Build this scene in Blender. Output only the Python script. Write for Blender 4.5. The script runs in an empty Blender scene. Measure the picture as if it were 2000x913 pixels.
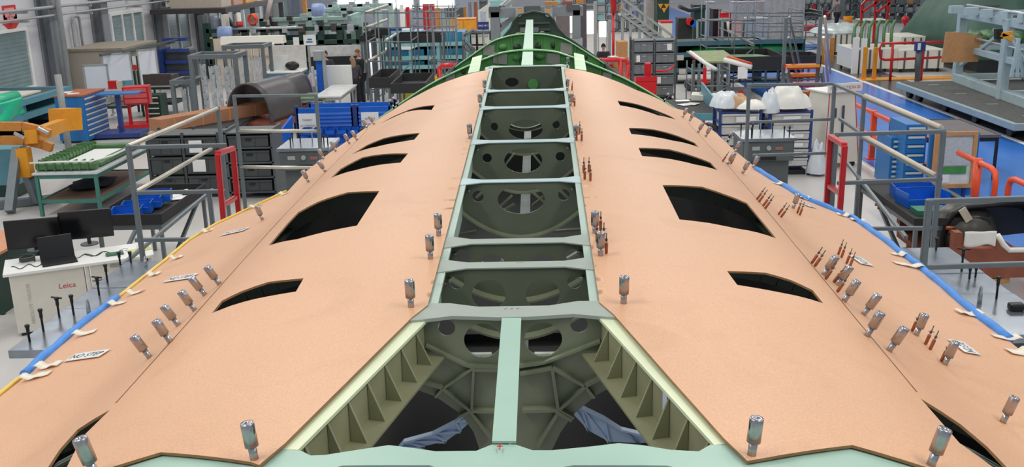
import bpy, math, random
from mathutils import Vector, Matrix, noise
from mathutils.geometry import delaunay_2d_cdt
random.seed(7)
SC = bpy.context.scene
COL = SC.collection
PI = math.pi
# ------------------------------------------------------------------ camera
FOC = 1931.0
def nrm(v): return Vector(v).normalized()
cY = nrm((42, -546.5, FOC))                 # world Y seen from the camera (x right, y down, z forward)
cD = Vector((178, 6843.5, FOC)).normalized()
cD = (cD - cY*cD.dot(cY)).normalized()
cU = -cD
cX = cY.cross(cU)
CAM = Vector((0.09, 0.0, 4.6))
def ray(px, py):
    d = Vector((px-1000, py-456.5, FOC))
    return Vector((cX.dot(d), cY.dot(d), cU.dot(d)))
def at(px, py, z=0.0):                      # point of the photo at height z
    r = ray(px, py); return CAM + r*((z-CAM.z)/r.z)
def atY(px, py, y):                         # point of the photo at distance y
    r = ray(px, py); return CAM + r*((y-CAM.y)/r.y)
def proj(p):
    q = Vector(p)-CAM; c = cX*q.x + cY*q.y + cU*q.z
    return 1000+FOC*c.x/c.z, 456.5+FOC*c.y/c.z
cam = bpy.data.cameras.new('camera'); co = bpy.data.objects.new('camera', cam); COL.objects.link(co)
cam.sensor_width = 36; cam.lens = 36*FOC/2000; cam.clip_end = 300
cr = Vector((cX.x, cY.x, cU.x)); cu = -Vector((cX.y, cY.y, cU.y)); cb = -Vector((cX.z, cY.z, cU.z))
m = Matrix((cr, cu, cb)).transposed().to_4x4(); m.translation = CAM
co.matrix_world = m
SC.camera = co
# ------------------------------------------------------------------ materials
MATS = {}
def lin(c): return tuple(((x/255)/12.92 if x/255 <= .04045 else ((x/255+.055)/1.055)**2.4) for x in c)
def mat(name, rgb, rough=.5, metal=0., var=.12, scale=6., bump=0., bscale=60., emit=0., alpha=1., coat=0., spec=.5):
    if name in MATS: return MATS[name]
    M = bpy.data.materials.new(name); M.use_nodes = True
    nt = M.node_tree; N = nt.nodes; L = nt.links; b = N['Principled BSDF']
    c = lin(rgb)
    tc = N.new('ShaderNodeTexCoord')
    nz = N.new('ShaderNodeTexNoise'); nz.inputs['Scale'].default_value = scale; nz.inputs['Detail'].default_value = 5
    L.new(tc.outputs['Object'], nz.inputs['Vector'])
    rp = N.new('ShaderNodeValToRGB')
    rp.color_ramp.elements[0].position = .3; rp.color_ramp.elements[1].position = .7
    rp.color_ramp.elements[0].color = tuple(x*(1-var) for x in c)+(1,)
    rp.color_ramp.elements[1].color = tuple(min(1, x*(1+var)) for x in c)+(1,)
    L.new(nz.outputs['Fac'], rp.inputs['Fac']); L.new(rp.outputs['Color'], b.inputs['Base Color'])
    b.inputs['Roughness'].default_value = rough; b.inputs['Metallic'].default_value = metal
    b.inputs['Specular IOR Level'].default_value = spec
    if coat: b.inputs['Coat Weight'].default_value = coat; b.inputs['Coat Roughness'].default_value = .08
    if emit:
        L.new(rp.outputs['Color'], b.inputs['Emission Color']); b.inputs['Emission Strength'].default_value = emit
    if alpha < 1: b.inputs['Alpha'].default_value = alpha
    if bump:
        n2 = N.new('ShaderNodeTexNoise'); n2.inputs['Scale'].default_value = bscale; n2.inputs['Detail'].default_value = 3
        L.new(tc.outputs['Object'], n2.inputs['Vector'])
        bp = N.new('ShaderNodeBump'); bp.inputs['Strength'].default_value = bump; bp.inputs['Distance'].default_value = .01
        L.new(n2.outputs['Fac'], bp.inputs['Height']); L.new(bp.outputs['Normal'], b.inputs['Normal'])
    MATS[name] = M
    return M
# ------------------------------------------------------------------ mesh builder
class MB:
    def __init__(s): s.v = []; s.f = []; s.sm = []; s.mi = []
    def add(s, vs, fs, smooth=False, mi=0):
        o = len(s.v); s.v += [Vector(v) for v in vs]
        for f in fs: s.f.append([i+o for i in f]); s.sm.append(smooth); s.mi.append(mi)
        return s
    def box(s, x0, x1, y0, y1, z0, z1, mi=0):
        vs = [(x, y, z) for z in (z0, z1) for y in (y0, y1) for x in (x0, x1)]
        return s.add(vs, [(0,2,3,1),(4,5,7,6),(0,1,5,4),(2,6,7,3),(0,4,6,2),(1,3,7,5)], mi=mi)
    def xbox(s, c, d, M, mi=0):             # box of dims d at c turned by the 3x3 M
        c = Vector(c); vs = [c+M@Vector((sx*d[0]/2, sy*d[1]/2, sz*d[2]/2)) for sz in (-1,1) for sy in (-1,1) for sx in (-1,1)]
        return s.add(vs, [(0,2,3,1),(4,5,7,6),(0,1,5,4),(2,6,7,3),(0,4,6,2),(1,3,7,5)], mi=mi)
    def bar(s, p, q, w, h=None, up=(0,0,1), mi=0):
        h = h or w; p = Vector(p); q = Vector(q); d = (q-p).normalized(); u = Vector(up)
        if abs(d.dot(u)) > .98: u = Vector((0,1,0))
        sd = d.cross(u).normalized(); u = sd.cross(d).normalized()
        vs = [a+sd*(i*w/2)+u*(j*h/2) for a in (p, q) for j in (-1,1) for i in (-1,1)]
        return s.add(vs, [(0,2,3,1),(4,5,7,6),(0,1,5,4),(2,6,7,3),(0,4,6,2),(1,3,7,5)], mi=mi)
    def lathe(s, p, ax, prof, n=16, mi=0):  # prof: (radius, height along ax)
        p = Vector(p); a = Vector(ax).normalized(); t = Vector((1,0,0)) if abs(a.x) < .9 else Vector((0,1,0))
        u = a.cross(t).normalized(); w = a.cross(u); vs = []
        for r, h in prof:
            for i in range(n):
                g = 2*PI*i/n; vs.append(p+a*h+(u*math.cos(g)+w*math.sin(g))*r)
        o = len(s.v); s.v += vs
        for k in range(len(prof)-1):
            for i in range(n):
                j = (i+1) % n
                s.f.append([o+k*n+i, o+k*n+j, o+(k+1)*n+j, o+(k+1)*n+i]); s.sm.append(True); s.mi.append(mi)
        if prof[0][0] > 1e-5: s.f.append([o+i for i in range(n)][::-1]); s.sm.append(False); s.mi.append(mi)
        if prof[-1][0] > 1e-5: s.f.append([o+(len(prof)-1)*n+i for i in range(n)]); s.sm.append(False); s.mi.append(mi)
        return s
    def cyl(s, p, q, r, r2=None, n=12, mi=0):
        p = Vector(p); q = Vector(q); return s.lathe(p, q-p, [(r, 0), (r if r2 is None else r2, (q-p).length)], n, mi)
    def tube(s, pts, r, n=8, mi=0):
        pts = [Vector(p) for p in pts]; o = len(s.v); k = len(pts); prev = None
        for i, p in enumerate(pts):
            d = (pts[min(i+1, k-1)]-pts[max(i-1, 0)]).normalized()
            u = prev if prev is not None else (Vector((0,0,1)) if abs(d.z) < .9 else Vector((1,0,0)))
            u = (u-d*u.dot(d)).normalized(); prev = u; w = d.cross(u)
            rr = r[i] if isinstance(r, (list, tuple)) else r
            for j in range(n):
                g = 2*PI*j/n; s.v.append(p+(u*math.cos(g)+w*math.sin(g))*rr)
        for i in range(k-1):
            for j in range(n):
                a = (j+1) % n
                s.f.append([o+i*n+j, o+i*n+a, o+(i+1)*n+a, o+(i+1)*n+j]); s.sm.append(True); s.mi.append(mi)
        s.f.append([o+j for j in range(n)][::-1]); s.f.append([o+(k-1)*n+j for j in range(n)]); s.sm += [False]*2; s.mi += [mi]*2
        return s
    def prism(s, poly, vec, mi=0):          # poly: 3D ring, extruded along vec
        n = len(poly); vec = Vector(vec); vs = [Vector(p) for p in poly]+[Vector(p)+vec for p in poly]
        return s.add(vs, [list(range(n))[::-1], list(range(n, 2*n))]+[(i, (i+1) % n, n+(i+1) % n, n+i) for i in range(n)], mi=mi)
    def grid(s, fn, nu, nv, smooth=True, mi=0, wrap=False):
        vs = [fn(i/nu, j/nv) for j in range(nv+1) for i in range(nu+1)]
        return s.add(vs, [(j*(nu+1)+i, j*(nu+1)+i+1, (j+1)*(nu+1)+i+1, (j+1)*(nu+1)+i) for j in range(nv) for i in range(nu)], smooth, mi)
    def blob(s, c, d, n=10, mi=0, rough=0., seed=0):
        c = Vector(c); vs = []; m = n*2
        for j in range(n+1):
            t = PI*j/n
            for i in range(m):
                g = 2*PI*i/m; q = Vector((math.sin(t)*math.cos(g), math.sin(t)*math.sin(g), math.cos(t)))
                k = 1+rough*noise.noise(q*2.2+Vector((seed, seed*1.7, 0)))
                vs.append(c+Vector((q.x*d[0]*k, q.y*d[1]*k, q.z*d[2]*k)))
        return s.add(vs, [(j*m+i, (j+1)*m+i, (j+1)*m+(i+1) % m, j*m+(i+1) % m) for j in range(n) for i in range(m)], True, mi)
    def build(s, name, mats, parent=None, loc=None, bevel=0., seg=2):
        if not isinstance(mats, (list, tuple)): mats = [mats]
        me = bpy.data.meshes.new(name)
        off = Vector(loc) if loc is not None else Vector((0,0,0))
        me.from_pydata([v-off for v in s.v], [], s.f)
        for i, p in enumerate(me.polygons): p.use_smooth = s.sm[i]; p.material_index = s.mi[i]
        for mm in mats: me.materials.append(mm)
        me.update()
        o = bpy.data.objects.new(name, me); COL.objects.link(o); o.location = off
        if parent is not None: o.parent = parent
        if bevel:
            md = o.modifiers.new('bevel', 'BEVEL'); md.width = bevel; md.segments = seg; md.limit_method = 'ANGLE'
        return o
def tag(o, label, cat, group=None, kind=None):
    if label: o['label'] = label
    if cat: o['category'] = cat
    if group: o['group'] = group
    if kind: o['kind'] = kind
    return o
def thing(name, label, cat, loc=(0,0,0), rz=0., group=None):
    o = bpy.data.objects.new(name, None); COL.objects.link(o); o.empty_display_size = .1
    o.location = loc; o.rotation_euler = (0, 0, rz)
    return tag(o, label, cat, group)
def wpart(mb, name, m, t, **k):             # part built in world coordinates under an unrotated thing
    off = Vector(t.location); p = t.parent
    while p is not None: off = off+Vector(p.location); p = p.parent
    mb.v = [v-off for v in mb.v]
    return mb.build(name, m, t, **k)
def single(mb, name, m, label, cat, group=None, kind=None, base=None, **k):
    if base is None:
        xs = [v.x for v in mb.v]; ys = [v.y for v in mb.v]; zs = [v.z for v in mb.v]
        base = ((min(xs)+max(xs))/2, (min(ys)+max(ys))/2, min(zs))
    return tag(mb.build(name, m, None, loc=base, **k), label, cat, group, kind)
def dup(root, loc, rz=None, label=None, group=None):
    r = root.copy(); COL.objects.link(r); r.location = loc
    if rz is not None: r.rotation_euler = (0, 0, rz)
    if label: r['label'] = label
    if group: r['group'] = group
    for ch in list(root.children):
        c = ch.copy(); COL.objects.link(c); c.parent = r
        for g in list(ch.children):
            d = g.copy(); COL.objects.link(d); d.parent = c
    return r
ORD = ['first','second','third','fourth','fifth','sixth','seventh','eighth','ninth','tenth','eleventh','twelfth','thirteenth','fourteenth','fifteenth','sixteenth']
def inside(p, poly):
    x, y = p; r = False; n = len(poly); j = n-1
    for i in range(n):
        a, b = poly[i], poly[j]
        if (a[1] > y) != (b[1] > y) and x < (b[0]-a[0])*(y-a[1])/(b[1]-a[1])+a[0]: r = not r
        j = i
    return r
def subdiv(poly, d):
    out = []; n = len(poly)
    for i in range(n):
        a = Vector(poly[i]); b = Vector(poly[(i+1) % n]); k = max(1, int((b-a).length/d+.5))
        out += [a+(b-a)*(j/k) for j in range(k)]
    return out
def sheet(outline, holes, fn, thick, step=0., edge=.07, nfn=None, mb=None, rim=1, top_mi=0):
    """2D outline with holes -> thick sheet; fn(u,v)->point, nfn(u,v)->unit normal"""
    loops = [subdiv(outline, edge)]+[subdiv(h, edge) for h in holes]
    pts = []; ed = []
    for lp in loops:
        o = len(pts); pts += [Vector(p) for p in lp]; ed += [(o+i, o+(i+1) % len(lp)) for i in range(len(lp))]
    if step:
        xs = [p.x for p in loops[0]]; ys = [p.y for p in loops[0]]
        for i in range(int((max(xs)-min(xs))/step)+1):
            for j in range(int((max(ys)-min(ys))/step)+1):
                q = (min(xs)+(i+.5)*step, min(ys)+(j+.5)*step)
                if inside(q, loops[0]) and not any(inside(q, h) for h in loops[1:]):
                    pts.append(Vector(q))
    V, E, F, *_ = delaunay_2d_cdt(pts, ed, [], 0, 1e-6)
    fs = []
    for f in F:
        c = sum((V[i] for i in f), Vector((0, 0)))/len(f)
        if inside(c, loops[0]) and not any(inside(c, h) for h in loops[1:]): fs.append(list(f))
    mb = mb or MB(); n = len(V); o = len(mb.v)
    top = [Vector(fn(p.x, p.y)) for p in V]; nr = [Vector(nfn(p.x, p.y)) for p in V]
    mb.v += top+[t-k*thick for t, k in zip(top, nr)]
    f0 = fs[0]; up = (top[f0[1]]-top[f0[0]]).cross(top[f0[2]]-top[f0[0]]).dot(nr[f0[0]]) > 0
    cnt = {}
    for f in fs:
        if not up: f = f[::-1]
        mb.f.append([i+o for i in f]); mb.sm.append(True); mb.mi.append(top_mi)
        mb.f.append([i+o+n for i in f[::-1]]); mb.sm.append(True); mb.mi.append(rim)
        for i in range(len(f)):
            a, b = f[i], f[(i+1) % len(f)]
            if (b, a) in cnt: del cnt[(b, a)]
            else: cnt[(a, b)] = 1
    m0 = len(mb.v)
    for a, b in cnt:                         # own verts so that the rim shades flat
        k = len(mb.v); mb.v += [mb.v[o+a].copy(), mb.v[o+b].copy(), mb.v[o+b+n].copy(), mb.v[o+a+n].copy()]
        mb.f.append([k, k+3, k+2, k+1]); mb.sm.append(False); mb.mi.append(rim)
    return mb
# ------------------------------------------------------------------ the aircraft skin shape
ZR = 3.46
KN = (.3, 1.0, 1.2, 1.35, 1.45, 1.65, 2.8)
GF = (0, .22, .48, .70, .68, .24, .30)      # slopes of the section near the front bar
GB = (0, .47, .50, .55, .56, .46, .40)      # slopes near the rear end of the panels
def A(s, y):
    s = abs(s)
    if s <= .3: return 0.
    w = min(1, max(0, (y-4)/6.)); w = w*w*(3-2*w); a = 0.
    e = 1+max(0, y-10.2)*.10                 # the green arches aft are rounder
    for i in range(len(KN)-1):
        g0 = GF[i]+(GB[i]-GF[i])*w; g1 = GF[i+1]+(GB[i+1]-GF[i+1])*w
        t = min(s, KN[i+1])-KN[i]
        if t <= 0: break
        a += g0*t+(g1-g0)*t*t/(2*(KN[i+1]-KN[i]))
    if s > KN[-1]: a += .3*(s-KN[-1])
    return a*e
def S(x, y): return ZR-A(x, y)
def Sp(x, y): return (x, y, S(x, y))
def Sn(x, y):
    e = .01; return Vector((-(S(x+e, y)-S(x-e, y))/(2*e), -(S(x, y+e)-S(x, y-e))/(2*e), 1)).normalized()
def hit(px, py):
    r = ray(px, py); best = None; py0 = None
    y = 1.2; g0 = None
    while y < 14:
        p = CAM+r*(y/r.y); g = p.z-S(p.x, p.y)
        if best is None or g < best[0]: best = (g, p)
        if g < 0:
            a, b = y-.05, y
            for _ in range(30):
                c = (a+b)/2; p = CAM+r*(c/r.y)
                if p.z-S(p.x, p.y) < 0: b = c
                else: a = c
            return p
        y += .05
    return best[1]
def H2(l): return [hit(*p).xy for p in l]
# ------------------------------------------------------------------ materials of the aircraft
def skin_mat():
    M = mat('peach_primer', (231, 181, 144), rough=.42, var=.035, scale=1.3, bump=.03, bscale=420, spec=.25)
    nt = M.node_tree; N = nt.nodes; L = nt.links; b = N['Principled BSDF']; rp = [n for n in N if n.type == 'VALTORGB'][0]
    tc = [n for n in N if n.type == 'TEX_COORD'][0]
    sp = N.new('ShaderNodeTexNoise'); sp.inputs['Scale'].default_value = 170; sp.inputs['Detail'].default_value = 2
    sm = N.new('ShaderNodeTexNoise'); sm.inputs['Scale'].default_value = 2.4; sm.inputs['Detail'].default_value = 7; sm.inputs['Distortion'].default_value = 1.2
    L.new(tc.outputs['Object'], sp.inputs['Vector']); L.new(tc.outputs['Object'], sm.inputs['Vector'])
    r1 = N.new('ShaderNodeValToRGB'); r1.color_ramp.elements[0].position = .3; r1.color_ramp.elements[1].position = .72
    r1.color_ramp.elements[0].color = (.84, .82, .80, 1); r1.color_ramp.elements[1].color = (1, 1, 1, 1)
    L.new(sp.outputs['Fac'], r1.inputs['Fac'])
    r2 = N.new('ShaderNodeValToRGB'); r2.color_ramp.elements[0].position = .24; r2.color_ramp.elements[1].position = .44
    r2.color_ramp.elements[0].color = (.90, .89, .88, 1); r2.color_ramp.elements[1].color = (1, 1, 1, 1)
    L.new(sm.outputs['Fac'], r2.inputs['Fac'])
    c = rp.outputs['Color']
    for r in (r1, r2):
        mx = N.new('ShaderNodeMix'); mx.data_type = 'RGBA'; mx.blend_type = 'MULTIPLY'; mx.inputs[0].default_value = 1
        L.new(c, mx.inputs[6]); L.new(r.outputs['Color'], mx.inputs[7]); c = mx.outputs[2]
    L.new(c, b.inputs['Base Color'])
    return M
SKIN = skin_mat()
RIM = mat('panel_edge_brown', (150, 112, 72), .6, var=.15, scale=20)
SEAM = mat('seam_dark', (120, 92, 74), .8)
BAR = mat('grey_green_primer', (172, 194, 181), .45, var=.05, scale=3)
BARN = mat('sage_primer', (164, 196, 180), .45, var=.05, scale=4)
BARG = mat('grey_primer', (160, 170, 160), .5, var=.05, scale=4)
BARB = mat('pale_blue_primer', (186, 208, 210), .42, var=.04, scale=4)
PYL = mat('pylon_primer', (126, 132, 110), .45, var=.08, scale=5)
CREAM = mat('pale_green_primer', (224, 232, 196), .45, var=.05, scale=5)
WEB = mat('olive_primer', (98, 106, 88), .42, var=.12, scale=5, spec=.5)
WEBD = mat('dark_olive', (62, 72, 58), .45, var=.15, scale=4)
GRNF = mat('light_green_primer', (150, 214, 150), .4, var=.05)
GRNW = mat('green_primer', (90, 154, 84), .45, var=.14, scale=4)
PATCH = mat('grey_doubler', (150, 152, 140), .5, var=.1)
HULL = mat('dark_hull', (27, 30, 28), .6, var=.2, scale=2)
BLUEP = mat('blue_primer', (200, 222, 255), .45, var=.06, scale=5)
STEEL = mat('turned_steel', (176, 174, 178), .26, 1., var=.12, scale=30)
COPPER = mat('copper_lacquer', (158, 98, 72), .38, .55, var=.2, scale=40)
DSTEEL = mat('dark_steel', (96, 92, 90), .35, .9, var=.1)
YELL = mat('yellow_trim', (238, 204, 92), .5, var=.05)
BLUF = mat('blue_foam', (74, 142, 224), .6, var=.1, scale=18)
TAPE = mat('masking_tape', (236, 230, 212), .6, var=.05)
WHITE = mat('white_paper', (232, 232, 230), .6, var=.03)
INK = mat('black_ink', (44, 46, 56), .6)
RED = mat('red_ink', (200, 46, 46), .6)
# ------------------------------------------------------------------ the two skin panels
WIN_L = [
 [(849,205.5),(843,215),(793,219),(741,243),(765,229),(800,214)],
 [(687,302),(716,284),(750,270),(780,264),(820,260),(809,273),(780,278),(735,287)],
 [(646,348),(665,330),(707,308),(750,301),(797,300),(782,318),(736,323),(693,333)],
 [(525,480),(562,436),(582,415),(622,394),(679,376),(741,373.5),(697,441),(636,453),(579,468)],
 [(414,612),(433,588),(470,570),(525,551),(593,544),(578,570),(500,584),(450,598)],
 [(215,801),(151,840),(117,878),(94,913),(80,945),(120,935),(161,854)]]
WIN_R = [
 [(1206,197),(1251,205.5),(1285,217),(1311,228),(1321,234),(1285,225.5),(1211,206)],
 [(1228,250),(1277,253),(1322,265),(1357,279.5),(1365,288),(1314,275),(1233,262)],
 [(1247,289),(1308,292),(1354,305),(1388,318),(1402,333),(1359,322),(1310,311),(1254,305)],
 [(1294,362),(1371,365),(1414,379),(1459,397),(1516,466),(1440,447),(1385,436),(1327,429)],
 [(1420,530),(1495,533),(1545,547.5),(1587,567),(1608,593),(1530,573),(1440,557)],
 [(1798,779),(1877,830),(1929,874),(1966,913),(1990,945),(1962,940),(1939,913),(1874,866)]]
def hw(y): return .287+(y-3.15)*.0135          # half width of the open strip along the ridge
L_BACK = [(885,155),(845,171),(797,196),(766,216)]
L_SIDE = [(750,226),(716,248),(642,300),(599,334),(562,374),(502,402),(425,438),(372,470),(324,511),(231,585),(149,648),(52,734),(0,775)]
R_BACK = [(1194,155),(1245,177),(1291,196)]
R_SIDE = [(1336,216),(1376,242),(1399,260),(1428,288),(1473,325),(1527,364),(1563,386),(1624,411),(1663,427),(1718,466),(1766,503),(1800,529),(1907,621),(1968,664)]
LS = H2(L_SIDE); RS = H2(R_SIDE)
oL = [Vector((-hw(y)-.004, y)) for y in (10.3, 8, 6, 4.5, 3.16)]+H2([(803,622),(680,744),(557,866),(506,909),(490,903),(314,884),(219,913)])+[Vector((-1.5,2.02)), Vector((-2.05,1.9))]+[Vector((-2.05,3.0))]+LS[::-1]+H2(L_BACK)[::-1]
oR = [Vector((hw(y)+.004, y)) for y in (10.3, 8, 6, 4.5, 3.16)]+H2([(1199,615),(1306,736),(1414,857),(1460,901),(1500,894),(1665,870),(1809,913)])+[Vector((1.5,2.02)), Vector((2.09,1.9))]+[Vector((2.09,3.2))]+RS[::-1]+[Vector((1.5,10.2))]+H2(R_BACK)[::-1]
for nm, o, w, sd, pl in (('left', oL, WIN_L, -1, 'with yellow and blue edge trim towards the monitor desk'), ('right', oR, WIN_R, 1, 'with all blue edge trim towards the blue aisle')):
    mb = sheet(o, [H2(k) for k in w], Sp, .008, step=.06, edge=.05, nfn=Sn)
    t = thing('fuselage_skin', f'peach fuselage skin panel {pl}', 'aircraft panel', (sd*1.2, 6, 3.3), 0, 'peach fuselage skin panels')
    wpart(mb, 'panel_sheet', [SKIN, RIM], t)
    def line(l, r=.0022):
        p = [Vector(Sp(*q)) for q in subdiv_open(l, .08)]
        return MB().tube(p, r, 5)
    def subdiv_open(l, d):
        out = []
        for a, b in zip(l, l[1:]):
            a = Vector(a); b = Vector(b); k = max(1, int((b-a).length/d)); out += [a+(b-a)*(i/k) for i in range(k)]
        return out+[Vector(l[-1])]
    for l in ([(sd*1.215, 2.75), (sd*1.235, 3.4), (sd*1.28, 4.5), (sd*1.45, 7.0), (sd*1.52, 9.3)], ):
        wpart(line(l), 'seam', SEAM, t)
# edge trims
def along(pix, d=.06, lift=.0, out=.012):
    pts = H2(pix); q = []
    for a, b in zip(pts, pts[1:]):
        k = max(1, int((b-a).length/d)); q += [a+(b-a)*(i/k) for i in range(k)]
    q.append(pts[-1])
    sg = -1 if q[0].x < 0 else 1
    return [Vector((p.x+sg*out, p.y, S(p.x, p.y)+lift)) for p in q]
def trim(pix, r, m, name, label, wob=.0):
    p = along(pix, lift=.002)
    for i, v in enumerate(p):
        v.z += wob*math.sin(i*1.7); v.x += wob*math.sin(i*.9)
    c = p[len(p)//2]
    return single(MB().tube(p, r, 8), name, m, label, 'edge trim', 'edge trims on the panel rims', base=c)
trim(L_SIDE[4:9]+[(236,581)], .0095, YELL, 'edge_trim', 'thin yellow edge strip on left panel rim beside the red gate')
trim([(55,731),(0,775),(-60,830)], .0095, YELL, 'edge_trim', 'thin yellow edge strip at the near left corner of the picture')
trim([(233,583),(149,648),(52,734)], .021, BLUF, 'edge_trim', 'thick blue foam edge tube on left panel beside the steel slab', .003)
trim([(1473,331)]+R_SIDE[5:14], .022, BLUF, 'edge_trim', 'long thick blue foam edge tube along the right panel rim', .003)
# masking tape tabs over the trims
def tab(px, py, ln, dirx, diry, label, w=.052):
    ln *= .72
    h = hit(px, py); d = Vector((dirx, diry, 0)).normalized(); sd = Vector((-d.y, d.x, 0)); mb = MB()
    n = 9; vs = []
    for i in range(n+1):
        t = i/n; c = Vector((h.x, h.y, 0))+d*(ln*(t-.12)); lift = .029*max(0, 1-abs(t-.05)*3.2)+.004+.012*math.sin(t*7+px)*t
        for k in (-1, 1):
            q = c+sd*(k*w/2*(1-.35*t*(px % 3 > 1))); x = q.x
            vs.append(Vector((q.x, q.y, S(q.x, q.y)+max(.006, lift))))
    vs2 = [v+Vector((0, 0, .0012)) for v in vs]; N = len(vs)
    fs = []
    for i in range(n):
        a = 2*i; fs += [(a, a+1, a+3, a+2), (N+a, N+a+2, N+a+3, N+a+1)]
    fs += [(0, N, N+1, 1), (2*n, 2*n+1, N+2*n+1, N+2*n)]
    for i in range(n):
        a = 2*i; fs += [(a, a+2, N+a+2, N+a), (a+1, N+a+1, N+a+3, a+3)]
    mb.add(vs+vs2, fs, True)
    single(mb, 'tape_tab', TAPE, label, 'tape', 'masking tape tabs on the trims', base=h)
lt = [(548,383,.10),(490,409,.12),(398,456,.10),(336,509,.10),(292,541,.10),(252,578,.12),(218,599,.12),(150,659,.14),(78,722,.15),(48,745,.17)]
for i, (x, y, l) in enumerate(lt):
    tab(x, y, l, 1, .08 if i % 2 else -.1, f'off white masking tape tab on left panel rim, {ORD[len(lt)-1-i]} counted from the camera')
rt = [(1526,363,.10),(1579,392,.10),(1655,425,.12),(1686,437,.13),(1763,502,.11),(1795,526,.22),(1912,619,.18),(1985,668,.17),(2004,694,.14)]
for i, (x, y, l) in enumerate(rt):
    tab(x, y, l, -1, -.05 if i % 2 else -.22, f'off white masking tape tab on right panel rim, {ORD[len(rt)-1-i]} counted from the camera', .055)
# lettering
def text(s, width, origin, u, v, n, m, name, parent, height=None, align='C', world=True):
    cu_ = bpy.data.curves.new('txt', 'FONT'); cu_.body = s; cu_.size = 1; cu_.align_x = 'LEFT'
    ob = bpy.data.objects.new('txt', cu_); COL.objects.link(ob)
    bpy.context.view_layer.update()
    me = bpy.data.meshes.new_from_object(ob.evaluated_get(bpy.context.evaluated_depsgraph_get()))
    bpy.data.objects.remove(ob); bpy.data.curves.remove(cu_)
    xs = [q.co.x for q in me.vertices]; ys = [q.co.y for q in me.vertices]
    w = max(xs)-min(xs); h = max(ys)-min(ys); k = width/w; ky = height/h if height else k
    mb = MB(); o = Vector(origin); u = Vector(u).normalized(); v = Vector(v).normalized(); n = Vector(n).normalized()
    vs = [o+u*((q.co.x-min(xs)-w/2)*k)+v*((q.co.y-min(ys)-h/2)*ky)+n*.0012 for q in me.vertices]
    mb.add(vs, [list(p.vertices) for p in me.polygons]); bpy.data.meshes.remove(me)
    return wpart(mb, name, m, parent)
def nostep(a, b, label, wd=.04):
    A_ = hit(*a); B_ = hit(*b); c2 = (A_+B_)/2; n = Sn(c2.x, c2.y); u = (B_-A_).normalized(); u = (u-n*u.dot(n)).normalized(); v = n.cross(u)
    L_ = (B_-A_).length; c = Vector(Sp(c2.x, c2.y))+n*.003
    t = thing('warning_label', label, 'sticker', c, 0, 'white step warning stickers')
    def on(a_, b_, e): q = c+u*a_+v*b_; return Vector((q.x, q.y, S(q.x, q.y)+e))
    mb = MB(); mb.grid(lambda a_, b_: on((a_-.5)*L_, (b_-.5)*wd, .006), 8, 3)
    pp = wpart(mb, 'paper', WHITE, t); md = pp.modifiers.new('t', 'SOLIDIFY'); md.thickness = .001; md.offset = 1
    tx_ = text('NO STEP', L_*.84, c, u, v, n, INK, 'lettering', t, height=wd*.5)
    for q in tx_.data.vertices: w_ = q.co+c; q.co.z = S(w_.x, w_.y)+.0082-c.z
nostep((136,702),(206,692), 'white NO STEP sticker on left panel nearest the camera', .075)
nostep((327,549),(380,541), 'white NO STEP sticker on left panel beside the row of six steel pins', .075)
nostep((437,459),(482,449), 'white NO STEP sticker on left panel below the red gate', .075)
nostep((1900,694),(1866,668), 'white NO STEP sticker on right panel nearest the camera', .075)
nostep((1694,520),(1670,503), 'white NO STEP sticker on right panel beside two pairs of copper fasteners', .075)
nostep((1588,407),(1566,397), 'white NO STEP sticker on right panel furthest from the camera', .075)
# ------------------------------------------------------------------ pins and clamps standing on the skin
def pin_proto():
    r = thing('tooling_pin', '', 'pin')
    MB().lathe((0,0,-.012), (0,0,1), [(.0105,0),(.0105,.05)], 18).build('shank', STEEL, r)
    MB().lathe((0,0,.034), (0,0,1), [(.0105,0),(.0168,.0005),(.0168,.059),(.0155,.062),(.006,.062),(.004,.059),(0,.059)], 22).build('head', STEEL, r)
    return r
def clamp_proto():
    r = thing('sheet_fastener', '', 'fastener')
    MB().lathe((0,0,-.006), (0,0,1), [(.004,0),(.004,.008),(.0066,.010),(.0068,.048),(.005,.052),(.0,.053)], 12).build('body', COPPER, r)
    MB().lathe((0,0,.05), (0,0,1), [(.0045,0),(.0048,.010),(.0022,.013),(.0022,.034),(0,.036)], 10).bar((-.010,0,.056), (.010,.003,.060), .005, .0015).build('plunger', DSTEEL, r)
    return r
PP = pin_proto(); CP = clamp_proto(); used = set()
def stand(proto, px, py, label, group, upright=None, rot=0, scale=1):
    h = hit(px, py); n = Sn(h.x, h.y)
    if proto not in used: used.add(proto); o = proto; o['label'] = label; o['group'] = group
    else: o = dup(proto, (0,0,0), None, label, group)
    o.location = h
    o.rotation_euler = (n.to_track_quat('Z', 'Y').to_matrix() @ Matrix.Rotation(rot, 3, 'Z')).to_euler()
    o.scale = (scale,)*3
PINS = [
 ('on left panel beside the open centre strip', [(497,897),(803,600),(841,506),(857,461),(918,271),(938,208),(947,178)]),
 ('on right panel beside the open centre strip', [(1468,889),(1218,593),(1173,500),(1162,456),(1125,274),(1114,207),(1108,176),(1108,130)]),
 ('in the left seam row', [(293,699),(333,669),(349,636),(381,607),(401,577),(429,556),(603,356),(636,336)]),
 ('on the far left rim', [(632,311),(656,296),(683,281),(698,274),(717,250),(731,243),(769,210),(776,205)]),
 ('in the right seam row', [(1736,686),(1693,657),(1686,615),(1648,589),(1634,557),(1608,538),(1450,339),(1421,321)]),
 ('on the far right rim', [(1471,328),(1436,297),(1422,276),(1378,267),(1363,259),(1347,236),(1333,229),(1298,197)]),
 ('out on the right flange', [(1958,826),(1845,713),(1789,656),(1549,407)]),
]
SCL = {0: 1.0, 1: 1.0}
for gi, (w, l) in enumerate(PINS):
    for i, (x, y) in enumerate(l):
        stand(PP, x, y, f'steel pin {w}, {ORD[i]} from the camera', 'steel tooling pins on the skin', rot=i, scale=1.0)
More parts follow.
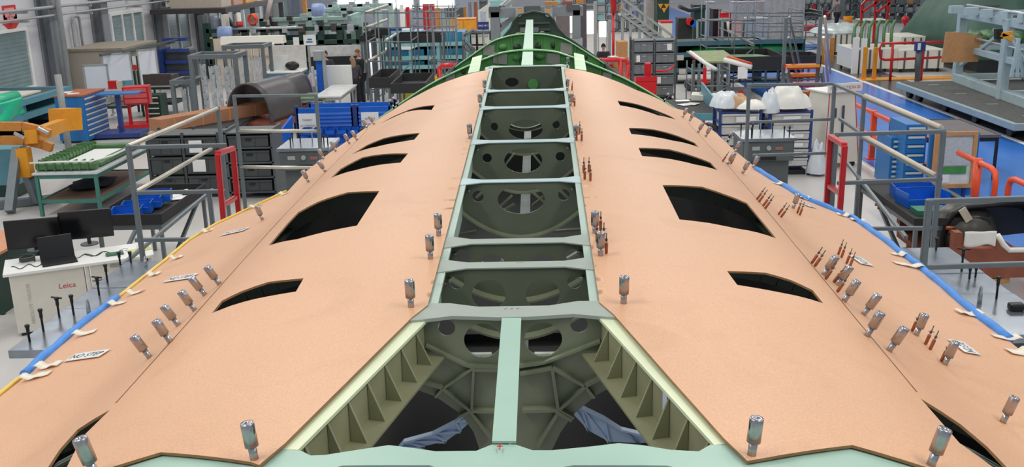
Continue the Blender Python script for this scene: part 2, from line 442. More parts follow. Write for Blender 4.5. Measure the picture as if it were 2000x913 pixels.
stand(PP, 187, 930, 'steel pin nearest the camera on left panel beside the slit cutout', 'steel tooling pins on the skin', scale=1.12)
stand(PP, 1818, 909, 'steel pin nearest the camera on right panel beside the slit cutout', 'steel tooling pins on the skin', scale=1.05)
stand(PP, 513, 430, 'turned steel tooling pin standing alone on the left flange below the red gate', 'steel tooling pins on the skin')
CLM = [
 ('beside the right centreline pins', [(1184,496),(1166,473),(1179,474),(1173,451),(1153,354),(1142,351),(1150,337),(1140,338),(1136,276),(1126,275),(1132,262),(1122,208),(1119,201),(1117,177)]),
 ('in the right seam row', [(1635,571),(1628,552),(1612,546),(1591,521),(1585,515),(1525,425),(1520,420),(1494,408),(1490,403),(1482,395),(1478,390),(1427,321),(1411,316)]),
 ('out on the right flange', [(1838,707),(1816,684),(1807,674),(1781,648),(1659,523),(1653,516),(1643,504),(1637,498),(1562,421),(1557,417)]),
]
for w, l in CLM:
    for i, (x, y) in enumerate(l):
        stand(CP, x, y, f'small copper sheet fastener {w}, {ORD[i]} counted from the camera', 'copper sheet fasteners', rot=i*2.1)
# ------------------------------------------------------------------ the frame under the skin
FU = thing('fuselage_frame', 'green aircraft fuselage frame with open centre strip under the peach panels', 'aircraft frame', (0, 6, 1.3))
def xz(y): return (lambda u, v: (u, y, v)), (lambda u, v: Vector((0, -1, 0)))
def ell(cx, cz, rx, rz, n=28): return [(cx+rx*math.cos(2*PI*i/n), cz+rz*math.sin(2*PI*i/n)) for i in range(n)]
ZT = ZR-.004
def cross_bar(y, tm, te, m, holes, dep, webm=WEB, lens=0):
    w = hw(y)+.06; g = .17*w/.34
    a, b = y-tm/2, y+tm/2; c, d = y-te/2, y+te/2
    pl = [(-w,c),(-w+.06+.02,c),(-w+.06+g*.6,a),(w-.06-g*.6,a),(w-.08,c),(w,c),(w,d),(w-.08,d),(w-.06-g*.6,b),(-w+.06+g*.6,b),(-w+.08,d),(-w,d)]
    cf = wpart(sheet(pl, [], lambda u, v: (u, v, ZT if abs(u) < hw(y)-.004 else min(ZT, S(u, v)-.0125)), .005, edge=.1, nfn=lambda u, v: Vector((0,0,1)), rim=0), 'cross_bar', m, FU)
    W = hw(y)+.02; top = ZT-.005
    def bot(x): return top-dep*(1-.55*(abs(x)/W)**2)
    out = [(-W, top), (W, top)]+[(W-2*W*i/24, bot(W-2*W*i/24)) for i in range(25)]
    f, n = xz(y-tm/2+.008)
    wm = sheet(out, holes, f, .008, edge=.04, nfn=n, rim=0)
    web = wpart(wm, 'web', webm, FU); web.parent = cf; web.location = -Vector(cf.location)+Vector((0,0,0))
    fl = MB()
    for i in range(24):
        x0 = W-2*W*i/24; x1 = W-2*W*(i+1)/24
        fl.bar((x0, y-tm/2-.018, bot(x0)), (x1, y-tm/2-.018, bot(x1)), .06, .008, up=(0,0,1))
    o = wpart(fl, 'bottom_flange', PYL, FU); o.parent = cf
    if lens:
        lb = MB()
        for i in range(12):
            x0 = -.155+.31*i/12; x1 = x0+.31/12; zf = lambda x: ZT-.145-.05*(1-(x/.155)**2)
            lb.bar((x0, y+.12, zf(x0)), (x1, y+.12, zf(x1)), .05, .02)
        o = wpart(lb, 'stiffener', WEB, FU); o.parent = cf
    for sx in (-1, 1):                        # small bolts at the web corners
        bl = MB(); x = sx*(hw(y)-.035)
        bl.cyl((x, y-tm/2+.012, top-.035), (x-sx*.012, y-tm/2-.05, top-.03), .006, n=8)
        o = wpart(bl, 'bolt', STEEL, FU); o.parent = cf
    return cf
PY_ = atY
def pz(px, py, y): p = atY(px, py, y); return (p.x, p.z)
def hole(px, py, rx, ry, y):
    a = atY(px, py, y); b = atY(px+rx, py, y); c = atY(px, py+ry, y); return ell(a.x, a.z, abs(b.x-a.x), abs(a.z-c.z))
yb = [at(1010, 602, ZR).y, at(1010, 515, ZR).y, at(1010, 468.5, ZR).y, at(1012, 351, ZR).y, at(1018, 274, ZR).y, at(1022, 208, ZR).y, at(1026, 175, ZR).y, at(1030, 128, ZR).y]
cross_bar(yb[1], .075, .15, BARG, [hole(955,572,33,30,yb[1]), hole(1060,572,33,30,yb[1]), hole(894,547,14,14,yb[1]), hole(1121,546,14,14,yb[1])], .27)
cross_bar(yb[2], .07, .155, BARG, [hole(962,514,25,20,yb[2]), hole(1060,513,26,20,yb[2]), hole(904,499,14,15,yb[2]), hole(1117,497,14,14,yb[2])], .24)
cross_bar(yb[3], .065, .15, BARB, [hole(1018,388,46,28,yb[3]), hole(934,382,11,11,yb[3]), hole(1101,379,11,11,yb[3])], .29)
cross_bar(yb[4], .085, .17, BARB, [hole(1022,312,37,24,yb[4]), hole(952,307,9,9,yb[4]), hole(1094,304,9,9,yb[4])], .32)
cross_bar(yb[5], .10, .19, BARB, [hole(1027,251,33,19,yb[5]), hole(966,246,7,8,yb[5]), hole(1086,242,7,8,yb[5])], .36, lens=1)
cross_bar(yb[6], .10, .2, BARB, [], .34)
cross_bar(yb[7], .10, .22, BAR, [hole(1000,160,13,9,yb[7])], .40, webm=GRNW if False else WEB)
dk = MB().cyl((.06, yb[7]-.06, 3.27), (.06, yb[7]-.075, 3.27), .055, n=24)
wpart(dk, 'access_disc', GRNW, FU)
# the wide bar and its ribbed pylon plate
y1 = yb[0]
pl = [at(x, y, ZT).xy for x, y in [(826,606),(862,591),(918,595),(1010,596),(1100,593),(1140,588),(1176,586),(1212,622),(1180,612),(1120,611),(1017,621),(985,621),(925,613),(868,614),(805,620)]]
wb = wpart(sheet([(-.36,y1+.07)]+[(-.22,y1+.07),(-.12,y1+.03),(.12,y1+.03),(.22,y1+.07),(.36,y1+.07),(.40,y1-.10),(.30,y1-.085),(.20,y1-.055),(.05,y1-.075),(-.05,y1-.075),(-.20,y1-.055),(-.30,y1-.085),(-.40,y1-.10)], [], lambda u, v: (u, v, ZT), .012, edge=.1, nfn=lambda u, v: Vector((0,0,1)), rim=0), 'cross_bar', BARG, FU)
yp = y1-.045
arcL = [pz(x, y, yp) for x, y in [(800,757),(850,775),(901,810),(925,845),(937,880),(943,930),(940,1010)]]
arcR = [pz(x, y, yp) for x, y in [(1225,740),(1165,772),(1120,810),(1095,845),(1078,880),(1070,930),(1072,1010)]]
out = [(-.30, ZT-.012), (.30, ZT-.012)]+arcR+arcL[::-1]
f, n = xz(yp)
pw = wpart(sheet(out, [hole(943,666,37,33,yp), hole(1061,664,37,33,yp), hole(872,641,17,16,yp), hole(1131,635,17,16,yp)], f, .01, edge=.04, nfn=n, rim=0), 'web', PYL, FU); pw.parent = wb
rb = MB(); RC = 0.
def rib(pts, h=.022, w=.008):
    global RC; RC += .0007; h = h+RC; w = w+RC*.4
    q = [Vector((*[(atY(x, y, yp))[0]], yp-h/2, atY(x, y, yp).z)) for x, y in pts]
    for a, b in zip(q, q[1:]): rb.bar(a, b, w, h, up=(0,1,0))
for P in ([(832,672),(915,712),(990,716),(1060,706),(1172,664)], [(820,741),(866,755),(926,714)], [(866,755),(851,772)], [(926,714),(922,797),(897,810)], [(866,755),(918,797),(958,850)], [(926,718),(990,720)], [(922,798),(970,800)],
          [(1195,722),(1142,750),(1078,714)], [(1142,750),(1160,772)], [(1078,714),(1090,795),(1120,812)], [(1142,750),(1094,793),(1050,865)], [(1078,714),(1016,725)], [(1090,795),(1020,797)], [(1085,797),(1116,815)]): rib(P)
o = wpart(rb, 'rib', PYL, FU); o.parent = wb
# longerons, centre beam, keel strip, rear spine
for sx in (-1, 1):
    lg = MB()
    ys = [y1-.02, 4, 5, 6, 7, 8, 9, yb[7]]
    for a, b in zip(ys, ys[1:]):
        lg.prism([(sx*(hw(a)-.028), a, ZT-.003), (sx*(hw(a)+.05), a, min(ZT-.006, S(hw(a)+.05, a)-.014)), (sx*(hw(b)+.05), b, min(ZT-.006, S(hw(b)+.05, b)-.014)), (sx*(hw(b)-.028), b, ZT-.003)][::sx], (0,0,-.012))
        lg.prism([(sx*(hw(a)-.004), a, ZT-.011), (sx*(hw(a)+.004), a, ZT-.011), (sx*(hw(b)+.004), b, ZT-.011), (sx*(hw(b)-.004), b, ZT-.011)][::sx], (0,0,-.17))
    wpart(lg, 'longeron', BAR, FU)
    # diagonal longeron with stiffened web
    a = at(833 if sx < 0 else 1168, 620 if sx < 0 else 613, ZT); b = at(578 if sx < 0 else 1398, 868 if sx < 0 else 858, ZT)
    d = (b-a).normalized(); s2 = Vector((d.y, -d.x, 0))*sx
    if s2.x*sx < 0: s2 = -s2
    dg = MB(); dg.prism([Vector((q.x, q.y, S(q.x, q.y)-.0125)) for q in (a-s2*.002, a+s2*.06, b+s2*.075, b-s2*.004)][::-sx], (0,0,-.010))
    o = wpart(dg, 'diagonal_longeron', CREAM, FU)
    wv = MB(); L_ = (b-a).length
    p = a+s2*.012; q = b+s2*.012+Vector((0,0,-.016)); da, db = .14, .17
    wv.prism([p+Vector((0,0,-.01)), q+Vector((0,0,-.01)), q+Vector((0,0,-db)), p+Vector((0,0,-da))], s2*.008)
    for k in range(7):
        c = a+d*(L_*(k+.5)/7)+s2*.010; dd = da+(db-da)*(k+.5)/7
        wv.add([c+Vector((0,0,-.034)), c-s2*.05+Vector((0,0,-dd)), c+Vector((0,0,-dd)), c+d*.008+Vector((0,0,-.034)), c+d*.008-s2*.05+Vector((0,0,-dd)), c+d*.008+Vector((0,0,-dd))], [(0,1,2),(3,5,4),(0,3,4,1),(1,4,5,2),(0,2,5,3)])
    e0 = a-s2*.02+Vector((0,0,-da)); e1 = b-s2*.02+Vector((0,0,-db))
    wv.bar(e0, e1, .07, .008)
    w_ = wpart(wv, 'stiffened_web', mat('khaki_primer', (150,150,118), .45), FU); w_.parent = o
    if sx > 0:
        c = a+d*(L_*.63)+s2*.010; cc = c+Vector((0,0,-.085))
        lb = MB(); lb.bar(c+Vector((0,0,-.03))-s2*.005, c+Vector((0,0,-.15))-s2*.005, .03, .002, up=s2); l_ = wpart(lb, 'paper_tag', mat('tag_paper', (196,200,224), .6), FU); l_.parent = o
cbm = MB().prism([at(980,621,ZT), at(1018,621,ZT), at(1008,862,ZT), at(961,862,ZT)][::-1], (0,0,-.006))
cbm.box(-.006,.006,2.2,3.1,ZT-.12,ZT-.012)
wpart(cbm, 'centre_beam', BARN, FU)
ks = MB().box(-.034,.034,3.3,10.5,2.885,2.9); ks.box(-.006,.006,3.3,10.5,2.78,2.886)
for i in range(90):
    for x in (-.02, .02): ks.lathe((x, 3.35+i*.078, 2.9), (0,0,1), [(.0045,0),(.003,.002),(0,.002)], 6)
wpart(ks, 'keel_strip', mat('grey_strip', (190,194,190), .5), FU)
sp_ = MB().box(-.062,.062,yb[7]+.05,18.2,ZT-.006,ZT+.006); sp_.box(-.006,.006,yb[7]+.05,18.2,ZT-.1,ZT-.005)
wpart(sp_, 'spine_beam', mat('pale_mint', (208,232,214), .45, var=.03), FU)
# near cross frame with the dished openings
back = [(557,866),(586,870),(606,881),(635,881),(704,872),(759,864),(817,871),(850,876),(930,875),(960,863),(1007,863),(1040,874),(1078,874),(1160,866),(1208,860),(1255,864),(1310,872),(1365,873),(1387,859),(1416,857)]
bk = [at(x, y, ZT).xy for x, y in back]
holeL = [at(x, y, ZT).xy for x, y in [(610,930),(638,910),(668,903),(839,903),(866,914),(880,935)]]+[Vector((-.10,1.80)), Vector((-.46,1.80))]
holeR = [at(x, y, ZT).xy for x, y in [(1050,935),(1066,913),(1120,903),(1303,903),(1350,913),(1385,930)]]+[Vector((.46,1.80)), Vector((.10,1.80))]
ol = [Vector((-1.25,2.1)), Vector((-.95,2.30)), Vector((-.70,2.27))]+bk+[Vector((.70,2.27)), Vector((.95,2.30)), Vector((1.25,2.1)), Vector((1.25,1.72)), Vector((-1.25,1.72))]
holeLS = [at(x, y, 3.42).xy for x, y in [(300,908),(330,901),(372,906),(460,912)]]
nf = wpart(sheet(ol, [holeL[::-1], holeR], lambda u, v: (u, v, S(u, v)-.0125), .012, step=.1, edge=.05, nfn=Sn, rim=0), 'front_cross_frame', BARN, FU)
fw = MB().prism([(-1.2,2.03,S(1.2,2)-.03),(-.6,2.03,S(.6,2)-.03),(.6,2.03,S(.6,2)-.03),(1.2,2.03,S(1.2,2)-.03),(1.1,2.03,2.95),(.5,2.03,3.22),(-.5,2.03,3.22),(-1.1,2.03,2.95)], (0,.008,0))
o = wpart(fw, 'web', WEB, FU); o.parent = nf
ar = MB(); c = Vector((-.03+.0, 2.085, ZT+.0045)); p = at(976, 874, ZT+.002)
ar.prism([p+Vector((-.008,.002,0)), p+Vector((.008,.002,0)), p+Vector((0,.012,0))], (0,0,.001)); ar.box(p.x-.002,p.x+.002,p.y-.012,p.y+.003,p.z,p.z+.001)
o = wpart(ar, 'red_arrow_mark', RED, FU); o.parent = nf
for x, y, r in ((997,603,.02), (862,555,.012), (1015,513,.010), (873,493,.008)):
    p = at(x, y, ZT+.001); sc_ = MB()
    for i in range(3): sc_.bar(p+Vector((r*(i-1), -r*.3, 0)), p+Vector((r*(i-.6), r*.35, 0)), .0016, .0008)
    wpart(sc_, 'red_pencil_mark', mat('red_pencil', (190,110,105), .7), FU)
# ribs that carry the panels, seen through the cutouts
for sx in (-1, 1):
    for y in (2.45, 3.05, 3.9, 4.15, 5.3, 5.75, 6.6, 7.6, 8.8, 10.0):
        r1 = MB(); xs = [(.78 if y < 3.1 else .38)+i*.07 for i in range(24)]; xs = [x for x in xs if x < 1.78]
        for a, b in zip(xs, xs[1:]):
            pa = Vector((sx*a, y, S(a, y)-.02)); pb = Vector((sx*b, y, S(b, y)-.02))
            r1.bar(pa, pb, .045, .008); r1.bar(pa+Vector((0,0,-.045)), pb+Vector((0,0,-.045)), .006, .09)
        wpart(r1, 'panel_rib', WEBD, FU)
    for s in (.55, 1.3):
        st = MB().tube([Vector((sx*s, y, S(s, y)-.10)) for y in [3.3+.4*i for i in range(18)]], .018, 6)
        wpart(st, 'stringer', WEBD, FU)
# blue curved frames deep inside
for sx, top_, bot_ in ((-1, [(780,872),(790,860),(845,845),(890,822),(908,806)], [(925,818),(900,842),(872,862),(830,872),(800,878)]), (1, [(1122,795),(1135,793),(1180,815),(1212,836),(1272,850),(1285,864)], [(1250,866),(1190,864),(1150,842),(1122,812)])):
    yy = 3.75; pts = [pz(x, y, yy) for x, y in top_+bot_]; f, n = xz(yy)
    o = wpart(sheet(pts, [], f, .012, edge=.06, nfn=n, rim=0), 'inner_blue_frame', BLUEP, FU)
    rbb = MB(); tp = [Vector((pz(x, y, yy)[0], yy-.012, pz(x, y, yy)[1])) for x, y in top_]
    for a, b in zip(tp, tp[1:]): rbb.bar(a, b, .03, .008, up=(0,0,1))
    bt = [Vector((pz(x, y, yy)[0], yy-.008, pz(x, y, yy)[1])) for x, y in bot_][::-1]
    for i in range(min(len(tp), len(bt))-1):
        rbb.bar(tp[i]+Vector((0,.004,0)), bt[i+1], .008, .016, up=(0,1,0)); rbb.bar(tp[i+1]+Vector((0,.004,0)), bt[i+1], .008, .016, up=(0,1,0))
    r_ = wpart(rbb, 'rib', BLUEP, FU); r_.parent = o
for px, py, w, h, y in ((940,696,40,6,3.42),(1064,695,40,6,3.42),(961,549,28,5,3.95),(1060,549,30,5,3.95)):
    p = atY(px, py, y); q = atY(px+w/2, py+h/2, y); wpart(MB().box(p.x-(q.x-p.x), q.x, y, y+.02, q.z, 2*p.z-q.z), 'pale_bracket', mat('pale_bracket', (226,230,222), .5), FU)
for (p0, p1), y in ((((978,402),(1000,382)),6.1), (((982,412),(1004,399)),6.2), (((1036,372),(1062,394)),6.1), (((1040,402),(1062,384)),6.3), (((930,386),(942,376)),5.6), (((1094,372),(1108,386)),5.6), (((985,325),(1004,300)),7.2), (((1040,300),(1058,322)),7.3), (((940,514),(966,528)),4.5), (((966,528),(982,508)),4.6), (((1040,522),(1080,522)),4.5), (((1108,506),(1128,494)),4.3), (((880,462),(930,452)),5.2), (((1080,452),(1140,448)),5.2)):
    wpart(MB().bar(PY_(*p0, y), PY_(*p1, y), .03, .012), 'inner_strut', PYL, FU)
# closed lower hull, added to keep the inside dark
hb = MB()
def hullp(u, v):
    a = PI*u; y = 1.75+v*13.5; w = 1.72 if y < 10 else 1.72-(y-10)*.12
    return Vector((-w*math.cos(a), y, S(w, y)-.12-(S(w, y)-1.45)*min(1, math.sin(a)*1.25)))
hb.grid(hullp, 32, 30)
o = wpart(hb, 'added_hull', HULL, FU); md = o.modifiers.new('thick', 'SOLIDIFY'); md.thickness = .02
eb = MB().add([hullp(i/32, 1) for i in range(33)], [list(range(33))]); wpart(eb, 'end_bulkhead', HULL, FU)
# green arches aft of the panels
def arch(y, path, dep, nm):
    pts = [Vector((*[p.x], y, p.z)) for p in [atY(a, b, y) for a, b in path]]
    half = [(abs(p.x), p.z) for p in pts]; zc = half[0][1]
    full = [Vector((x, y, z)) for x, z in [(-a, b) for a, b in half[::-1]]+half[1:]]
    # smooth by resampling
    sm = []
    for i in range(len(full)-1):
        p0 = full[max(0, i-1)]; p1 = full[i]; p2 = full[i+1]; p3 = full[min(len(full)-1, i+2)]
        for k in range(5):
            t = k/5; sm.append(.5*((2*p1)+(p2-p0)*t+(2*p0-5*p1+4*p2-p3)*t*t+(3*p1-p0-3*p2+p3)*t**3))
    sm.append(full[-1])
    fl = MB()
    for a, b in zip(sm, sm[1:]): fl.bar(a, b, .11, .012)
    o = wpart(fl, 'arch_frame', GRNF, FU)
    wbm = MB(); low = [p+Vector((-p.x*.07, 0, -dep)) for p in sm]
    for i in range(len(sm)-1):
        a, b, c2, d2 = sm[i], sm[i+1], low[i+1], low[i]
        wbm.add([a, b, c2, d2, a+Vector((0,.01,0)), b+Vector((0,.01,0)), c2+Vector((0,.01,0)), d2+Vector((0,.01,0))], [(0,3,2,1),(4,5,6,7),(2,3,7,6)])
    w_ = wpart(wbm, 'web', GRNW, FU); w_.parent = o
    f2 = MB()
    for a, b in zip(low, low[1:]): f2.bar(a, b, .06, .008)
    for i in range(4, len(sm)-4, 6): f2.bar(sm[i]+Vector((0,-.012,-.01)), low[i]+Vector((0,-.012,.01)), .012, .024)
    w_ = wpart(f2, 'bottom_flange', GRNW, FU); w_.parent = o
    return o, sm, dep
oA, smA, dA = arch(12.2, [(1030,97),(985,102),(959,110),(902,134),(845,162),(791,196),(740,232)], .30, 'a')
oB, smB, dB = arch(15.0, [(1033,66),(1008,67.5),(985,72.5),(959,82.5),(917,111),(885,134),(850,166),(800,215)], .42, 'b')
for o, y, l in ((oA, 12.2, [(977,114,14,9,0),(1080,114,14,9,0),(1010,113,9,6,1),(1054,111,9,6,1),(880,151,9,7,0),(1186,150,9,7,0),(905,140,4,4,2)]),
                (oB, 15.0, [(955,98,11,9,0),(1106,95,12,9,0),(982,92,8,7,1),(1052,90,7,7,2),(1080,88,4,7,2),(1010,92,8,7,2),(925,115,6,4,2),(1142,112,6,4,2)])):
    for x, yy, rx, ry, k in l:
        p = atY(x, yy, y); a = atY(x+rx, yy, y).x-p.x; b = p.z-atY(x, yy+ry, y).z
        pm = MB(); (pm.lathe((0,0,0), (0,-1,0), [(1,0),(1,.012),(0,.012)], 20) if k else pm.prism([(-.8,0,-.8),(.7,0,-1),(.8,0,.8),(-.7,0,1)], (0,-.012,0)))
        for v in pm.v: v.x *= a*(1.3 if not k else 1); v.z *= b*(1.3 if not k else 1); v += Vector((p.x, y-.008, p.z))
        w_ = wpart(pm, ('doubler_plate', 'access_disc', 'port_ring')[k], (PATCH, GRNW, WEBD)[k], FU); w_.parent = o
for sx in (-1, 1):
    tb = MB().prism([(sx*.50,10.4,S(.5,10.4)-.01),(sx*.62,10.4,S(.62,10.4)-.01),(sx*.68,12.2,smA[len(smA)//2].z-.08),(sx*.56,12.2,smA[len(smA)//2].z-.05)][::sx], (0,0,-.012))
    wpart(tb, 'tie_beam', mat('pale_green_tie', (190,218,176), .45), FU)
# cradles under the hull
for y in (3.4, 8.2):
    t = thing('support_cradle', f'dark steel cradle carrying the hull {"near the front bar" if y < 5 else "near the rear of the panels"}', 'cradle', (0, y, 0), 0, 'hull cradles')
    b = MB()
    for sx in (-1, 1): b.box(sx*1.0-.08, sx*1.0+.08, y-.08, y+.08, 0, 1.25)
    b.box(-1.2, 1.2, y-.1, y+.1, 0, .12); wpart(b, 'post_frame', DSTEEL, t)
    wpart(MB().box(-1.1, 1.1, y-.1, y+.1, 1.25, 1.40), 'saddle', HULL, t)
# ------------------------------------------------------------------ materials of the hall
GREY = mat('grey_paint_steel', (112, 120, 124), .38, .3, var=.08)
DGREY = mat('dark_grey_paint', (84, 90, 92), .5, var=.08)
LGREY = mat('light_grey_paint', (160, 164, 164), .5, var=.06)
CHROME = mat('polished_tube', (204, 198, 184), .42, .75, var=.06)
BLACK = mat('black_plastic', (24, 24, 26), .45, var=.2)
BLACKM = mat('black_matting', (40, 39, 40), .7, var=.2, scale=20)
REDP = mat('red_paint', (202, 32, 38), .3, var=.06)
ORNG = mat('orange_paint', (236, 84, 44), .35, var=.06)
TEAL = mat('teal_paint', (92, 150, 166), .45, var=.08)
TEALG = mat('green_teal_paint', (60, 118, 106), .5, var=.1)
CYAN = mat('cyan_sheet', (30, 126, 166), .45, var=.2, scale=3)
AQUA = mat('aqua_paint', (132, 182, 184), .45, var=.08)
DGREEN = mat('dark_green_paint', (24, 58, 48), .5, var=.2)
BLUE = mat('blue_bins', (22, 94, 196), .35, var=.1)
NAVY = mat('navy_frame', (38, 62, 128), .45, var=.1)
BLUEC = mat('blue_cabinet', (38, 112, 178), .4, var=.05)
WOOD = mat('wood_top', (176, 96, 60), .45, var=.15, scale=14)
BEIGE = mat('beige_panel', (202, 188, 172), .6, var=.04)
CREAMW = mat('cream_cabinet', (222, 218, 206), .55, var=.03)
WHT = mat('white_board', (222, 226, 236), .4, var=.02)
WHTP = mat('white_paint', (232, 232, 228), .45, var=.02)
CARD = mat('cardboard', (190, 140, 92), .75, var=.1, scale=12)
CARDR = mat('red_brown_cradle', (140, 78, 56), .7, var=.15)
YLW = mat('yellow_orange_paint', (226, 150, 30), .45, var=.08)
OCHRE = mat('ochre_jig', (196, 128, 52), .55, var=.12)
ALU = mat('bare_aluminium', (186, 192, 196), .34, .7, var=.12, scale=8)
GLASSY = mat('blind_glass', (126, 146, 150), .25, var=.1, scale=2)
STEELPL = mat('ground_steel', (150, 158, 168), .25, .75, var=.2, scale=5)
GRNTRAY = mat('green_part', (78, 120, 74), .45, var=.2, scale=6)
BUBBLE = mat('green_bubble_wrap', (40, 190, 146), .35, var=.12, scale=12)
TARP = mat('green_tarp', (52, 88, 74), .55, var=.2, scale=1.5)
BIN = mat('grey_bin', (118, 124, 128), .5, var=.06)
BIND = mat('charcoal_bin', (66, 70, 72), .5, var=.08)
CLOTH = mat('white_cloth', (232, 230, 222), .85, var=.06)
PLASTIC = mat('clear_bag', (214, 220, 226), .3, var=.06)
PINK = mat('salmon_panel', (206, 160, 146), .6, var=.05)
MOSS = mat('moss_skin', (140, 150, 108), .55, var=.15, scale=8)
PY = atY
def F(px, py): p = at(px, py, 0); return (p.x, p.y)
# ------------------------------------------------------------------ the hall
def structure(mb, name, m, **k): return single(mb, name, m, None, None, None, 'structure', **k)
def floor_mat(name, rgb, rough, var=.05):
    return mat(name, rgb, rough, var=var, scale=.6, bump=.015, bscale=7, spec=.6)
structure(MB().box(-16.5, 34, -6, 93, -.2, 0), 'floor', floor_mat('floor_pale', (206, 202, 198), .28), base=(0,0,0))
structure(MB().box(7.3, 11.5, -6, 92, -.01, .006), 'floor_lane', floor_mat('floor_blue', (60, 124, 214), .2, .08), base=(9,0,0))
structure(MB().box(11.5, 18.5, 46.5, 49.5, -.01, .006), 'floor_cross_lane', floor_mat('floor_blue', (44, 98, 190), .22), base=(9,40,0))
structure(MB().box(11.5, 11.66, -6, 46.5, -.01, .009), 'floor_line', floor_mat('floor_white', (236, 236, 232), .4), base=(11.6,0,0))
structure(MB().box(7.16, 7.3, -6, 92, -.01, .009), 'floor_line_inner', floor_mat('floor_white', (236, 236, 232), .4), base=(7.2,0,0))
structure(MB().box(11.66, 13.1, -6, 44, -.01, .005), 'floor_dark_strip', floor_mat('floor_charcoal', (74, 74, 80), .25), base=(12.3,0,0))
WL = -16.3
WALLM = mat('wall_grey', (208, 208, 214), .7, var=.03, scale=.5)
structure(MB().box(WL-.2, WL, 12, 93, 0, 9.8), 'wall_left', WALLM, base=(WL,50,0))
structure(MB().box(WL, -3.4, 64, 64.2, 0, 9.8), 'wall_back', mat('wall_blue_grey', (150, 158, 172), .7, var=.04, scale=.4), base=(-10,64,0))
structure(MB().box(-3.4, 34, 92.5, 92.8, 0, 9.8), 'wall_rear', WALLM, base=(15,92,0))
structure(MB().box(33.8, 34, -6, 93, 0, 9.8), 'wall_right', WALLM, base=(34,40,0))
def atX(px, py, X): r = ray(px, py); return CAM+r*((X-CAM.x)/r.x)
wi = 1
for yy0, yy1, n, z0, z1 in ((26.5, 32.0, 2, .9, 2.65), (38.6, 41.8, 3, .9, 2.7), (44.6, 47.4, 2, .8, 2.7), (50.5, 53.5, 2, .8, 2.7), (56.5, 60, 2, .8, 2.8)):
    fr = MB(); X = WL+.03; w = (yy1-yy0)/n
    for k in range(n+1): fr.box(X-.05, X+.05, yy0+k*w-.06, yy0+k*w+.06, z0, z1)
    fr.box(X-.05, X+.05, yy0-.06, yy1+.06, z1, z1+.1); fr.box(X-.05, X+.08, yy0-.06, yy1+.06, z0-.1, z0)
    o = structure(fr, f'window_{wi}', WHTP, base=(X, yy0, z0))
    for k in range(n):
        pm = MB().box(X-.03, X-.01, yy0+k*w+.06, yy0+(k+1)*w-.06, z0, z1)
        for q in range(14):
            zz = z0+(q+.5)*(z1-z0)/14; pm.box(X-.012, X+.004, yy0+k*w+.07, yy0+(k+1)*w-.07, zz-.02, zz+.035)
        p = wpart(pm, 'pane', GLASSY, o)
    wi += 1
for i in range(3):
    x0 = -12.4+i*2.6
    fr = MB(); 
    for a, b, c, d in ((x0,x0+2.3,1.4,1.5),(x0,x0+2.3,3.7,3.8),(x0,x0+.08,1.4,3.8),(x0+2.22,x0+2.3,1.4,3.8),(x0+1.1,x0+1.2,1.4,3.8)): fr.box(a, b, 63.9, 64.02, c, d)
    o = structure(fr, f'window_{wi}', WHTP, base=(x0, 63.9, 1.4)); wi += 1
    wpart(MB().box(x0+.06, x0+2.24, 63.96, 63.98, 1.48, 3.72), 'pane', mat('daylight_pane', (240, 246, 255), .4, var=.01, emit=5.), o)
for i, (y, w) in enumerate(((33.2, .62), (37.2, .55), (43.2, .5), (48.6, .5), (54.8, .5), (61, .5))):
    b = MB(); x = WL+.02
    b.box(x, x+.05, y-w/2, y+w/2, 0, 9.8); b.box(x+.4, x+.45, y-w/2, y+w/2, 0, 9.8); b.box(x+.05, x+.4, y-.02, y+.02, 0, 9.8)
    structure(b, f'trim_{i+1}', mat('column_grey', (128, 132, 138), .5, var=.06), base=(x, y, 0))
for nm, z, r in (('pipe_run', 3.32, .05), ('pipe_run', 3.05, .035)):
    b = MB().tube([(WL+.55, 20, z), (WL+.55, 61.3, z)], r, 8)
    for k in range(9): b.box(WL+.005, WL+.6, 22+k*4.6, 22.06+k*4.6, z-.12, z-.05)
    single(b, nm, LGREY, f'long {"upper thick" if r > .04 else "lower thin"} grey pipe run along the window wall', 'pipe', 'wall pipes')
p = atX(112, 0, WL+.7)
single(MB().tube([(p.x, p.y, 0), (p.x, p.y, 9)], .09, 10), 'drain_pipe', LGREY, 'vertical pale drain pipe beside the first grey wall column', 'pipe')
p0 = atX(140, 40, WL+.15); p1 = atX(152, 90, WL+.15)
single(MB().tube([(p0.x, p0.y, 0), (p0.x, p0.y, p0.z), (p0.x, p0.y+.15, p0.z+.12), (p0.x, p0.y+.5, p0.z+.12), (p0.x, p0.y+.6, p0.z), (p0.x, p0.y+.6, 0)], .05, 8), 'pipe_loop', LGREY, 'grey hooped pipe on the wall above the beige cabin', 'pipe')
# red emergency arrow sign on the wall
a = atX(12, 12, WL+.02); b = atX(15, 70, WL+.02)
t = thing('wall_sign', 'red exit arrow sign high on the left wall beside the first window', 'sign', (WL+.02, a.y, b.z))
mb = MB().box(WL+.002, WL+.012, a.y-.55, a.y+.85, b.z-.15, a.z+.1); wpart(mb, 'backing', WALLM, t)
yc = a.y+.15
wpart(MB().box(WL+.012, WL+.018, yc-.42, yc+.42, a.z-.40, a.z+.02), 'sign_plate', RED, t); wpart(MB().box(WL+.018, WL+.022, yc-.3, yc+.3, a.z-.34, a.z-.06).box(WL+.018, WL+.022, yc-.2, yc+.2, b.z+.46, b.z+.56), 'sign_print', mat('pale_red_print', (232, 150, 150), .6, var=.3, scale=9), t)
mb = MB().box(WL+.012, WL+.018, yc-.4, yc+.4, b.z+.40, b.z+.62).prism([(WL+.018, yc-.55, b.z+.38), (WL+.018, yc+.55, b.z+.38), (WL+.018, yc, b.z+.05)], (-.006,0,0)); wpart(mb, 'arrow', RED, t)
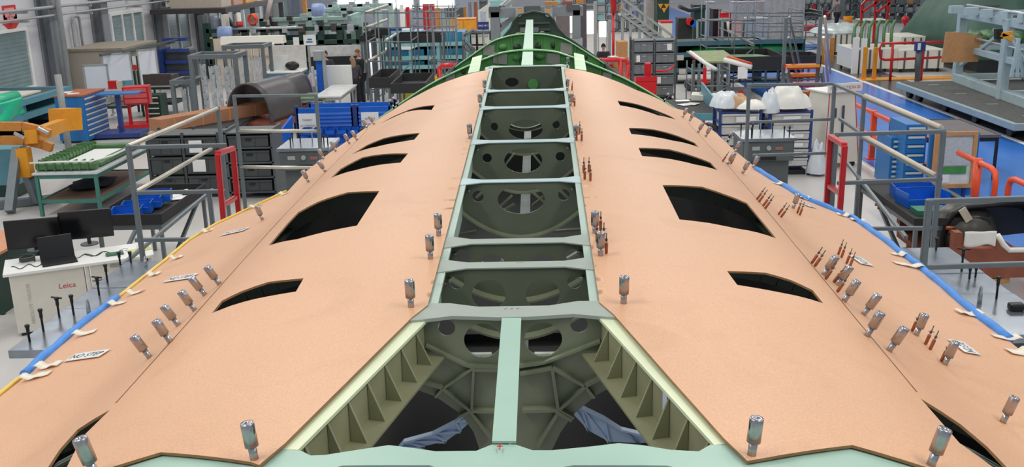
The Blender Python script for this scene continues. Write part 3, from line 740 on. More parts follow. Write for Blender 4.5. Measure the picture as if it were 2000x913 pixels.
# ------------------------------------------------------------------ factories
def rail_set(name, label, group, tubes, posts, mt=GREY, rail_m=None, r=.024, w=.055, cat='railing'):
    p0 = posts[0][0] if posts else tubes[0][0]
    t = thing(name, label, cat, (p0[0], p0[1], 0), 0, group)
    for a, b in posts: wpart(MB().bar(a, b, w, w, up=(0,1,0)), 'post', mt, t, bevel=.006)
    for q in tubes:
        mm = q[2] if len(q) > 2 else (rail_m or mt)
        if mm is CHROME: wpart(MB().tube([q[0], q[1]], r*1.25, 10), 'handrail', mm, t)
        else: wpart(MB().bar(q[0], q[1], w*.85, w*.85), 'rail', mm, t, bevel=.008)
    return t
def drawer_cabinet(name, label, x0, x1, y0, y1, h, n, m, face, top=None, fm=mat('pale_handle', (214, 210, 200), .4, var=.03), group=None):
    """face: '-y' or '+x' or '-x'"""
    t = thing(name, label, 'cabinet', ((x0+x1)/2, (y0+y1)/2, 0), 0, group)
    wpart(MB().box(x0, x1, y0, y1, .06, h-.03), 'body', m, t, bevel=.01)
    if top: wpart(MB().box(x0-.02, x1+.02, y0-.02, y1+.02, h-.03, h+.01), 'worktop', top, t)
    wpart(MB().box(x0+.04, x1-.04, y0+.04, y1-.04, 0, .06), 'plinth', BLACK, t)
    for i in range(n):
        z0 = .1+(h-.16)*i/n; z1 = .1+(h-.16)*(i+1)/n-.018
        if face == '-y': d = MB().box(x0+.03, x1-.03, y0-.015, y0, z0, z1); hb_ = MB().box(x0+.05, x1-.05, y0-.035, y0-.015, z1-.045, z1-.008)
        elif face == '+x': d = MB().box(x1, x1+.015, y0+.03, y1-.03, z0, z1); hb_ = MB().box(x1+.015, x1+.035, y0+.05, y1-.05, z1-.045, z1-.008)
        else: d = MB().box(x0-.015, x0, y0+.03, y1-.03, z0, z1); hb_ = MB().box(x0-.035, x0-.015, y0+.05, y1-.05, z1-.045, z1-.008)
        o = wpart(d, 'drawer', m, t); h_ = wpart(hb_, 'handle', fm, t); h_.parent = o
    return t
def table(name, label, x0, x1, y0, y1, h, top_m, leg_m, shelf=None, lw=.05, tt=.04, group=None, cat='table', rim=0., braces=False):
    t = thing(name, label, cat, ((x0+x1)/2, (y0+y1)/2, 0), 0, group)
    b = MB().box(x0, x1, y0, y1, h-tt, h)
    if rim:
        for q in ((x0,x1,y0,y0+.025),(x0,x1,y1-.025,y1),(x0,x0+.025,y0+.025,y1-.025),(x1-.025,x1,y0+.025,y1-.025)): b.box(*q, h-.001, h+rim)
    wpart(b, 'tabletop', top_m, t, bevel=.004)
    for x in (x0+lw, x1-lw):
        for y in (y0+lw, y1-lw): wpart(MB().box(x-lw/2, x+lw/2, y-lw/2, y+lw/2, 0, h-tt), 'leg', leg_m, t)
    ap = MB()
    for y in (y0+lw, y1-lw): ap.box(x0+lw, x1-lw, y-lw/3, y+lw/3, h-tt-.08, h-tt)
    for x in (x0+lw, x1-lw): ap.box(x-lw/3, x+lw/3, y0+lw, y1-lw, h-tt-.08, h-tt)
    wpart(ap, 'apron', leg_m, t)
    if shelf:
        b = MB().box(x0+lw, x1-lw, y0+lw, y1-lw, shelf[0]-.03, shelf[0]); wpart(b, 'shelf', shelf[1], t)
        b = MB()
        for y in (y0+lw, y1-lw): b.box(x0+lw, x1-lw, y-.02, y+.02, shelf[0]-.05, shelf[0]+.02)
        for x in (x0+lw, x1-lw): b.box(x-.02, x+.02, y0+lw, y1-lw, shelf[0]-.05, shelf[0]+.02)
        wpart(b, 'shelf_rail', leg_m, t)
    return t
def open_bin(name, m, label, cat, x, y, z, w, d, h, group, front_drop=.4, rz=0):
    b = MB(); k = .012
    b.box(-w/2, w/2, -d/2, d/2, 0, k)
    b.box(-w/2, -w/2+k, -d/2, d/2, k, h); b.box(w/2-k, w/2, -d/2, d/2, k, h); b.box(-w/2+k, w/2-k, d/2-k, d/2, k, h)
    b.box(-w/2+k, w/2-k, -d/2, -d/2+k, k, h*(1-front_drop)); b.box(-w/2-.008, w/2+.008, d/2-k, d/2+.008, h-.015, h)
    o = b.build(name, m, None, bevel=.003); o.location = (x, y, z); o.rotation_euler = (0, 0, rz)
    return tag(o, label, cat, group)
def closed_bin(m, label, x0, x1, y0, y1, z0, z1, group, sign=None, lip=True):
    t = thing('storage_bin', label, 'bin', ((x0+x1)/2, (y0+y1)/2, z0), 0, group)
    b = MB().box(x0+.01, x1-.01, y0, y1, z0, z1-.03)
    for k in range(1, 3): xx = x0+(x1-x0)*k/3; b.box(xx-.006, xx+.006, y0-.012, y0, z0+.02, z1-.05)
    wpart(b, 'body', m, t)
    wpart(MB().box(x0, x1, y0-.02, y1+.01, z1-.035, z1), 'rim', m, t)
    wpart(MB().box((x0+x1)/2-.06, (x0+x1)/2+.06, y0-.018, y0-.002, z1-.10, z1-.06), 'handle', BLACK if m is BIND else LGREY, t)
    if sign: wpart(MB().box(x0+(x1-x0)*sign[0], x0+(x1-x0)*sign[1], y0-.022, y0-.016, z0+.03, z1-.05), 'bin_label', sign[2] if len(sign) > 2 else WHITE, t)
    return t
def bin_rack(name, label, x0, x1, y0, y1, z0, h, cols, rows, fm, bm, blabel, group, gap=.03, signs=None, skip=()):
    t = thing(name, label, 'rack', ((x0+x1)/2, (y0+y1)/2, 0))
    w = .05; fr = MB()
    for c in range(cols+1):
        x = x0+(x1-x0)*c/cols
        for y in (y0, y1): wpart(MB().box(x-w/2, x+w/2, y-w/2, y+w/2, 0, h), 'upright', fm, t)
    for r in range(rows+1):
        z = z0+(h-z0-.05)*r/rows
        wpart(MB().box(x0, x1, y0, y1, z-.02, z+.005), 'shelf', fm, t)
    wpart(MB().box(x0+.03, x1-.03, y1-.02, y1, z0, h-.05), 'back_panel', fm, t)
    wpart(MB().box(x0+.05, x1-.05, y0+.05, y1-.05, 0, z0*.4+.02), 'base', BLACK, t)
    sh_ = (h-z0-.05)/rows
    for c in range(cols):
        for r in range(rows):
            if (c, r) in skip: continue
            xa = x0+(x1-x0)*c/cols+w/2+.01; xb = x0+(x1-x0)*(c+1)/cols-w/2-.01; za = z0+sh_*r+.006
            rn = ['top', 'second', 'third', 'fourth', 'fifth', 'sixth', 'seventh'][rows-1-r]
            cn = '' if cols == 1 else (('left', 'right')[c] if cols == 2 else ('left', 'middle', 'right')[c])+' column '
            closed_bin(bm, f'{blabel}, {cn}{rn} row'.replace(' ,', ','), xa, xb, y0-.02, y1-.05, za, za+sh_*.84, group, (signs or {}).get((c, r)))
    return t
# ------------------------------------------------------------------ work platforms beside the fuselage
yA, yB = 11.4, 15.0
tp = lambda x, y, d: PY(x, y, d)
def gpost(px, py, d, z=0): p = PY(px, py, d); return (p, Vector((p.x, p.y, z)))
rail_set('platform_railing', 'grey guard railing with two golden handrails behind the desk with monitors', 'grey platform railings',
    [(tp(250,288,yA), tp(442,284,yA)), (tp(262,377,yA), tp(440,374,yA)), (tp(264,469,yA), tp(384,468,yA)),
     (tp(250,286,yA), tp(425,212,yB), CHROME), (tp(263,377,yA), tp(412,291,yB), CHROME), (tp(236,520,yA), tp(415,371,yB))],
    [gpost(250,284,yA), gpost(425,208,yB), gpost(408,372,12.6)])
ySq = 16.4
rail_set('platform_railing', 'square grey guard railing in front of the blue louvre panels', 'grey platform railings',
    [(tp(455,188,ySq), tp(620,186,ySq), ), (tp(466,256,ySq), tp(620,256,ySq), CHROME), (tp(470,326,ySq), tp(620,328,ySq), CHROME)],
    [gpost(457,186,ySq), gpost(617,186,ySq)])
yR = 11.65
rail_set('platform_railing', 'grey guard railing with padded cream side rails in front of the blue drawer cabinet', 'grey platform railings',
    [(tp(1630,263,yR), tp(1843,257,yR)), (tp(1635,358,yR), tp(1840,350,yR)), (tp(1700,447,yR), tp(1832,446,yR)),
     (tp(1686,190,14.65), tp(1843,256,yR)), (tp(1682,268,14.65), tp(1832,350,yR)), (tp(1630,165,16.1), tp(1688,190,14.65)), (tp(1640,232,16.1), tp(1684,262,14.65)), (tp(1640,300,16.0), tp(1770,465,yR))],
    [gpost(1843,255,yR), gpost(1633,262,yR), gpost(1688,190,14.65), gpost(1630,164,16.1)])
pd = MB()
for a, b in ((tp(1690,190,14.55), tp(1838,253,11.75)), (tp(1688,269,14.55), tp(1828,347,11.75))): pd.tube([a+Vector((0,0,.02)), b+Vector((0,0,.02))], .034, 10)
single(pd, 'rail_padding', mat('rail_padding', (206,194,178), .5, var=.05), 'cream foam padding strapped on the two side rails beside the blue lane', 'padding')
rail_set('platform_railing', 'grey three bar guard railing in front of the dark grey pedestal on the right', 'grey platform railings',
    [(tp(1462,166,16.2), tp(1628,164,16.2)), (tp(1466,239,16.2), tp(1622,233,16.2)), (tp(1470,304,16.2), tp(1618,299,16.2))], [gpost(1463,164,16.2)])
yN = 8.6
rail_set('platform_railing', 'grey two bar guard railing over the right steel slab nearest the camera', 'grey platform railings',
    [(tp(1810,394,yN), tp(2060,386,yN)), (tp(1808,522,yN), tp(2060,514,yN))], [gpost(1815,390,yN, 1.33), gpost(2050,386,yN, 1.33)])
def red_gate(label, a, b, c, d, e, f):
    t = thing('safety_gate', label, 'gate', (a.x, a.y, 1.3), 0, 'red safety gates')
    for p, q in ((a, b), (c, d)):
        q = p+(q-p)*((p.z-.02)/(p.z-q.z)); wpart(MB().bar(p, q, .062, .062, up=(0,1,0)), 'post', REDP, t, bevel=.012)
    wpart(MB().bar(a, c, .062, .062), 'top_bar', REDP, t, bevel=.012); wpart(MB().bar(e, f, .055, .055), 'middle_bar', REDP, t, bevel=.01)
red_gate('bright red swing gate at the left platform beside the yellow edge strip', tp(425,300,11.2), tp(437,432,11.2), tp(455,290,11.8), tp(466,412,11.8), tp(434,402,11.2), tp(462,385,11.8))
red_gate('bright red swing gate at the right platform beside the blue edge tube', tp(1622,267,11.7), tp(1614,398,11.7), tp(1650,284,11.0), tp(1640,415,11.0), tp(1618,363,11.7), tp(1644,380,11.0))
# ------------------------------------------------------------------ ground steel slabs with posts
def slab(x0, x1, label):
    t = thing('steel_slab', label, 'slab', ((x0+x1)/2, 9.6, 0), 0, 'ground steel fixture slabs')
    b = MB().box(x0, x1, 8.25, 9.35, 1.17, 1.25).box(x0, x1, 9.36, 10.0, 1.17, 1.245).box(x0, x1, 10.01, 10.95, 1.17, 1.25)
    wpart(b, 'plate', STEELPL, t, bevel=.008)
    for xa in (x0+.15, x1-.55):
        for ya in (8.5, 10.3): wpart(MB().box(xa, xa+.4, ya, ya+.4, 0, 1.17), 'pedestal', DGREY, t, bevel=.02)
slab(-4.75, -2.75, 'ground steel fixture slab with black posts below the left panel rim')
slab(2.75, 4.78, 'ground steel fixture slab with tape measure below the right panel rim')
def peg(px, py, h, label, tee=False, silver=False):
    p = at(px, py, 1.25); t = thing('locating_post', label, 'post', p, 0, 'posts on the steel slabs')
    if silver: MB().lathe((0,0,0), (0,0,1), [(.022,0),(.022,h*.55),(.016,h*.6),(.016,h*.8),(0,h)], 12).build('body', ALU, t)
    else:
        MB().lathe((0,0,0), (0,0,1), [(.011,0),(.011,h*.6),(.016,h*.62),(.016,h)], 10).build('body', BLACK, t)
        b = MB().lathe((0,0,h), (0,0,1), [(.02,-.02),(.024,0),(.018,.01)], 10)
        if tee: b.bar((-.06,.02,h+.005), (.06,-.02,h+.005), .014)
        b.build('knob', BLACK, t)
for i, (x, y, h, k) in enumerate([(58,668,.16,0),(85,648,.22,0),(116,620,.2,1),(144,615,.2,0),(174,613,.16,2),(194,578,.2,1),(210,552,.2,0),(235,518,.15,0),(256,514,.13,0),(285,520,.12,2)]):
    peg(x, y, h, f'{"silver" if k == 2 else "black"} locating post on the left steel slab, {ORD[i]} counted from its near corner', k == 1, k == 2)
for i, (x, y, h, k) in enumerate([(1946,584,.22,0),(1913,592,.18,2),(1905,543,.14,0),(1893,546,.15,0),(1878,530,.24,1),(1828,489,.14,0)]):
    peg(x, y, h, f'{"silver" if k == 2 else "black"} locating post on the right steel slab, {ORD[i]} counted from the camera', k == 1, k == 2)
p = at(1984, 606, 1.25); t = thing('tape_measure', 'black tape measure lying on the right steel slab', 'tape measure', p)
MB().box(-.07,.07,-.05,.05,0,.07).build('case', BLACK, t, bevel=.02); MB().box(-.09,-.07,-.012,.012,0,.004).build('blade_tip', ALU, t)
# dark grey pedestals with pinned tops
def pedestal(label, x0, x1, y0, y1, pins):
    t = thing('fixture_pedestal', label, 'pedestal', ((x0+x1)/2, (y0+y1)/2, 0), 0, 'dark grey fixture pedestals')
    wpart(MB().box(x0+.06, x1-.06, y0+.1, y1-.1, 0, .85), 'column', DGREY, t, bevel=.02)
    wpart(MB().box(x0, x1, y0, y1, .82, 1.19), 'head_box', DGREY, t, bevel=.02)
    wpart(MB().box(x0-.03, x1+.03, y0-.03, y1+.03, 1.19, 1.25), 'top_plate', STEELPL, t, bevel=.006)
    wpart(MB().box((x0+x1)/2-.14, (x0+x1)/2+.14, y0-.012, y0+.02, .84, .93), 'slot', BLACK, t)
    for dx, r in ((.0, .05),): wpart(MB().cyl(((x0+x1)/2+dx, y0, 1.07), ((x0+x1)/2+dx, y0-.05, 1.07), r, r*.8), 'dial', LGREY, t)
    wpart(MB().box((x0+x1)/2+.12, (x0+x1)/2+.26, y0-.012, y0, 1.03, 1.09), 'name_plate', mat('rating_plate', (150,100,96), .5), t)
    wpart(MB().box((x0+x1)/2-.3, (x0+x1)/2-.16, y0-.012, y0, 1.03, 1.1), 'switch_plate', LGREY, t)
    for k, (u, v) in enumerate(pins):
        x = x0+(x1-x0)*u; y = y0+(y1-y0)*v
        wpart(MB().lathe((x, y, 1.25), (0,0,1), [(.012,0),(.012,.12),(.018,.13),(.018,.17),(0,.18)], 8), 'locating_post', BLACK if k else ALU, t)
PN = [(.5,.8),(.1,.75),(.3,.6),(.72,.7),(.86,.3),(.95,.25),(.2,.2)]
pedestal('dark grey fixture pedestal with pinned top before the blue louvre racks', -4.7, -3.78, 17.95, 18.95, PN)
pedestal('dark grey fixture pedestal with pinned top before the blue framed bin racks', 3.86, 4.80, 17.95, 18.85, PN)
# ------------------------------------------------------------------ left side, near to far
# measuring desk
uA = math.atan2(.58, 1.23); o0 = Vector((-6.66, 11.77, 0)); U = Vector((math.cos(uA), math.sin(uA), 0)); V = Vector((-U.y, U.x, 0))
DK = thing('measuring_desk', 'white topped measuring desk with pale cabinet below beside the left steel slab', 'desk', o0, uA)
MB().box(-.04, 1.78, -.04, .68, .83, .87).build('desktop', WHTP, DK, bevel=.006)
MB().box(.02, .90, .02, .62, .04, .83).build('cabinet', CREAMW, DK, bevel=.01)
MB().box(.92, .96, .02, .62, 0, .83).box(1.70, 1.74, .02, .62, 0, .83).build('side_panel', CREAMW, DK)
d = MB().box(.98, 1.68, 0, .6, .62, .82).build('drawer', CREAMW, DK); MB().box(1.22, 1.44, -.012, 0, .765, .80).build('handle', LGREY, d)
d = MB().box(.98, 1.68, 0, .6, .08, .60).build('cupboard_door', CREAMW, DK); MB().box(1.00, 1.03, -.02, 0, .35, .52).build('handle', LGREY, d)
[MB().box(x, x+.1, y, y+.1, 0, .05).build('foot', BLACK, DK) for x in (.06, .8) for y in (.04, .5)]
def dlocal(x, y, z): return o0+U*x+V*y+Vector((0, 0, z))
text('Leica', .2, dlocal(.68, .018, .60), U, (0,0,1), -V, RED, 'lettering', DK); 
tx = [c for c in DK.children if c.name.startswith('lettering')]
for c in tx:                                    # the desk is turned: bring the lettering into its frame
    R_ = Matrix.Rotation(-uA, 4, 'Z'); c.data.transform(R_)
def desk_text(s, w, x, z, u, v, m):
    text(s, w, dlocal(x, .018, z), u, v, -V, m, 'lettering', DK); c = [q for q in DK.children if q.name.startswith('lettering')][-1]; c.data.transform(Matrix.Rotation(-uA, 4, 'Z'))
desk_text('ABSOLUTE TRACKER', .55, .22, .42, (0,0,1), -U, mat('pale_print', (178,176,176), .6))
LP = thing('laptop', 'open black laptop standing on the white measuring desk', 'laptop', dlocal(.62, .22, .87), uA+.1)
MB().box(-.21, .21, -.15, .15, 0, .022).build('keyboard_base', BLACK, LP, bevel=.005)
MB().xbox((0, .20, .16), (.42, .014, .30), Matrix.Rotation(-.3, 3, 'X')).build('screen', mat('black_screen', (12, 13, 16), .2, var=.1), LP, bevel=.004)
for nm, pa, pb, lab in (('monitor', (64,456), None, 'wide black monitor behind the laptop, left of the pair'), ('monitor', (168,438), None, 'wide black monitor behind the laptop, right of the pair')):
    c = PY(pa[0], pa[1], 12.75 if pa[0] < 100 else 13.0); t = thing('monitor', lab, 'monitor', (c.x, c.y, .87), .30)
    MB().box(-.34, .34, -.02, .02, c.z-.87-.20, c.z-.87+.20).build('screen', mat('black_screen', (12, 13, 16), .2), t, bevel=.006)
    MB().cyl((0,.06,0), (0,.06,c.z-.87), .025).box(-.05,.05,.0,.07,c.z-.92,c.z-.82).build('stand', DGREY, t); MB().cyl((0,.06,0), (0,.06,.015), .12, n=16).build('base', DGREY, t)
c = dlocal(.24, .42, .87)
single(MB().tube([(c.x+.09*math.cos(a*.5), c.y+.09*math.sin(a*.5), c.z+.015+.0016*a) for a in range(44)], .011, 6), 'cable_coil', BIND, 'grey coil of cable lying on the left end of the measuring desk', 'cable')
for i, (x, y, L_) in enumerate(((.9, .35, .5), (.25, .2, .4), (1.2, .35, .55))):
    q = [dlocal(x+L_*(k/12-.5), y+.09*math.sin(k*1.1+i), .876) for k in range(13)]
    single(MB().tube(q, .006, 5), 'loose_cable', DSTEEL, f'thin loose dark cable on the measuring desk, {("behind the laptop", "by the cable coil", "at the right end")[i]}', 'cable')
c = dlocal(1.3, .22, .87); single(MB().xbox(c+Vector((0,0,.012)), (.22,.12,.022), Matrix.Rotation(.5, 3, 'Z')), 'circuit_box', mat('green_box', (60,110,84), .5), 'flat green box lying on the measuring desk right of the laptop', 'box')
for i, (x, y, m) in enumerate(((1.62,.3,mat('yellow_sheet',(206,204,120),.6)), (1.5,.5,WHITE))):
    c = dlocal(x, y, .872+i*.002); single(MB().xbox(c+Vector((0,0,.002)), (.3,.2,.003), Matrix.Rotation(.8+i, 3, 'Z')), 'paper_sheet', m, f'{("yellow","white")[i]} paper sheet on the right end of the measuring desk', 'paper')
t = table('wood_desk', 'orange wood topped desk with dark green side behind the two monitors', -9.2, -7.25, 12.6, 13.9, .87, mat('orange_wood', (206,140,104), .5, var=.08, scale=10), DGREEN, group=None, cat='desk')
wpart(MB().box(-7.5, -7.3, 12.65, 13.85, 0, .8), 'side_panel', DGREEN, t)
# black work tray on legs with blue bins
TT = table('tray_table', 'black rimmed tray table with blue bins behind the left guard railing', -6.35, -5.35, 13.7, 15.7, 1.0, BLACKM, GREY, cat='table', rim=.12)
wpart(MB().bar((-5.45,13.8,.1), (-5.45,15.5,.85), .05), 'brace', GREY, TT); wpart(MB().bar((-6.25,13.8,.1), (-6.25,15.5,.85), .05), 'brace', GREY, TT)
for i in range(4):
    open_bin('parts_bin', BLUE, f'blue open parts bin on the black tray table, {ORD[i]} from the near end', 'bin', -5.95+.05*i, 13.95+i*.27, 1.005+.02*i, .42, .26, .16, 'blue bins on the tray table', rz=.2)
single(MB().xbox((-5.62,15.1,1.02), (.3,.22,.012), Matrix.Rotation(.4, 3, 'Z')).xbox((-5.72,15.22,1.03), (.2,.2,.01), Matrix.Rotation(1., 3, 'Z')), 'paper_stack', WHITE, 'white papers lying on the black tray table behind the blue bins', 'paper')
single(MB().blob((-5.6,15.45,1.04), (.06,.05,.04), 6, rough=.3), 'tape_roll', CREAM, 'small cream lump lying at the far end of the tray table', 'tape')
# teal table with green framed part
table('steel_table', 'green legged steel table holding the green ribbed frame by the aisle', -9.45, -8.2, 18.05, 20.9, .85, mat('pale_top', (196,200,202), .4), TEALG, shelf=(.3, mat('brown_shelf', (110,84,70), .7)), lw=.06)
GP = thing('ribbed_part', 'green ribbed aircraft frame lying on the green legged table', 'aircraft part', (-8.85, 19.4, .86))
mb = MB()
mb.box(-9.45,-8.3,18.2,18.45,.87,1.0).box(-9.5,-9.25,18.4,20.6,.87,.98).box(-8.5,-8.3,18.5,20.5,.87,.95).box(-9.4,-8.4,20.4,20.6,.87,.96)
wpart(mb, 'frame', GRNTRAY, GP, bevel=.03)
rbm = MB()
for k in range(14): rbm.box(-9.52,-9.24,18.5+k*.15,18.53+k*.15,.87,1.02)
for k in range(7): rbm.box(-9.4+k*.16,-9.37+k*.16,18.18,18.47,.87,1.03)
wpart(rbm, 'rib', GRNTRAY, GP); wpart(MB().box(-9.2,-8.55,18.6,20.3,.87,.885), 'liner', WHTP, GP)
wpart(MB().tube([(-9.5,18.15,1.03),(-8.9,18.12,1.05),(-8.35,18.2,1.03),(-8.28,19,.98),(-8.3,20.5,.97)], .018, 6), 'seal_strip', WHTP, GP)
single(MB().blob((-8.9,19.3,.37), (.42,.5,.08), 8, rough=.5), 'dark_jacket', mat('navy_cloth', (36,44,60), .85), 'crumpled dark navy cloth on the lower shelf of the green legged table', 'cloth')
# black bin shelves
bin_rack('bin_shelf', 'low charcoal bin shelf with six drawers behind the left railing', -7.72, -6.28, 19.4, 20.1, .12, 1.34, 2, 3, BIND, BIND, 'charcoal bin in the low shelf behind the left railing', 'charcoal bins', signs={(1,2): (.15,.55), (1,1): (.2,.6)})
t = thing('bin_shelf', 'low charcoal shelf beside the square grey railing with open slots', 'rack', (-5.7, 19.6, 0))
for k in range(5): wpart(MB().box(-6.1,-5.15,19.2,20.0,.12+k*.3,.15+k*.3), 'shelf', DGREY, t)
for x in (-6.1,-5.18): wpart(MB().box(x,x+.04,19.2,20.0,0,1.4), 'side_panel', DGREY, t)
wpart(MB().box(-6.1,-5.15,19.98,20.0,.1,1.35), 'back_panel', BLACK, t)
for k in range(4):
    closed_bin(BIND, f'dark bin in the slotted shelf beside the square railing, {ORD[k]} from the bottom', -6.03, -5.22, 19.22, 19.9, .16+k*.3, .38+k*.3, 'dark bins in the slotted shelf')
# long cardboard carton on a dark stand
a = at(362, 258, .55); t = thing('carton', 'long brown cardboard carton lying before the grey hanging frame', 'carton', (-8.1, 24.6, .55))
Rz = Matrix.Rotation(.95, 3, 'Z'); c = (at(372,256,.55)+at(452,222,.55))/2
wpart(MB().xbox(c+Vector((0,0,.16)), (3.4,.5,.32), Rz), 'box', mat('carton_brown', (172,120,88), .75, var=.06), t, bevel=.01)
for k in range(4): wpart(MB().xbox(c+Rz@Vector((-1.3+k*.85,0,0))+Vector((0,0,.16)), (.05,.51,.33), Rz), 'strap', CARD, t)
table('dark_stand', 'low dark stand under the long cardboard carton', c.x-.9, c.x+.9, c.y-1.5, c.y+1.5, .55, BLACKM, DGREY, cat='stand')
# grey portal frames with hanging perforated parts
def hang_frame(label, x0, x1, ytop0, ytop1, ybot, Y, n, seed, part):
    rnd = random.Random(seed); a = PY(x0, ytop0, Y); b = PY(x1, ytop1, Y); zt = (a.z+b.z)/2
    t = thing('hanging_rack', label, 'frame', ((a.x+b.x)/2, Y, 0))
    for x in (a.x, b.x): wpart(MB().box(x-.055, x+.055, Y-.055, Y+.055, .1, zt-.12), 'post', GREY, t); wpart(MB().box(x-.055, x+.055, Y+.905, Y+1.015, .1, zt-.12), 'post', GREY, t)
    tb = MB().box(a.x-.06, b.x+.06, Y-.06, Y+.06, zt-.12, zt).box(a.x-.06, b.x+.06, Y+.9, Y+1.02, zt-.12, zt)
    for x in (a.x, b.x): tb.box(x-.06, x+.06, Y+.06, Y+.9, zt-.12, zt)
    wpart(tb, 'top_frame', GREY, t)
    wpart(MB().box(a.x-.1, b.x+.1, Y-.1, Y+1.05, 0, .1), 'base', GREY, t)
    w = (b.x-a.x-.2)/n
    for i in range(n):
        x = a.x+.1+w*(i+.5); L_ = zt-.35-rnd.random()*.25; ww = w*.8
        hs = [(x-ww/2+ww*(.3+.4*(k % 2)), .25+k*L_/9) for k in range(9)]
        z0 = .12
        mbp = sheet([(x-ww/2, z0), (x+ww/2, z0), (x+ww*.42, z0+L_*.5), (x+ww/2, z0+L_), (x-ww/2, z0+L_), (x-ww*.4, z0+L_*.4)], [ell(hx, hz+z0*.3, ww*.13, ww*.16, 8) for hx, hz in hs], lambda u, v: (u, Y+.3+.1*(i % 2), v), .03, edge=.4, nfn=lambda u, v: Vector((0,-1,0)), rim=0)
        o = wpart(mbp, 'hook_strip', ALU, t) if False else single(mbp, 'perforated_plate', mat('bright_aluminium', (206,210,214), .4, .35, var=.2, scale=9), f'perforated bare metal panel hanging in {part}, {ORD[i]} from the left', 'metal panel', f'perforated panels in {part}')
        single(MB().tube([(x, Y+.3, z0+L_-.02), (x, Y+.3, zt-.06)], .012, 6), 'hanger_rod', GREY, f'thin hanger rod above a perforated panel in {part}, {ORD[i]} from the left', 'rod', f'hanger rods in {part}')
hang_frame('tall grey hanging frame with perforated metal parts, nearer of the pair', 372, 458, 112, 101, 240, 27.5, 5, 3, 'the nearer grey frame')
hang_frame('tall grey hanging frame with perforated metal parts before the beige boards', 437, 512, 90, 86, 200, 33.0, 5, 5, 'the farther grey frame')
hang_frame('short grey frame with hanging bare metal parts left of the nearer tall frame', 336, 372, 158, 155, 245, 27.8, 2, 8, 'the short grey frame')
# dark half barrels
def half_barrel(label, px0, px1, pyt, Y, L_, ang):
    a = PY(px0, pyt, Y); b = PY(px1, pyt, Y); r = (b.x-a.x)/2; c = ((a.x+b.x)/2, Y, 0); zt = a.z
    t = thing('cowl_shell', label, 'shell', c, ang, 'dark cowl shells')
    mb = MB(); mb.grid(lambda u, v: Vector((-r*math.cos(PI*u)*(1-.08*v), v*L_, .45+(zt-.45)*math.sin(PI*u)**.8)), 26, 6)
    o = mb.build('shell', mat('graphite_shell', (74,70,72), .4, var=.15), t); md = o.modifiers.new('thick', 'SOLIDIFY'); md.thickness = .05
    MB().box(-r-.05, r+.05, .1, L_-.1, .3, .46).build('cradle', CARDR, t)
    for x in (-r+.1, r-.1):
        for y in (.3, L_-.3): MB().cyl((x, y, 0), (x, y, .3), .07).build('castor', BLACK, t)
half_barrel('dark graphite half barrel cowl with open mouth behind the square railing', 430, 530, 164, 26.0, 1.7, -.3)
half_barrel('dark graphite half barrel cowl behind the other one beside the work bench', 520, 576, 150, 28.6, 1.2, -.25)
# teal bench with bubble wrap
t = thing('long_bench', 'long teal bench with dark panels along the left window wall', 'bench', (-14.8, 26, 0))
wpart(MB().box(-16.0,-13.85,20.5,29.2,1.05,1.12), 'bench_top', mat('dark_top', (78,84,80), .6), t)
for z in (1.0, .62): wpart(MB().box(-13.9,-13.72,20.5,29.1,z,z+.16), 'beam', TEAL, t)
wpart(MB().box(-16.0,-13.72,29.1,29.25,.1,1.165), 'end_panel', TEAL, t)
for y in (20.6,23.6,26.6,29.0): wpart(MB().box(-14.0,-13.86,y-.08,y+.08,0,1.05), 'leg', TEAL, t)
wpart(MB().box(-15.9,-13.95,20.6,29.05,.15,.2), 'shelf', BLACK, t); wpart(MB().box(-15.9,-15.8,20.6,29.05,.2,1.0), 'back_panel', BLACK, t)
single(MB().box(-15.6,-14.2,23.5,28.3,1.125,1.17), 'cream_board', CREAMW, 'flat cream board lying on the long teal bench', 'board')
p = at(30, 200, 1.22); t = thing('bubble_wrap', 'mint green roll of bubble wrap hanging over the teal bench edge', 'wrap roll', (p.x, p.y, 1.12))
wpart(MB().tube([(-13.9,24.3,1.26),(-13.9,25.2,1.28),(-13.9,26.3,1.26)], .16, 14), 'roll', BUBBLE, t)
dr = MB(); dr.grid(lambda u, v: Vector((-13.72+.05*math.sin(u*9+v*4)*v, 24.3+u*2.0, 1.25-v*(.55-.25*abs(u-.6)))), 14, 8); o = wpart(dr, 'loose_sheet', BUBBLE, t); md = o.modifiers.new('t', 'SOLIDIFY'); md.thickness = .01
drawer_cabinet('drawer_cabinet', 'tall blue drawer cabinet with brown wood top beside the teal bench', -12.72, -11.95, 26.0, 27.4, 1.28, 8, BLUEC, '+x', top=WOOD)
for i in range(2): single(MB().xbox((-12.35-.3*i,26.35+.3*i,1.297), (.3,.22,.008), Matrix.Rotation(.6+i, 3, 'Z')), 'paper_sheet', WHITE, f'white paper sheet on the wood topped blue cabinet, {("front","rear")[i]} one', 'paper')
p = F(134, 290); single(MB().cyl((p[0],p[1],0), (p[0]+.0,p[1],1.92), .085), 'bollard_post', mat('post_grey', (150,152,150), .5), 'tall pale grey steel post standing before the blue drawer cabinet', 'post')
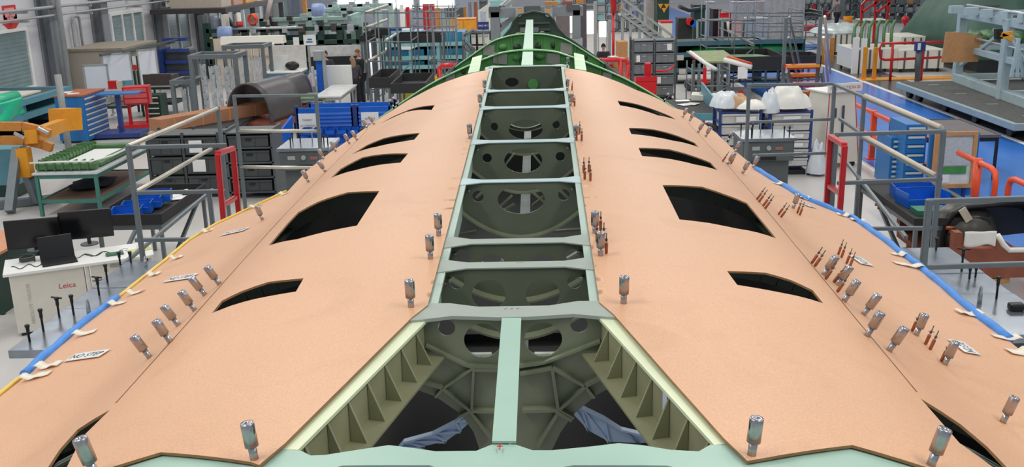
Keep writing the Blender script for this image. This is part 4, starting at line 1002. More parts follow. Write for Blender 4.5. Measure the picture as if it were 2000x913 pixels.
# ochre curved jig on an A stand
t = thing('assembly_jig', 'ochre curved assembly jig on a grey A stand at the left picture edge', 'jig', (-10.6, 18.8, 0))
def jp(x, y, Y): return PY(x, y, Y)
arc = MB()
for zo in (0, .28):
    pts = [jp(-60,252,19.2), jp(0,247,19.2), jp(45,247,19.2), jp(80,255,19.2), jp(98,262,19.2)]
    pts = [p+Vector((0,0,-zo)) for p in pts]
    for a, b in zip(pts, pts[1:]): arc.bar(a, b, .12, .17)
wpart(arc, 'curved_arm', OCHRE, t)
wpart(MB().bar(jp(60,268,19), jp(132,240,22.5), .22, .26), 'beam', YLW, t); wpart(MB().bar(jp(110,235,22), jp(146,232,22.6), .4, .5), 'end_block', YLW, t)
wpart(MB().bar(jp(45,290,19), jp(54,345,19), .22, .2), 'strut', YLW, t)
for x0, x1 in ((34, 22), (34, 44)): wpart(MB().bar(jp(x0,290,19.1), Vector((jp(x1,400,18.4).x, 18.3 if x1 < 30 else 19.0, .05)), .16, .16), 'stand_leg', GREY, t)
wpart(MB().bar((-11.6,18.2,.08), (-9.6,19.3,.08), .2, .14), 'foot', GREY, t)
for x, y in ((42,266),(88,256)): wpart(MB().bar(jp(x-14,y-6,18.9), jp(x+6,y+4,18.9), .05), 'clamp', ALU, t)
wpart(MB().box(-11.9,-10.7,19.8,20.4,.25,1.0), 'control_box', TEAL, t); wpart(MB().box(-11.9,-10.7,19.8,20.4,0,.25), 'plinth', DGREEN, t)
single(MB().grid(lambda u, v: Vector((-12.2-1.6*u, 13.3+1.2*v, .5+.25*math.sin(PI*u)*math.sin(PI*v))), 8, 8), 'grey_cover', mat('grey_cover', (120,116,122), .8), 'dark grey rounded cover at the left picture edge before the jig', 'cover') if False else None
# beige cabin, boards, stands
def pbox(x0, y0, x1, y1, Y, d, floor=False):
    a = PY(x0, y0, Y); b = PY(x1, y1, Y); return MB().box(a.x, b.x, Y, Y+d, 0 if floor else b.z, a.z)
t = thing('cabin', 'beige site cabin with flat roof against the window wall', 'cabin', (-13.4, 35, 0))
a = PY(132, 96, 34); b = PY(236, 96, 34); wpart(MB().box(a.x, b.x, 34, 37, 0, a.z-.08), 'wall_panel', mat('cabin_beige', (176,168,154), .6, var=.04), t)
wpart(MB().box(a.x-.1, b.x+.1, 33.9, 37.1, a.z-.08, a.z), 'roof', mat('cabin_roof', (150,140,124), .7), t)
wpart(MB().box((a.x+b.x)/2+.3, b.x-.2, 33.97, 34, 1.5, a.z-.2), 'window_opening', BLACK, t)
def stand_board(label, x0, y0, x1, y1, Y, m=WHT, yaw=0.):
    a = PY(x0, y0, Y); b = PY(x1, y1, Y); w = b.x-a.x; h = a.z-b.z
    t = thing('board', label, 'board', ((a.x+b.x)/2, Y, 0), yaw)
    MB().box(-w/2, w/2, -.02, .02, b.z, a.z).build('panel', m, t)
    fr = MB()
    for z in (b.z, a.z): fr.box(-w/2-.03, w/2+.03, -.03, .03, z-.03, z+.03)
    for x in (-w/2, w/2): fr.box(x-.03, x+.03, -.03, .03, 0, a.z)
    for x in (-w/2, w/2): fr.box(x-.03, x+.03, -.3, .3, 0, .05)
    fr.build('board_frame', LGREY, t)
    return t
stand_board('whiteboard on legs before the beige cabin beside the blue cabinet', 164, 128, 214, 182, 31.0, yaw=.25)
stand_board('large white partition panel behind the red tool stand', 200, 106, 262, 186, 33.0, yaw=.5)
stand_board('large white partition panel right of the notice with the red symbol', 268, 98, 312, 178, 35.0, yaw=.5)
a = PY(196, 108, 32.2); b = PY(340, 82, 38.5)
single(MB().bar(a, b, .08, .08).bar(a+Vector((.6,.4,.05)), b+Vector((.4,0,.15)), .05), 'top_rail', DGREY, 'dark long rail running above the white partition panels', 'rail')
t = thing('sign_stand', 'black framed stand with red symbol notice between the white partitions', 'sign', (PY(265,150,31.6).x, 31.6, 0))
a = PY(258, 110, 31.6); b = PY(273, 170, 31.6)
for x in (a.x, b.x): wpart(MB().box(x-.03, x+.03, 31.57, 31.63, 0, a.z), 'post', DGREEN, t)
wpart(MB().box(a.x, b.x, 31.56, 31.58, a.z-.45, a.z), 'notice', WHITE, t); wpart(MB().lathe(((a.x+b.x)/2, 31.55, a.z-.35), (0,-1,0), [(.09,0),(.09,.005)], 12), 'red_symbol', RED, t)
# red tool stand and blue trolley
p = F(272, 248); t = thing('tool_stand', 'bright red tool stand with drawer box beside the blue trolley', 'tool stand', (p[0], p[1], 0), .2)
MB().box(-.55,.35,-.3,.5,0,.1).box(-.25,-.17,-.05,.05,.1,.7).box(.2,.28,.1,.18,.1,.7).build('stand', REDP, t)
bx = MB().box(-.3,.42,-.25,.25,.68,1.2).build('tool_box', REDP, t, bevel=.01)
for k in range(3): MB().box(-.25,.37,-.275,-.25,.73+k*.155,.85+k*.155).build('drawer', mat('pale_red', (220,92,92), .4), bx)
p = F(240, 268); t = thing('trolley', 'blue trolley with tall post and flat blue tray beside the drawer cabinet', 'trolley', (p[0], p[1], 0), .1)
MB().box(-.8,.6,-.4,.5,.05,.16).build('base', NAVY, t); MB().box(-.06,.06,-.06,.06,.16,1.2).build('post', NAVY, t); MB().box(-.5,.62,-.3,.3,1.2,1.235).build('tray', BLUEC, t)
for x in (-.6,.5):
    for y in (-.3,.4): MB().cyl((x,y-.03,.05), (x,y+.03,.05), .05).build('castor', BLACK, t)
t = table('steel_bench', 'grey shelf bench with pale parts behind the blue trolley', PY(205,200,30).x, PY(262,200,30).x, 29.6, 30.8, .95, LGREY, DGREEN, shelf=(.45, LGREY))
for i in range(3): single(MB().xbox((PY(222+i*14,190,30).x, 30.1, .95+.12), (.25,.2,.24), Matrix.Rotation(i*.5, 3, 'Z')), 'parts_box', (REDP, BEIGE, TEAL)[i], f'small {("red","beige","teal")[i]} box on the grey shelf bench behind the blue trolley', 'box')
t = table('dark_bench', 'dark cluttered work bench between red tool stand and grey frames', PY(285,190,31).x, PY(352,190,31).x, 30.5, 31.7, .95, LGREY, DGREEN, shelf=(.4, BLACK))
a = PY(288,148,31); b = PY(345,165,31); single(MB().box(a.x,b.x,30.6,31.3,.955,1.25).box(a.x,b.x,30.6,30.63,1.25,1.3), 'tray_box', mat('brown_tray', (70,60,56), .7), 'dark open tray box with papers on the dark work bench', 'box')
drawer_cabinet('drawer_cabinet', 'dark green drawer cabinet with silver drawers below the dark work bench', PY(297,180,30.3).x, PY(325,180,30.3).x, 29.7, 30.3, .8, 4, DGREEN, '-y')
a = PY(322,100,38); b = PY(378,150,38)
t = thing('louvre_rack', 'dark navy louvre rack with grey bins behind the grey frames', 'rack', ((a.x+b.x)/2, 38, 0))
wpart(MB().box(a.x,b.x,38,38.6,0,a.z), 'cabinet', DGREY, t)
for k in range(4): wpart(MB().box(a.x+.05,b.x-.05,37.75,38,.5+k*.42,.62+k*.42), 'shelf', NAVY, t)
wpart(MB().box(a.x-.1,a.x,37.5,38.6,0,a.z+.1), 'side_panel', NAVY, t)
open_bin('parts_bin', BLUE, 'blue open parts bin on the left side of the navy louvre rack', 'bin', PY(316,120,36.5).x, 36.5, 0, .5, .5, .3, None) if False else None
# blue louvre racks with white signs
def louvre(label, x0, x1, Y, z0, z1, sign=None, bins=True):
    t = thing('louvre_rack', label, 'rack', ((x0+x1)/2, Y, 0), 0, 'blue louvre racks')
    mb = MB().box(x0, x1, Y, Y+.04, z0, z1)
    n = int((z1-z0)/.09)
    for k in range(n):
        z = z0+.05+k*.09; mb.add([(x0+.03,Y,z),(x1-.03,Y,z),(x1-.03,Y-.025,z-.045),(x0+.03,Y-.025,z-.045),(x0+.03,Y,z-.05),(x1-.03,Y,z-.05)], [(0,3,2,1),(3,4,5,2)])
    wpart(mb, 'panel', BLUE, t)
    for x in (x0, x1): wpart(MB().box(x-.04, x+.04, Y, Y+.08, 0, z1+.05), 'post', NAVY, t); wpart(MB().box(x-.04, x+.04, Y-.4, Y+.4, 0, .08), 'foot', NAVY, t)
    if sign:
        a, b = sign; s_ = wpart(MB().box(a, b, Y-.05, Y-.03, z1-.55, z1-.12), 'sign', WHITE, t)
        for k, s in enumerate(('TEMPEST', 'OLT STATION')):
            l = text(s, (b-a)*(.6, .85)[k], ((a+b)/2, Y-.052, z1-.27-.13*k), (1,0,0), (0,0,1), (0,-1,0), INK, 'lettering', t); l.parent = s_
    return t
a = PY(578, 212, 22.5); b = PY(688, 212, 22.5); c = PY(762, 212, 22.5)
louvre('blue louvre rack with white station sign behind the square railing', a.x, b.x, 22.5, .35, a.z, (a.x+.05, a.x+.45))
louvre('blue louvre rack with white station sign beside the left panel rim', b.x+.1, c.x, 22.5, .35, a.z, (b.x+.2, b.x+.6))
louvre('taller blue louvre rack standing behind the two signed ones', PY(600,208,24).x, PY(770,208,24).x, 24.2, .3, PY(600,205,24).z)
for i in range(7):
    x = a.x+.25+i*.27; open_bin('parts_bin', BLUE, f'small blue bin along the foot of the signed louvre racks, {ORD[i]} from the left', 'bin', x, 22.35, .75, .2, .2, .14, 'blue bins along the louvre racks')
    if i < 0: pass
t = thing('louvre_rack', 'blue louvre rack seen edge on with bins behind the square railing', 'rack', (-4.95, 20.5, 0), 0, 'blue louvre racks')
wpart(MB().prism([PY(518,290,20.0), PY(568,226,21.5), PY(568,350,21.5), PY(524,376,20.0)], (.05,0,0)), 'panel', BLUE, t)
wpart(MB().box(-5.3,-5.2,20,21.6,0,.1), 'foot', NAVY, t)
for k in range(4):
    p = PY(519, 290+k*26, 19.9); open_bin('parts_bin', BLUE, f'blue bin hooked on the edge on louvre rack, {ORD[k]} from the top', 'bin', p.x-.12, 20.0, p.z-.1, .26, .3, .17, 'blue bins on the edge on louvre rack', rz=-1.57)
# ------------------------------------------------------------------ right side, near to far
LBIN = mat('pale_grey_bin', (196, 194, 188), .5, var=.05)
def heap(name, label, m, cx, cy, z, rx, ry, h, seed, cat='cloth', group=None):
    rnd = random.Random(seed); mb = MB()
    def f(u, v):
        a = 2*PI*u; r = v; q = Vector((math.cos(a)*r, math.sin(a)*r, 0))
        n = noise.noise(q*2.2+Vector((seed, 0, 0))); n2 = abs(noise.noise(q*5+Vector((0, seed, 0))))+.5*abs(noise.noise(q*11+Vector((seed, seed, 0))))
        hh = h*(1-r**2.6)**.7*(1+.28*n)-.16*h*2.2*n2*(1-r*r)+.05*(1-r*r)
        return Vector((cx+q.x*rx*(1+.2*n), cy+q.y*ry*(1+.2*n), z+max(.004, hh)))
    mb.grid(lambda u, v: f(u, 1-v), 30, 12)
    return single(mb, name, m, label, cat, group, base=(cx, cy, z))
Yk = 20.4
a = PY(1407, 216, Yk); b = PY(1486, 216, Yk); c = PY(1504, 216, Yk); d = PY(1586, 213, Yk)
bin_rack('bin_rack', 'navy framed rack of pale bins behind the pedestal, nearer the teal table', a.x, b.x, Yk, Yk+.7, .2, a.z, 1, 5, NAVY, LBIN, 'pale bin in the navy rack nearer the teal table', 'pale bins in the navy racks', signs={(0,4): (.38,.92), (0,2): (.5,.9)})
bin_rack('bin_rack', 'navy framed rack of pale bins beside the white tapered kiosk', c.x, d.x, Yk, Yk+.7, .2, c.z, 1, 6, NAVY, LBIN, 'pale bin in the navy rack beside the kiosk', 'pale bins in the navy racks', signs={(0,5): (.3,.75), (0,3): (.6,.85), (0,2): (.6,.85), (0,1): (.6,.85)})
heap('cloth_heap', 'big heap of white cloths on top of the navy rack beside the kiosk', CLOTH, (c.x+d.x)/2-.0, Yk+.35, c.z+.02, .5, .4, .40, 3)
heap('plastic_bag', 'clear plastic bag hanging on the left corner of the cloth heaped rack', PLASTIC, c.x+.02, Yk+.12, c.z-.05, .2, .25, .42, 5, 'bag')
heap('plastic_bag', 'crumpled clear plastic bag on the rack nearer the teal table', PLASTIC, a.x+.18, Yk+.4, a.z+.02, .3, .35, .28, 8, 'bag')
heap('cloth_heap', 'tan cloth bundle on the rack nearer the teal table', mat('tan_cloth', (196,160,128), .9), a.x+.42, Yk+.35, a.z+.02, .3, .3, .22, 11)
heap('cloth_heap', 'flat white folded cloth at the right front of the rack nearer the teal table', CLOTH, b.x-.15, Yk+.1, a.z+.02, .34, .25, .12, 14)
heap('plastic_bag', 'white plastic sack hanging low on the right side of the kiosk side rack', PLASTIC, d.x+.16, Yk, .05, .2, .25, .62, 17, 'bag')
# tapered kiosk
p = PY(1622, 188, 21.3); kx, ky = 6.45, 21.4
t = thing('tool_kiosk', 'white tapered station kiosk with red sign beside the navy rack', 'kiosk', (kx, ky, 0), .35)
hb = .46; ht = .34; zt = 1.62
MB().add([(-hb,-hb,.12),(hb,-hb,.12),(hb,hb,.12),(-hb,hb,.12),(-ht,-ht,zt),(ht,-ht,zt),(ht,ht,zt),(-ht,ht,zt)], [(0,3,2,1),(4,5,6,7),(0,1,5,4),(1,2,6,5),(2,3,7,6),(3,0,4,7)]).build('body', CREAMW, t, bevel=.01)
MB().box(-.4,.4,-.4,.4,zt,zt+.03).build('cap', WHTP, t)
sg = MB().box(-.42,.42,-.44,-.40,zt+.02,zt+.2).build('sign', WHTP, t)
rl = MB()
for sx in (-1, 1): rl.bar((sx*(hb-.03), -hb-.004, .14), (sx*(ht-.02), -ht-.006, zt-.02), .018, .006, up=(0,1,0)); rl.bar((sx*(hb+.004), hb-.03, .14), (sx*(ht+.006), ht-.02, zt-.02), .006, .018)
rl.build('red_edging', RED, t)
MB().box(-.02,.02,-.43,-.40,.7,1.35).box(-.26,-.16,-.41,-.385,1.1,1.3).build('slot_panel', mat('kiosk_dark', (70,74,96), .5), t)
for x in (-.35,.35):
    for y in (-.35,.35): MB().cyl((x,y-.03,.06), (x,y+.03,.06), .06).build('castor', BLACK, t)
R_ = Matrix.Rotation(.35, 3, 'Z'); u_ = R_@Vector((1,0,0)); n_ = R_@Vector((0,-1,0))
text('FOD STATION 02', .74, Vector((kx, ky, zt+.11))+n_*.442, u_, (0,0,1), n_, RED, 'lettering', t)
l_ = [q for q in t.children if q.name.startswith('lettering')][0]; l_.data.transform(Matrix.Rotation(-.35, 4, 'Z')); l_.parent = sg
# teal table with papers
t = table('teal_table', 'teal steel table with dark mat top near the rear of the right panel', 2.3, 4.32, 22.9, 25.4, .92, BLACKM, TEAL, shelf=(.35, TEAL), lw=.08)
wpart(MB().prism([(4.3,22.9,.9),(4.3,25.4,.9),(4.3,25.4,1.35),(4.3,23.6,1.2)], (.04,0,0)), 'end_plate', TEAL, t); wpart(MB().box(2.3,4.32,22.86,22.9,.78,.94), 'front_rail', TEAL, t)
for i, (px, py) in enumerate(((1333,197),(1340,205),(1352,204))):
    q = at(px, py, .93); single(MB().xbox(q+Vector((0,0,.006+.004*i)), (.35,.28,.008), Matrix.Rotation(.5*i, 3, 'Z')), 'paper_sheet', WHITE if i < 2 else mat('pale_sheet', (200,204,196), .6), f'crumpled pale paper sheet on the teal table, {ORD[i]} from the left', 'paper')
q = at(1378, 193, .93); t = thing('scale_box', 'off white flat instrument box with grey top plate on the teal table', 'instrument', q, -.2)
MB().prism([(-.35,-.35,0),(.35,-.35,0),(.35,-.35,.1),(-.35,-.35,.14)], (0,.6,0)).build('body', CREAMW, t); MB().cyl((0,-.05,.12), (0,-.05,.15), .16).build('plate', LGREY, t)
q = at(1376, 184, .93); single(MB().box(q.x-.04,q.x+.04,26.2,26.28,0,1.62).box(q.x-.09,q.x+.09,26.17,26.3,1.2,1.32).box(q.x-.15,q.x+.15,26.1,26.4,0,.05), 'red_stand', REDP, 'slim red clamp stand behind the teal table', 'stand')
hp = [at(1368,245,.9), at(1385,243,1.0), at(1400,250,1.0), at(1412,262,.85), at(1424,272,.6), at(1436,290,.2)]
single(MB().tube(hp, .05, 8), 'black_hose', BLACK, 'thick black hose curving beside the right panel rim by the teal table', 'hose')
# orange barrier along the lane
FX = 7.55
t = thing('barrier', 'long orange tubular barrier beside the blue lane behind the padded railing', 'barrier', (FX, 24, 0), 0, 'orange barriers'); 
ys = [26.6, 24.2, 21.9, 19.8]
for y in ys: wpart(MB().box(FX-.06,FX+.06,y-.06,y+.06,0,1.08), 'post', ORNG, t, bevel=.012); wpart(MB().box(FX-.12,FX+.12,y-.12,y+.12,0,.02), 'foot_plate', ORNG, t)
for z in (1.02, .5): wpart(MB().bar((FX,26.6,z),(FX,18.3,z),.08), 'rail', ORNG, t, bevel=.015)
t = thing('barrier', 'orange tubular barrier with rounded ends beside the notice board', 'barrier', (FX, 15.4, 0), 0, 'orange barriers')
for y in (16.6, 14.6): wpart(MB().cyl((FX,y,0),(FX,y,1.08),.07), 'post', ORNG, t)
def loop(ya, yb): return [(FX,ya,1.02),(FX,yb+.18 if yb < ya else yb-.18,1.02),(FX,yb,.9),(FX,yb,.2)]
wpart(MB().tube([(FX,17.4,1.02),(FX,16.6,1.02),(FX,16.1,1.02),(FX,15.95,.98),(FX,15.9,.85),(FX,15.9,.1)], .05, 8), 'rail', ORNG, t)
wpart(MB().tube([(FX,15.45,.1),(FX,15.45,.85),(FX,15.4,.98),(FX,15.25,1.02),(FX,14.6,1.02),(FX,13.2,1.02)], .05, 8), 'rail', ORNG, t)
# blue drawer cabinets and notice board
drawer_cabinet('drawer_cabinet', 'low blue drawer cabinet with silver handles behind the right railing', PY(1741,270,19.0).x, PY(1769,270,19.0).x, 19.0, 19.8, PY(1750,266,19.0).z, 9, BLUEC, '-y')
drawer_cabinet('drawer_cabinet', 'tall blue drawer cabinet with yellow labels next to the notice board', PY(1771,240,18.6).x, PY(1813,240,18.6).x, 18.6, 19.5, PY(1790,240,18.6).z, 7, BLUEC, '-y')
a = PY(1827, 258, 17.9); b = PY(1899, 366, 17.9)
t = thing('notice_board', 'cork framed notice board with pinned sheet beside the blue drawer cabinets', 'notice board', ((a.x+b.x)/2, 17.9, 0))
fm = MB(); w = .07
for q in ((a.x,a.x+w*1.4,b.z+w,a.z-w),(b.x-w,b.x,b.z+w,a.z-w),(a.x,b.x,a.z-w,a.z),(a.x,b.x,b.z,b.z+w)): fm.box(q[0],q[1],17.86,17.92,q[2],q[3])
wpart(fm, 'frame', CARD, t); wpart(MB().box(a.x+.02,b.x-.02,17.9,17.94,b.z+.02,a.z-.02), 'board', mat('pin_board', (214,212,206), .7), t)
sh_ = wpart(MB().box(a.x+.2,b.x-.12,17.885,17.9,b.z+.42,a.z-.1), 'printed_sheet', mat('grey_sheet', (186,188,188), .6, var=.12, scale=30), t)
wpart(MB().box(a.x+.2,b.x-.15,17.885,17.9,b.z+.26,b.z+.40), 'green_sheet', mat('sheet_green', (70,140,66), .6, var=.2), t); wpart(MB().box(a.x+.14,a.x+.32,17.885,17.9,b.z+.1,b.z+.25), 'small_sheet', WHITE, t)
wpart(MB().box(a.x+.1,a.x+.16,17.94,18.1,0,b.z+.1).box(b.x-.16,b.x-.1,17.94,18.1,0,b.z+.1), 'stand_leg', NAVY, t); wpart(MB().box(a.x-.06,b.x+.07,17.96,18.02,.1,a.z-.05), 'backing_panel', BLUEC, t)
q0 = at(1800, 236, 1.0); q1 = at(1897, 248, 1.0)
table('mat_table', 'flat table with grey mat and black edge beside the blue lane', 7.75, 9.3, 19.6, 21.6, .9, mat('grey_mat', (104,98,100), .6), BLACK, cat='table', rim=.02)
# tool tray table on the platform side
t = table('tray_table', 'black rimmed tray table with blue bins behind the right railing', 5.12, 6.15, 12.9, 15.3, 1.0, BLACKM, GREY, cat='table', rim=.06)
wpart(MB().bar((5.2,13.0,.15),(5.2,14.6,.9),.05), 'brace', GREY, t)
open_bin('parts_bin', BLUE, 'large blue open bin on the right tray table', 'bin', 5.6, 13.9, 1.005, .62, .42, .2, 'blue bins on the right tray table', rz=.1)
open_bin('parts_bin', BLUE, 'smaller blue open bin behind the large one on the right tray table', 'bin', 5.65, 14.4, 1.005, .6, .32, .17, 'blue bins on the right tray table', rz=-.1)
single(MB().box(5.3,5.75,13.25,13.55,1.005,1.07), 'green_case', mat('teal_case', (44,120,96), .5), 'flat green case lying in front of the blue bins on the right tray table', 'case')
for i, (x, y) in enumerate(((5.1, 14.2), (5.6, 12.88))):
    single(MB().cyl((x-.06,y,.93),(x+.06,y,.93),.025,n=8).box(x-.02,x+.02,y-.02,y+.02,.86,.93), 'copper_clamp', COPPER, f'small copper coloured clamp on the right tray table edge, {("left side","front side")[i]}', 'clamp')
table('low_table', 'dark grey low table behind the right tray table by the orange barrier', 6.3, 7.2, 15.6, 17.2, .5, DGREY, DGREY)
# black barrel on the red brown cradle
cx, cy = 7.05, 13.4
t = thing('engine_cowl', 'black rounded engine cowl shell lying on the red brown cradle', 'cowl', (cx, cy, .5))
mb = MB(); yc = 12.9
prof = [PY(x, y, yc) for x, y in ((1836,500),(1837,470),(1845,440),(1862,416),(1892,403),(1940,399),(1990,392),(2040,396),(2080,420),(2100,470))]
pr = []
for i in range(len(prof)-1):
    for k in range(4): pr.append(prof[i]+(prof[i+1]-prof[i])*(k/4))
pr.append(prof[-1]); c0 = (prof[0]+prof[-1])/2
mb.grid(lambda u, v: (lambda p: Vector((c0.x+(p.x-c0.x)*(1-.12*v), yc+.75*v, p.z-.30*v*v)))(pr[min(len(pr)-1, int(u*(len(pr)-1)+.5))]), len(pr)-1, 8)
BK2 = mat('gloss_black', (24,24,25), .4, var=.1, spec=.25)
o = wpart(mb, 'shell', BK2, t); md = o.modifiers.new('t', 'SOLIDIFY'); md.thickness = .05
wpart(MB().prism([(c0.x+(p.x-c0.x)*.86, yc+.55, c0.z+(p.z-c0.z)*.8) for p in pr], (0,.05,0)), 'bulkhead', BLACK, t)
rg = [PY(x, y, yc+.1) for x, y in ((1880,470),(1900,432),(1930,424),(1955,440),(1968,470),(1970,490))]
q = PY(1898, 462, yc); wpart(MB().blob((q.x, yc+.32, q.z), (.44, .42, .40), 12), 'nose_dome', mat('olive_black', (66,64,58), .35, var=.08), t)
q = PY(1886, 420, yc-.03); wpart(MB().xbox(q, (.10,.02,.2), Matrix.Rotation(-.6, 3, 'Y')), 'masking_patch', mat('patch_tape', (206,196,176), .6), t)
t = thing('wooden_cradle', 'red brown wooden cradle with white cloth edges under the black cowl', 'cradle', (6.9, 12.5, 0))
z0 = .42; y = 12.3; a = PY(1866, 455, y); b = PY(2060, 530, y)
prof = [(a.x,b.z),(a.x,a.z),(PY(1880,452,y).x,a.z),(PY(1886,478,y).x,PY(1886,486,y).z),(PY(1945,478,y).x,PY(1942,486,y).z),(PY(1946,460,y).x,PY(1946,462,y).z),(PY(1970,478,y).x,PY(1970,488,y).z),(b.x,PY(2010,490,y).z),(b.x,b.z)]
wpart(MB().prism([(x, y, z) for x, z in prof], (0,.14,0)), 'side_board', CARDR, t); wpart(MB().prism([(x, y+1.9, z) for x, z in prof], (0,.14,0)), 'side_board', CARDR, t)
wpart(MB().box(a.x,b.x,y,y+2.0,b.z-.08,b.z), 'base_board', CARDR, t)
for x in (a.x+.1, b.x-.2):
    for yy in (y+.1, y+1.8): wpart(MB().box(x,x+.1,yy-.05,yy+.05,0,b.z-.08), 'leg', CARDR, t)
pts = [(PY(1880,452,y).x, a.z+.01)]
cl = MB().grid(lambda u, v: Vector((PY(1882,460,y).x+(PY(1944,460,y).x-PY(1882,460,y).x)*u, y-.03+.012*math.sin(u*9), a.z+.02-v*(.19+.02*math.sin(u*7)))), 12, 6)
o = wpart(cl, 'cloth_edge', CLOTH, t); md = o.modifiers.new('t', 'SOLIDIFY'); md.thickness = .012
cl = MB().tube([(PY(1948,462,y).x,y,PY(1948,462,y).z+.02),(PY(1960,475,y).x,y,PY(1960,478,y).z),(PY(1972,484,y).x,y,PY(1972,489,y).z),(b.x,y,PY(2010,490,y).z+.01)], .035, 8); wpart(cl, 'cloth_edge', CLOTH, t)
single(MB().xbox((5.55,13.0,.35), (.9,1.6,.08), Matrix.Rotation(.3, 3, 'Z')).box(5.3,5.4,12.4,12.5,0,.31).box(5.7,5.8,13.4,13.5,0,.31), 'wooden_board', CARD, 'brown wooden board under the right tray table beside the cradle', 'board')
# dolly with the big tool frame
t = thing('dolly', 'long low grey dolly with dark mat deck beyond the white floor line', 'dolly', (13.6, 28, 0))
wpart(MB().box(11.35,15.6,23.4,31.3,.28,.46), 'deck_frame', mat('pale_dolly', (150,168,170), .5, var=.08), t, bevel=.02)
wpart(MB().box(11.45,15.5,23.5,31.2,.46,.47), 'deck_mat', mat('deck_mat', (84,84,82), .8, var=.2, scale=8), t)
for x in (11.7,15.2):
    for y in (24.2,26.2,28.2,30.2,31.0): wpart(MB().cyl((x-.07,y,.14),(x+.07,y,.14),.14), 'wheel', BLACK, t)
for i in range(4): wpart(MB().box(12.0,12.3,24.3+i*2,24.42+i*2,.47,.476), 'deck_plate', ALU, t)
t = thing('tooling_stand', 'tall pale blue steel tool frame standing on the low dolly', 'tool frame', (13.8, 28.5, .47))
AQ = mat('pale_blue_steel', (170,190,194), .45, var=.08)
def fb(pts, w, nm): wpart(MB().bar(pts[0], pts[1], w), nm, AQ, t, bevel=.015)
zt = 2.72
for x, y in ((13.1,31.0),(12.75,27.2),(12.6,24.4),(15.2,31.0),(15.0,27.2),(14.9,24.4)): fb(((x,y,.47),(x,y,zt-.1)), .24 if x < 13.5 else .18, 'post')
fb(((13.1,31.1,zt-.2),(12.6,24.0,zt-.2)), .22, 'beam'); fb(((15.2,31.1,zt-.1),(14.9,24.0,zt-.1)), .2, 'beam'); fb(((13.1,31.0,.6),(12.6,24.0,.6)), .26, 'beam'); fb(((15.2,31.0,.6),(14.9,24.0,.6)), .22, 'beam')
for y, x0, x1 in ((31.0,13.1,15.2),(27.2,12.75,15.0),(24.4,12.6,14.9)):
    for z in (.62, 1.5, zt-.2): fb(((x0,y,z),(x1,y,z)), .16, 'beam')
fb(((13.0,30,1.55),(12.7,26,1.55)), .18, 'beam'); fb(((13.1,30.8,1.0),(12.75,27.4,2.3)), .1, 'brace'); fb(((12.75,27.2,2.3),(12.6,24.6,1.0)), .1, 'brace')
for i in range(6): wpart(MB().box(12.5+.02*i,12.85,30.4-i*1.05,30.65-i*1.05,zt-.14,zt+.08), 'bracket', AQ, t)
wpart(MB().cyl((13.0,30.5,zt+.08),(12.5,24,zt+.08),.05), 'tube', ALU, t); wpart(MB().cyl((13.0,30.6,1.9),(12.6,25,1.9),.04), 'tube', ALU, t)
yw = MB().bar(PY(1956,68,26.0), PY(1978,64,26.0), .1).bar(PY(1956,68,26.0), PY(1978,78,26.0), .1); wpart(yw, 'toggle_clamp', YLW, t); wpart(MB().bar(PY(1950,56,26.1), PY(1950,76,26.1), .16, .16), 'clamp_body', BLACK, t)
for k in range(4): wpart(MB().bar(PY(1990-k*2,75,25.0+.5*k), PY(1975+k*12,150,25.0+.5*k), .07), 'brace', AQ, t)
a = PY(1842,62,29.6); b = PY(1914,120,29.6)
single(MB().prism([(a.x,29.5,b.z),(b.x-.1,29.5,b.z),(b.x-.08,29.5,a.z-.2),(b.x,29.5,a.z-.16),(b.x-.7,29.5,a.z-.02),(a.x+.05,29.5,a.z)], (0,.06,0)), 'cardboard_sheet', CARD, 'large brown cardboard sheet fixed on the pale blue tool frame', 'cardboard')
for i in range(5): 
    q = PY(1880+i*24, 52+i*5, 31.5); single(MB().blob((q.x, q.y, 1.75), (.25,.6,.22), 7, rough=.5, seed=i), 'green_part', GRNTRAY, f'green part clamped inside the pale blue tool frame, {ORD[i]} from the left', 'aircraft part', 'green parts in the tool frame')
# green tarp
t = thing('tarpaulin', 'large dark green tarpaulin draped over a tall stack behind the tool frame', 'tarpaulin', (20, 41, 0))
def tarp(u, v):
    x = 15.4+u*11; y = 36+v*8; e = min(1, min(u*5.5, (1-u)*6))*min(1, min(v*4+.0, (1-v)*4))
    zt_ = 3.3+.9*math.sin(PI*min(1, u*1.15))**1.0*(.5+.5*math.sin(PI*v))
    n = noise.noise(Vector((x*.8, y*.6, 3)))
    s = e**.45
    return Vector((x-.25*(1-s)*(1 if u < .5 else -1)*-1, y, .55+(zt_-.55)*s+.3*n*s+.09*math.sin(x*3.1+y*2)*s+.12*noise.noise(Vector((x*2.2,y*1.3,9)))*s))
o = wpart(MB().grid(tarp, 60, 30), 'sheet', TARP, t); md = o.modifiers.new('t', 'SOLIDIFY'); md.thickness = .02
wpart(MB().box(16.3,25.6,37,43,.0,2.4), 'covered_stack', DGREY, t)
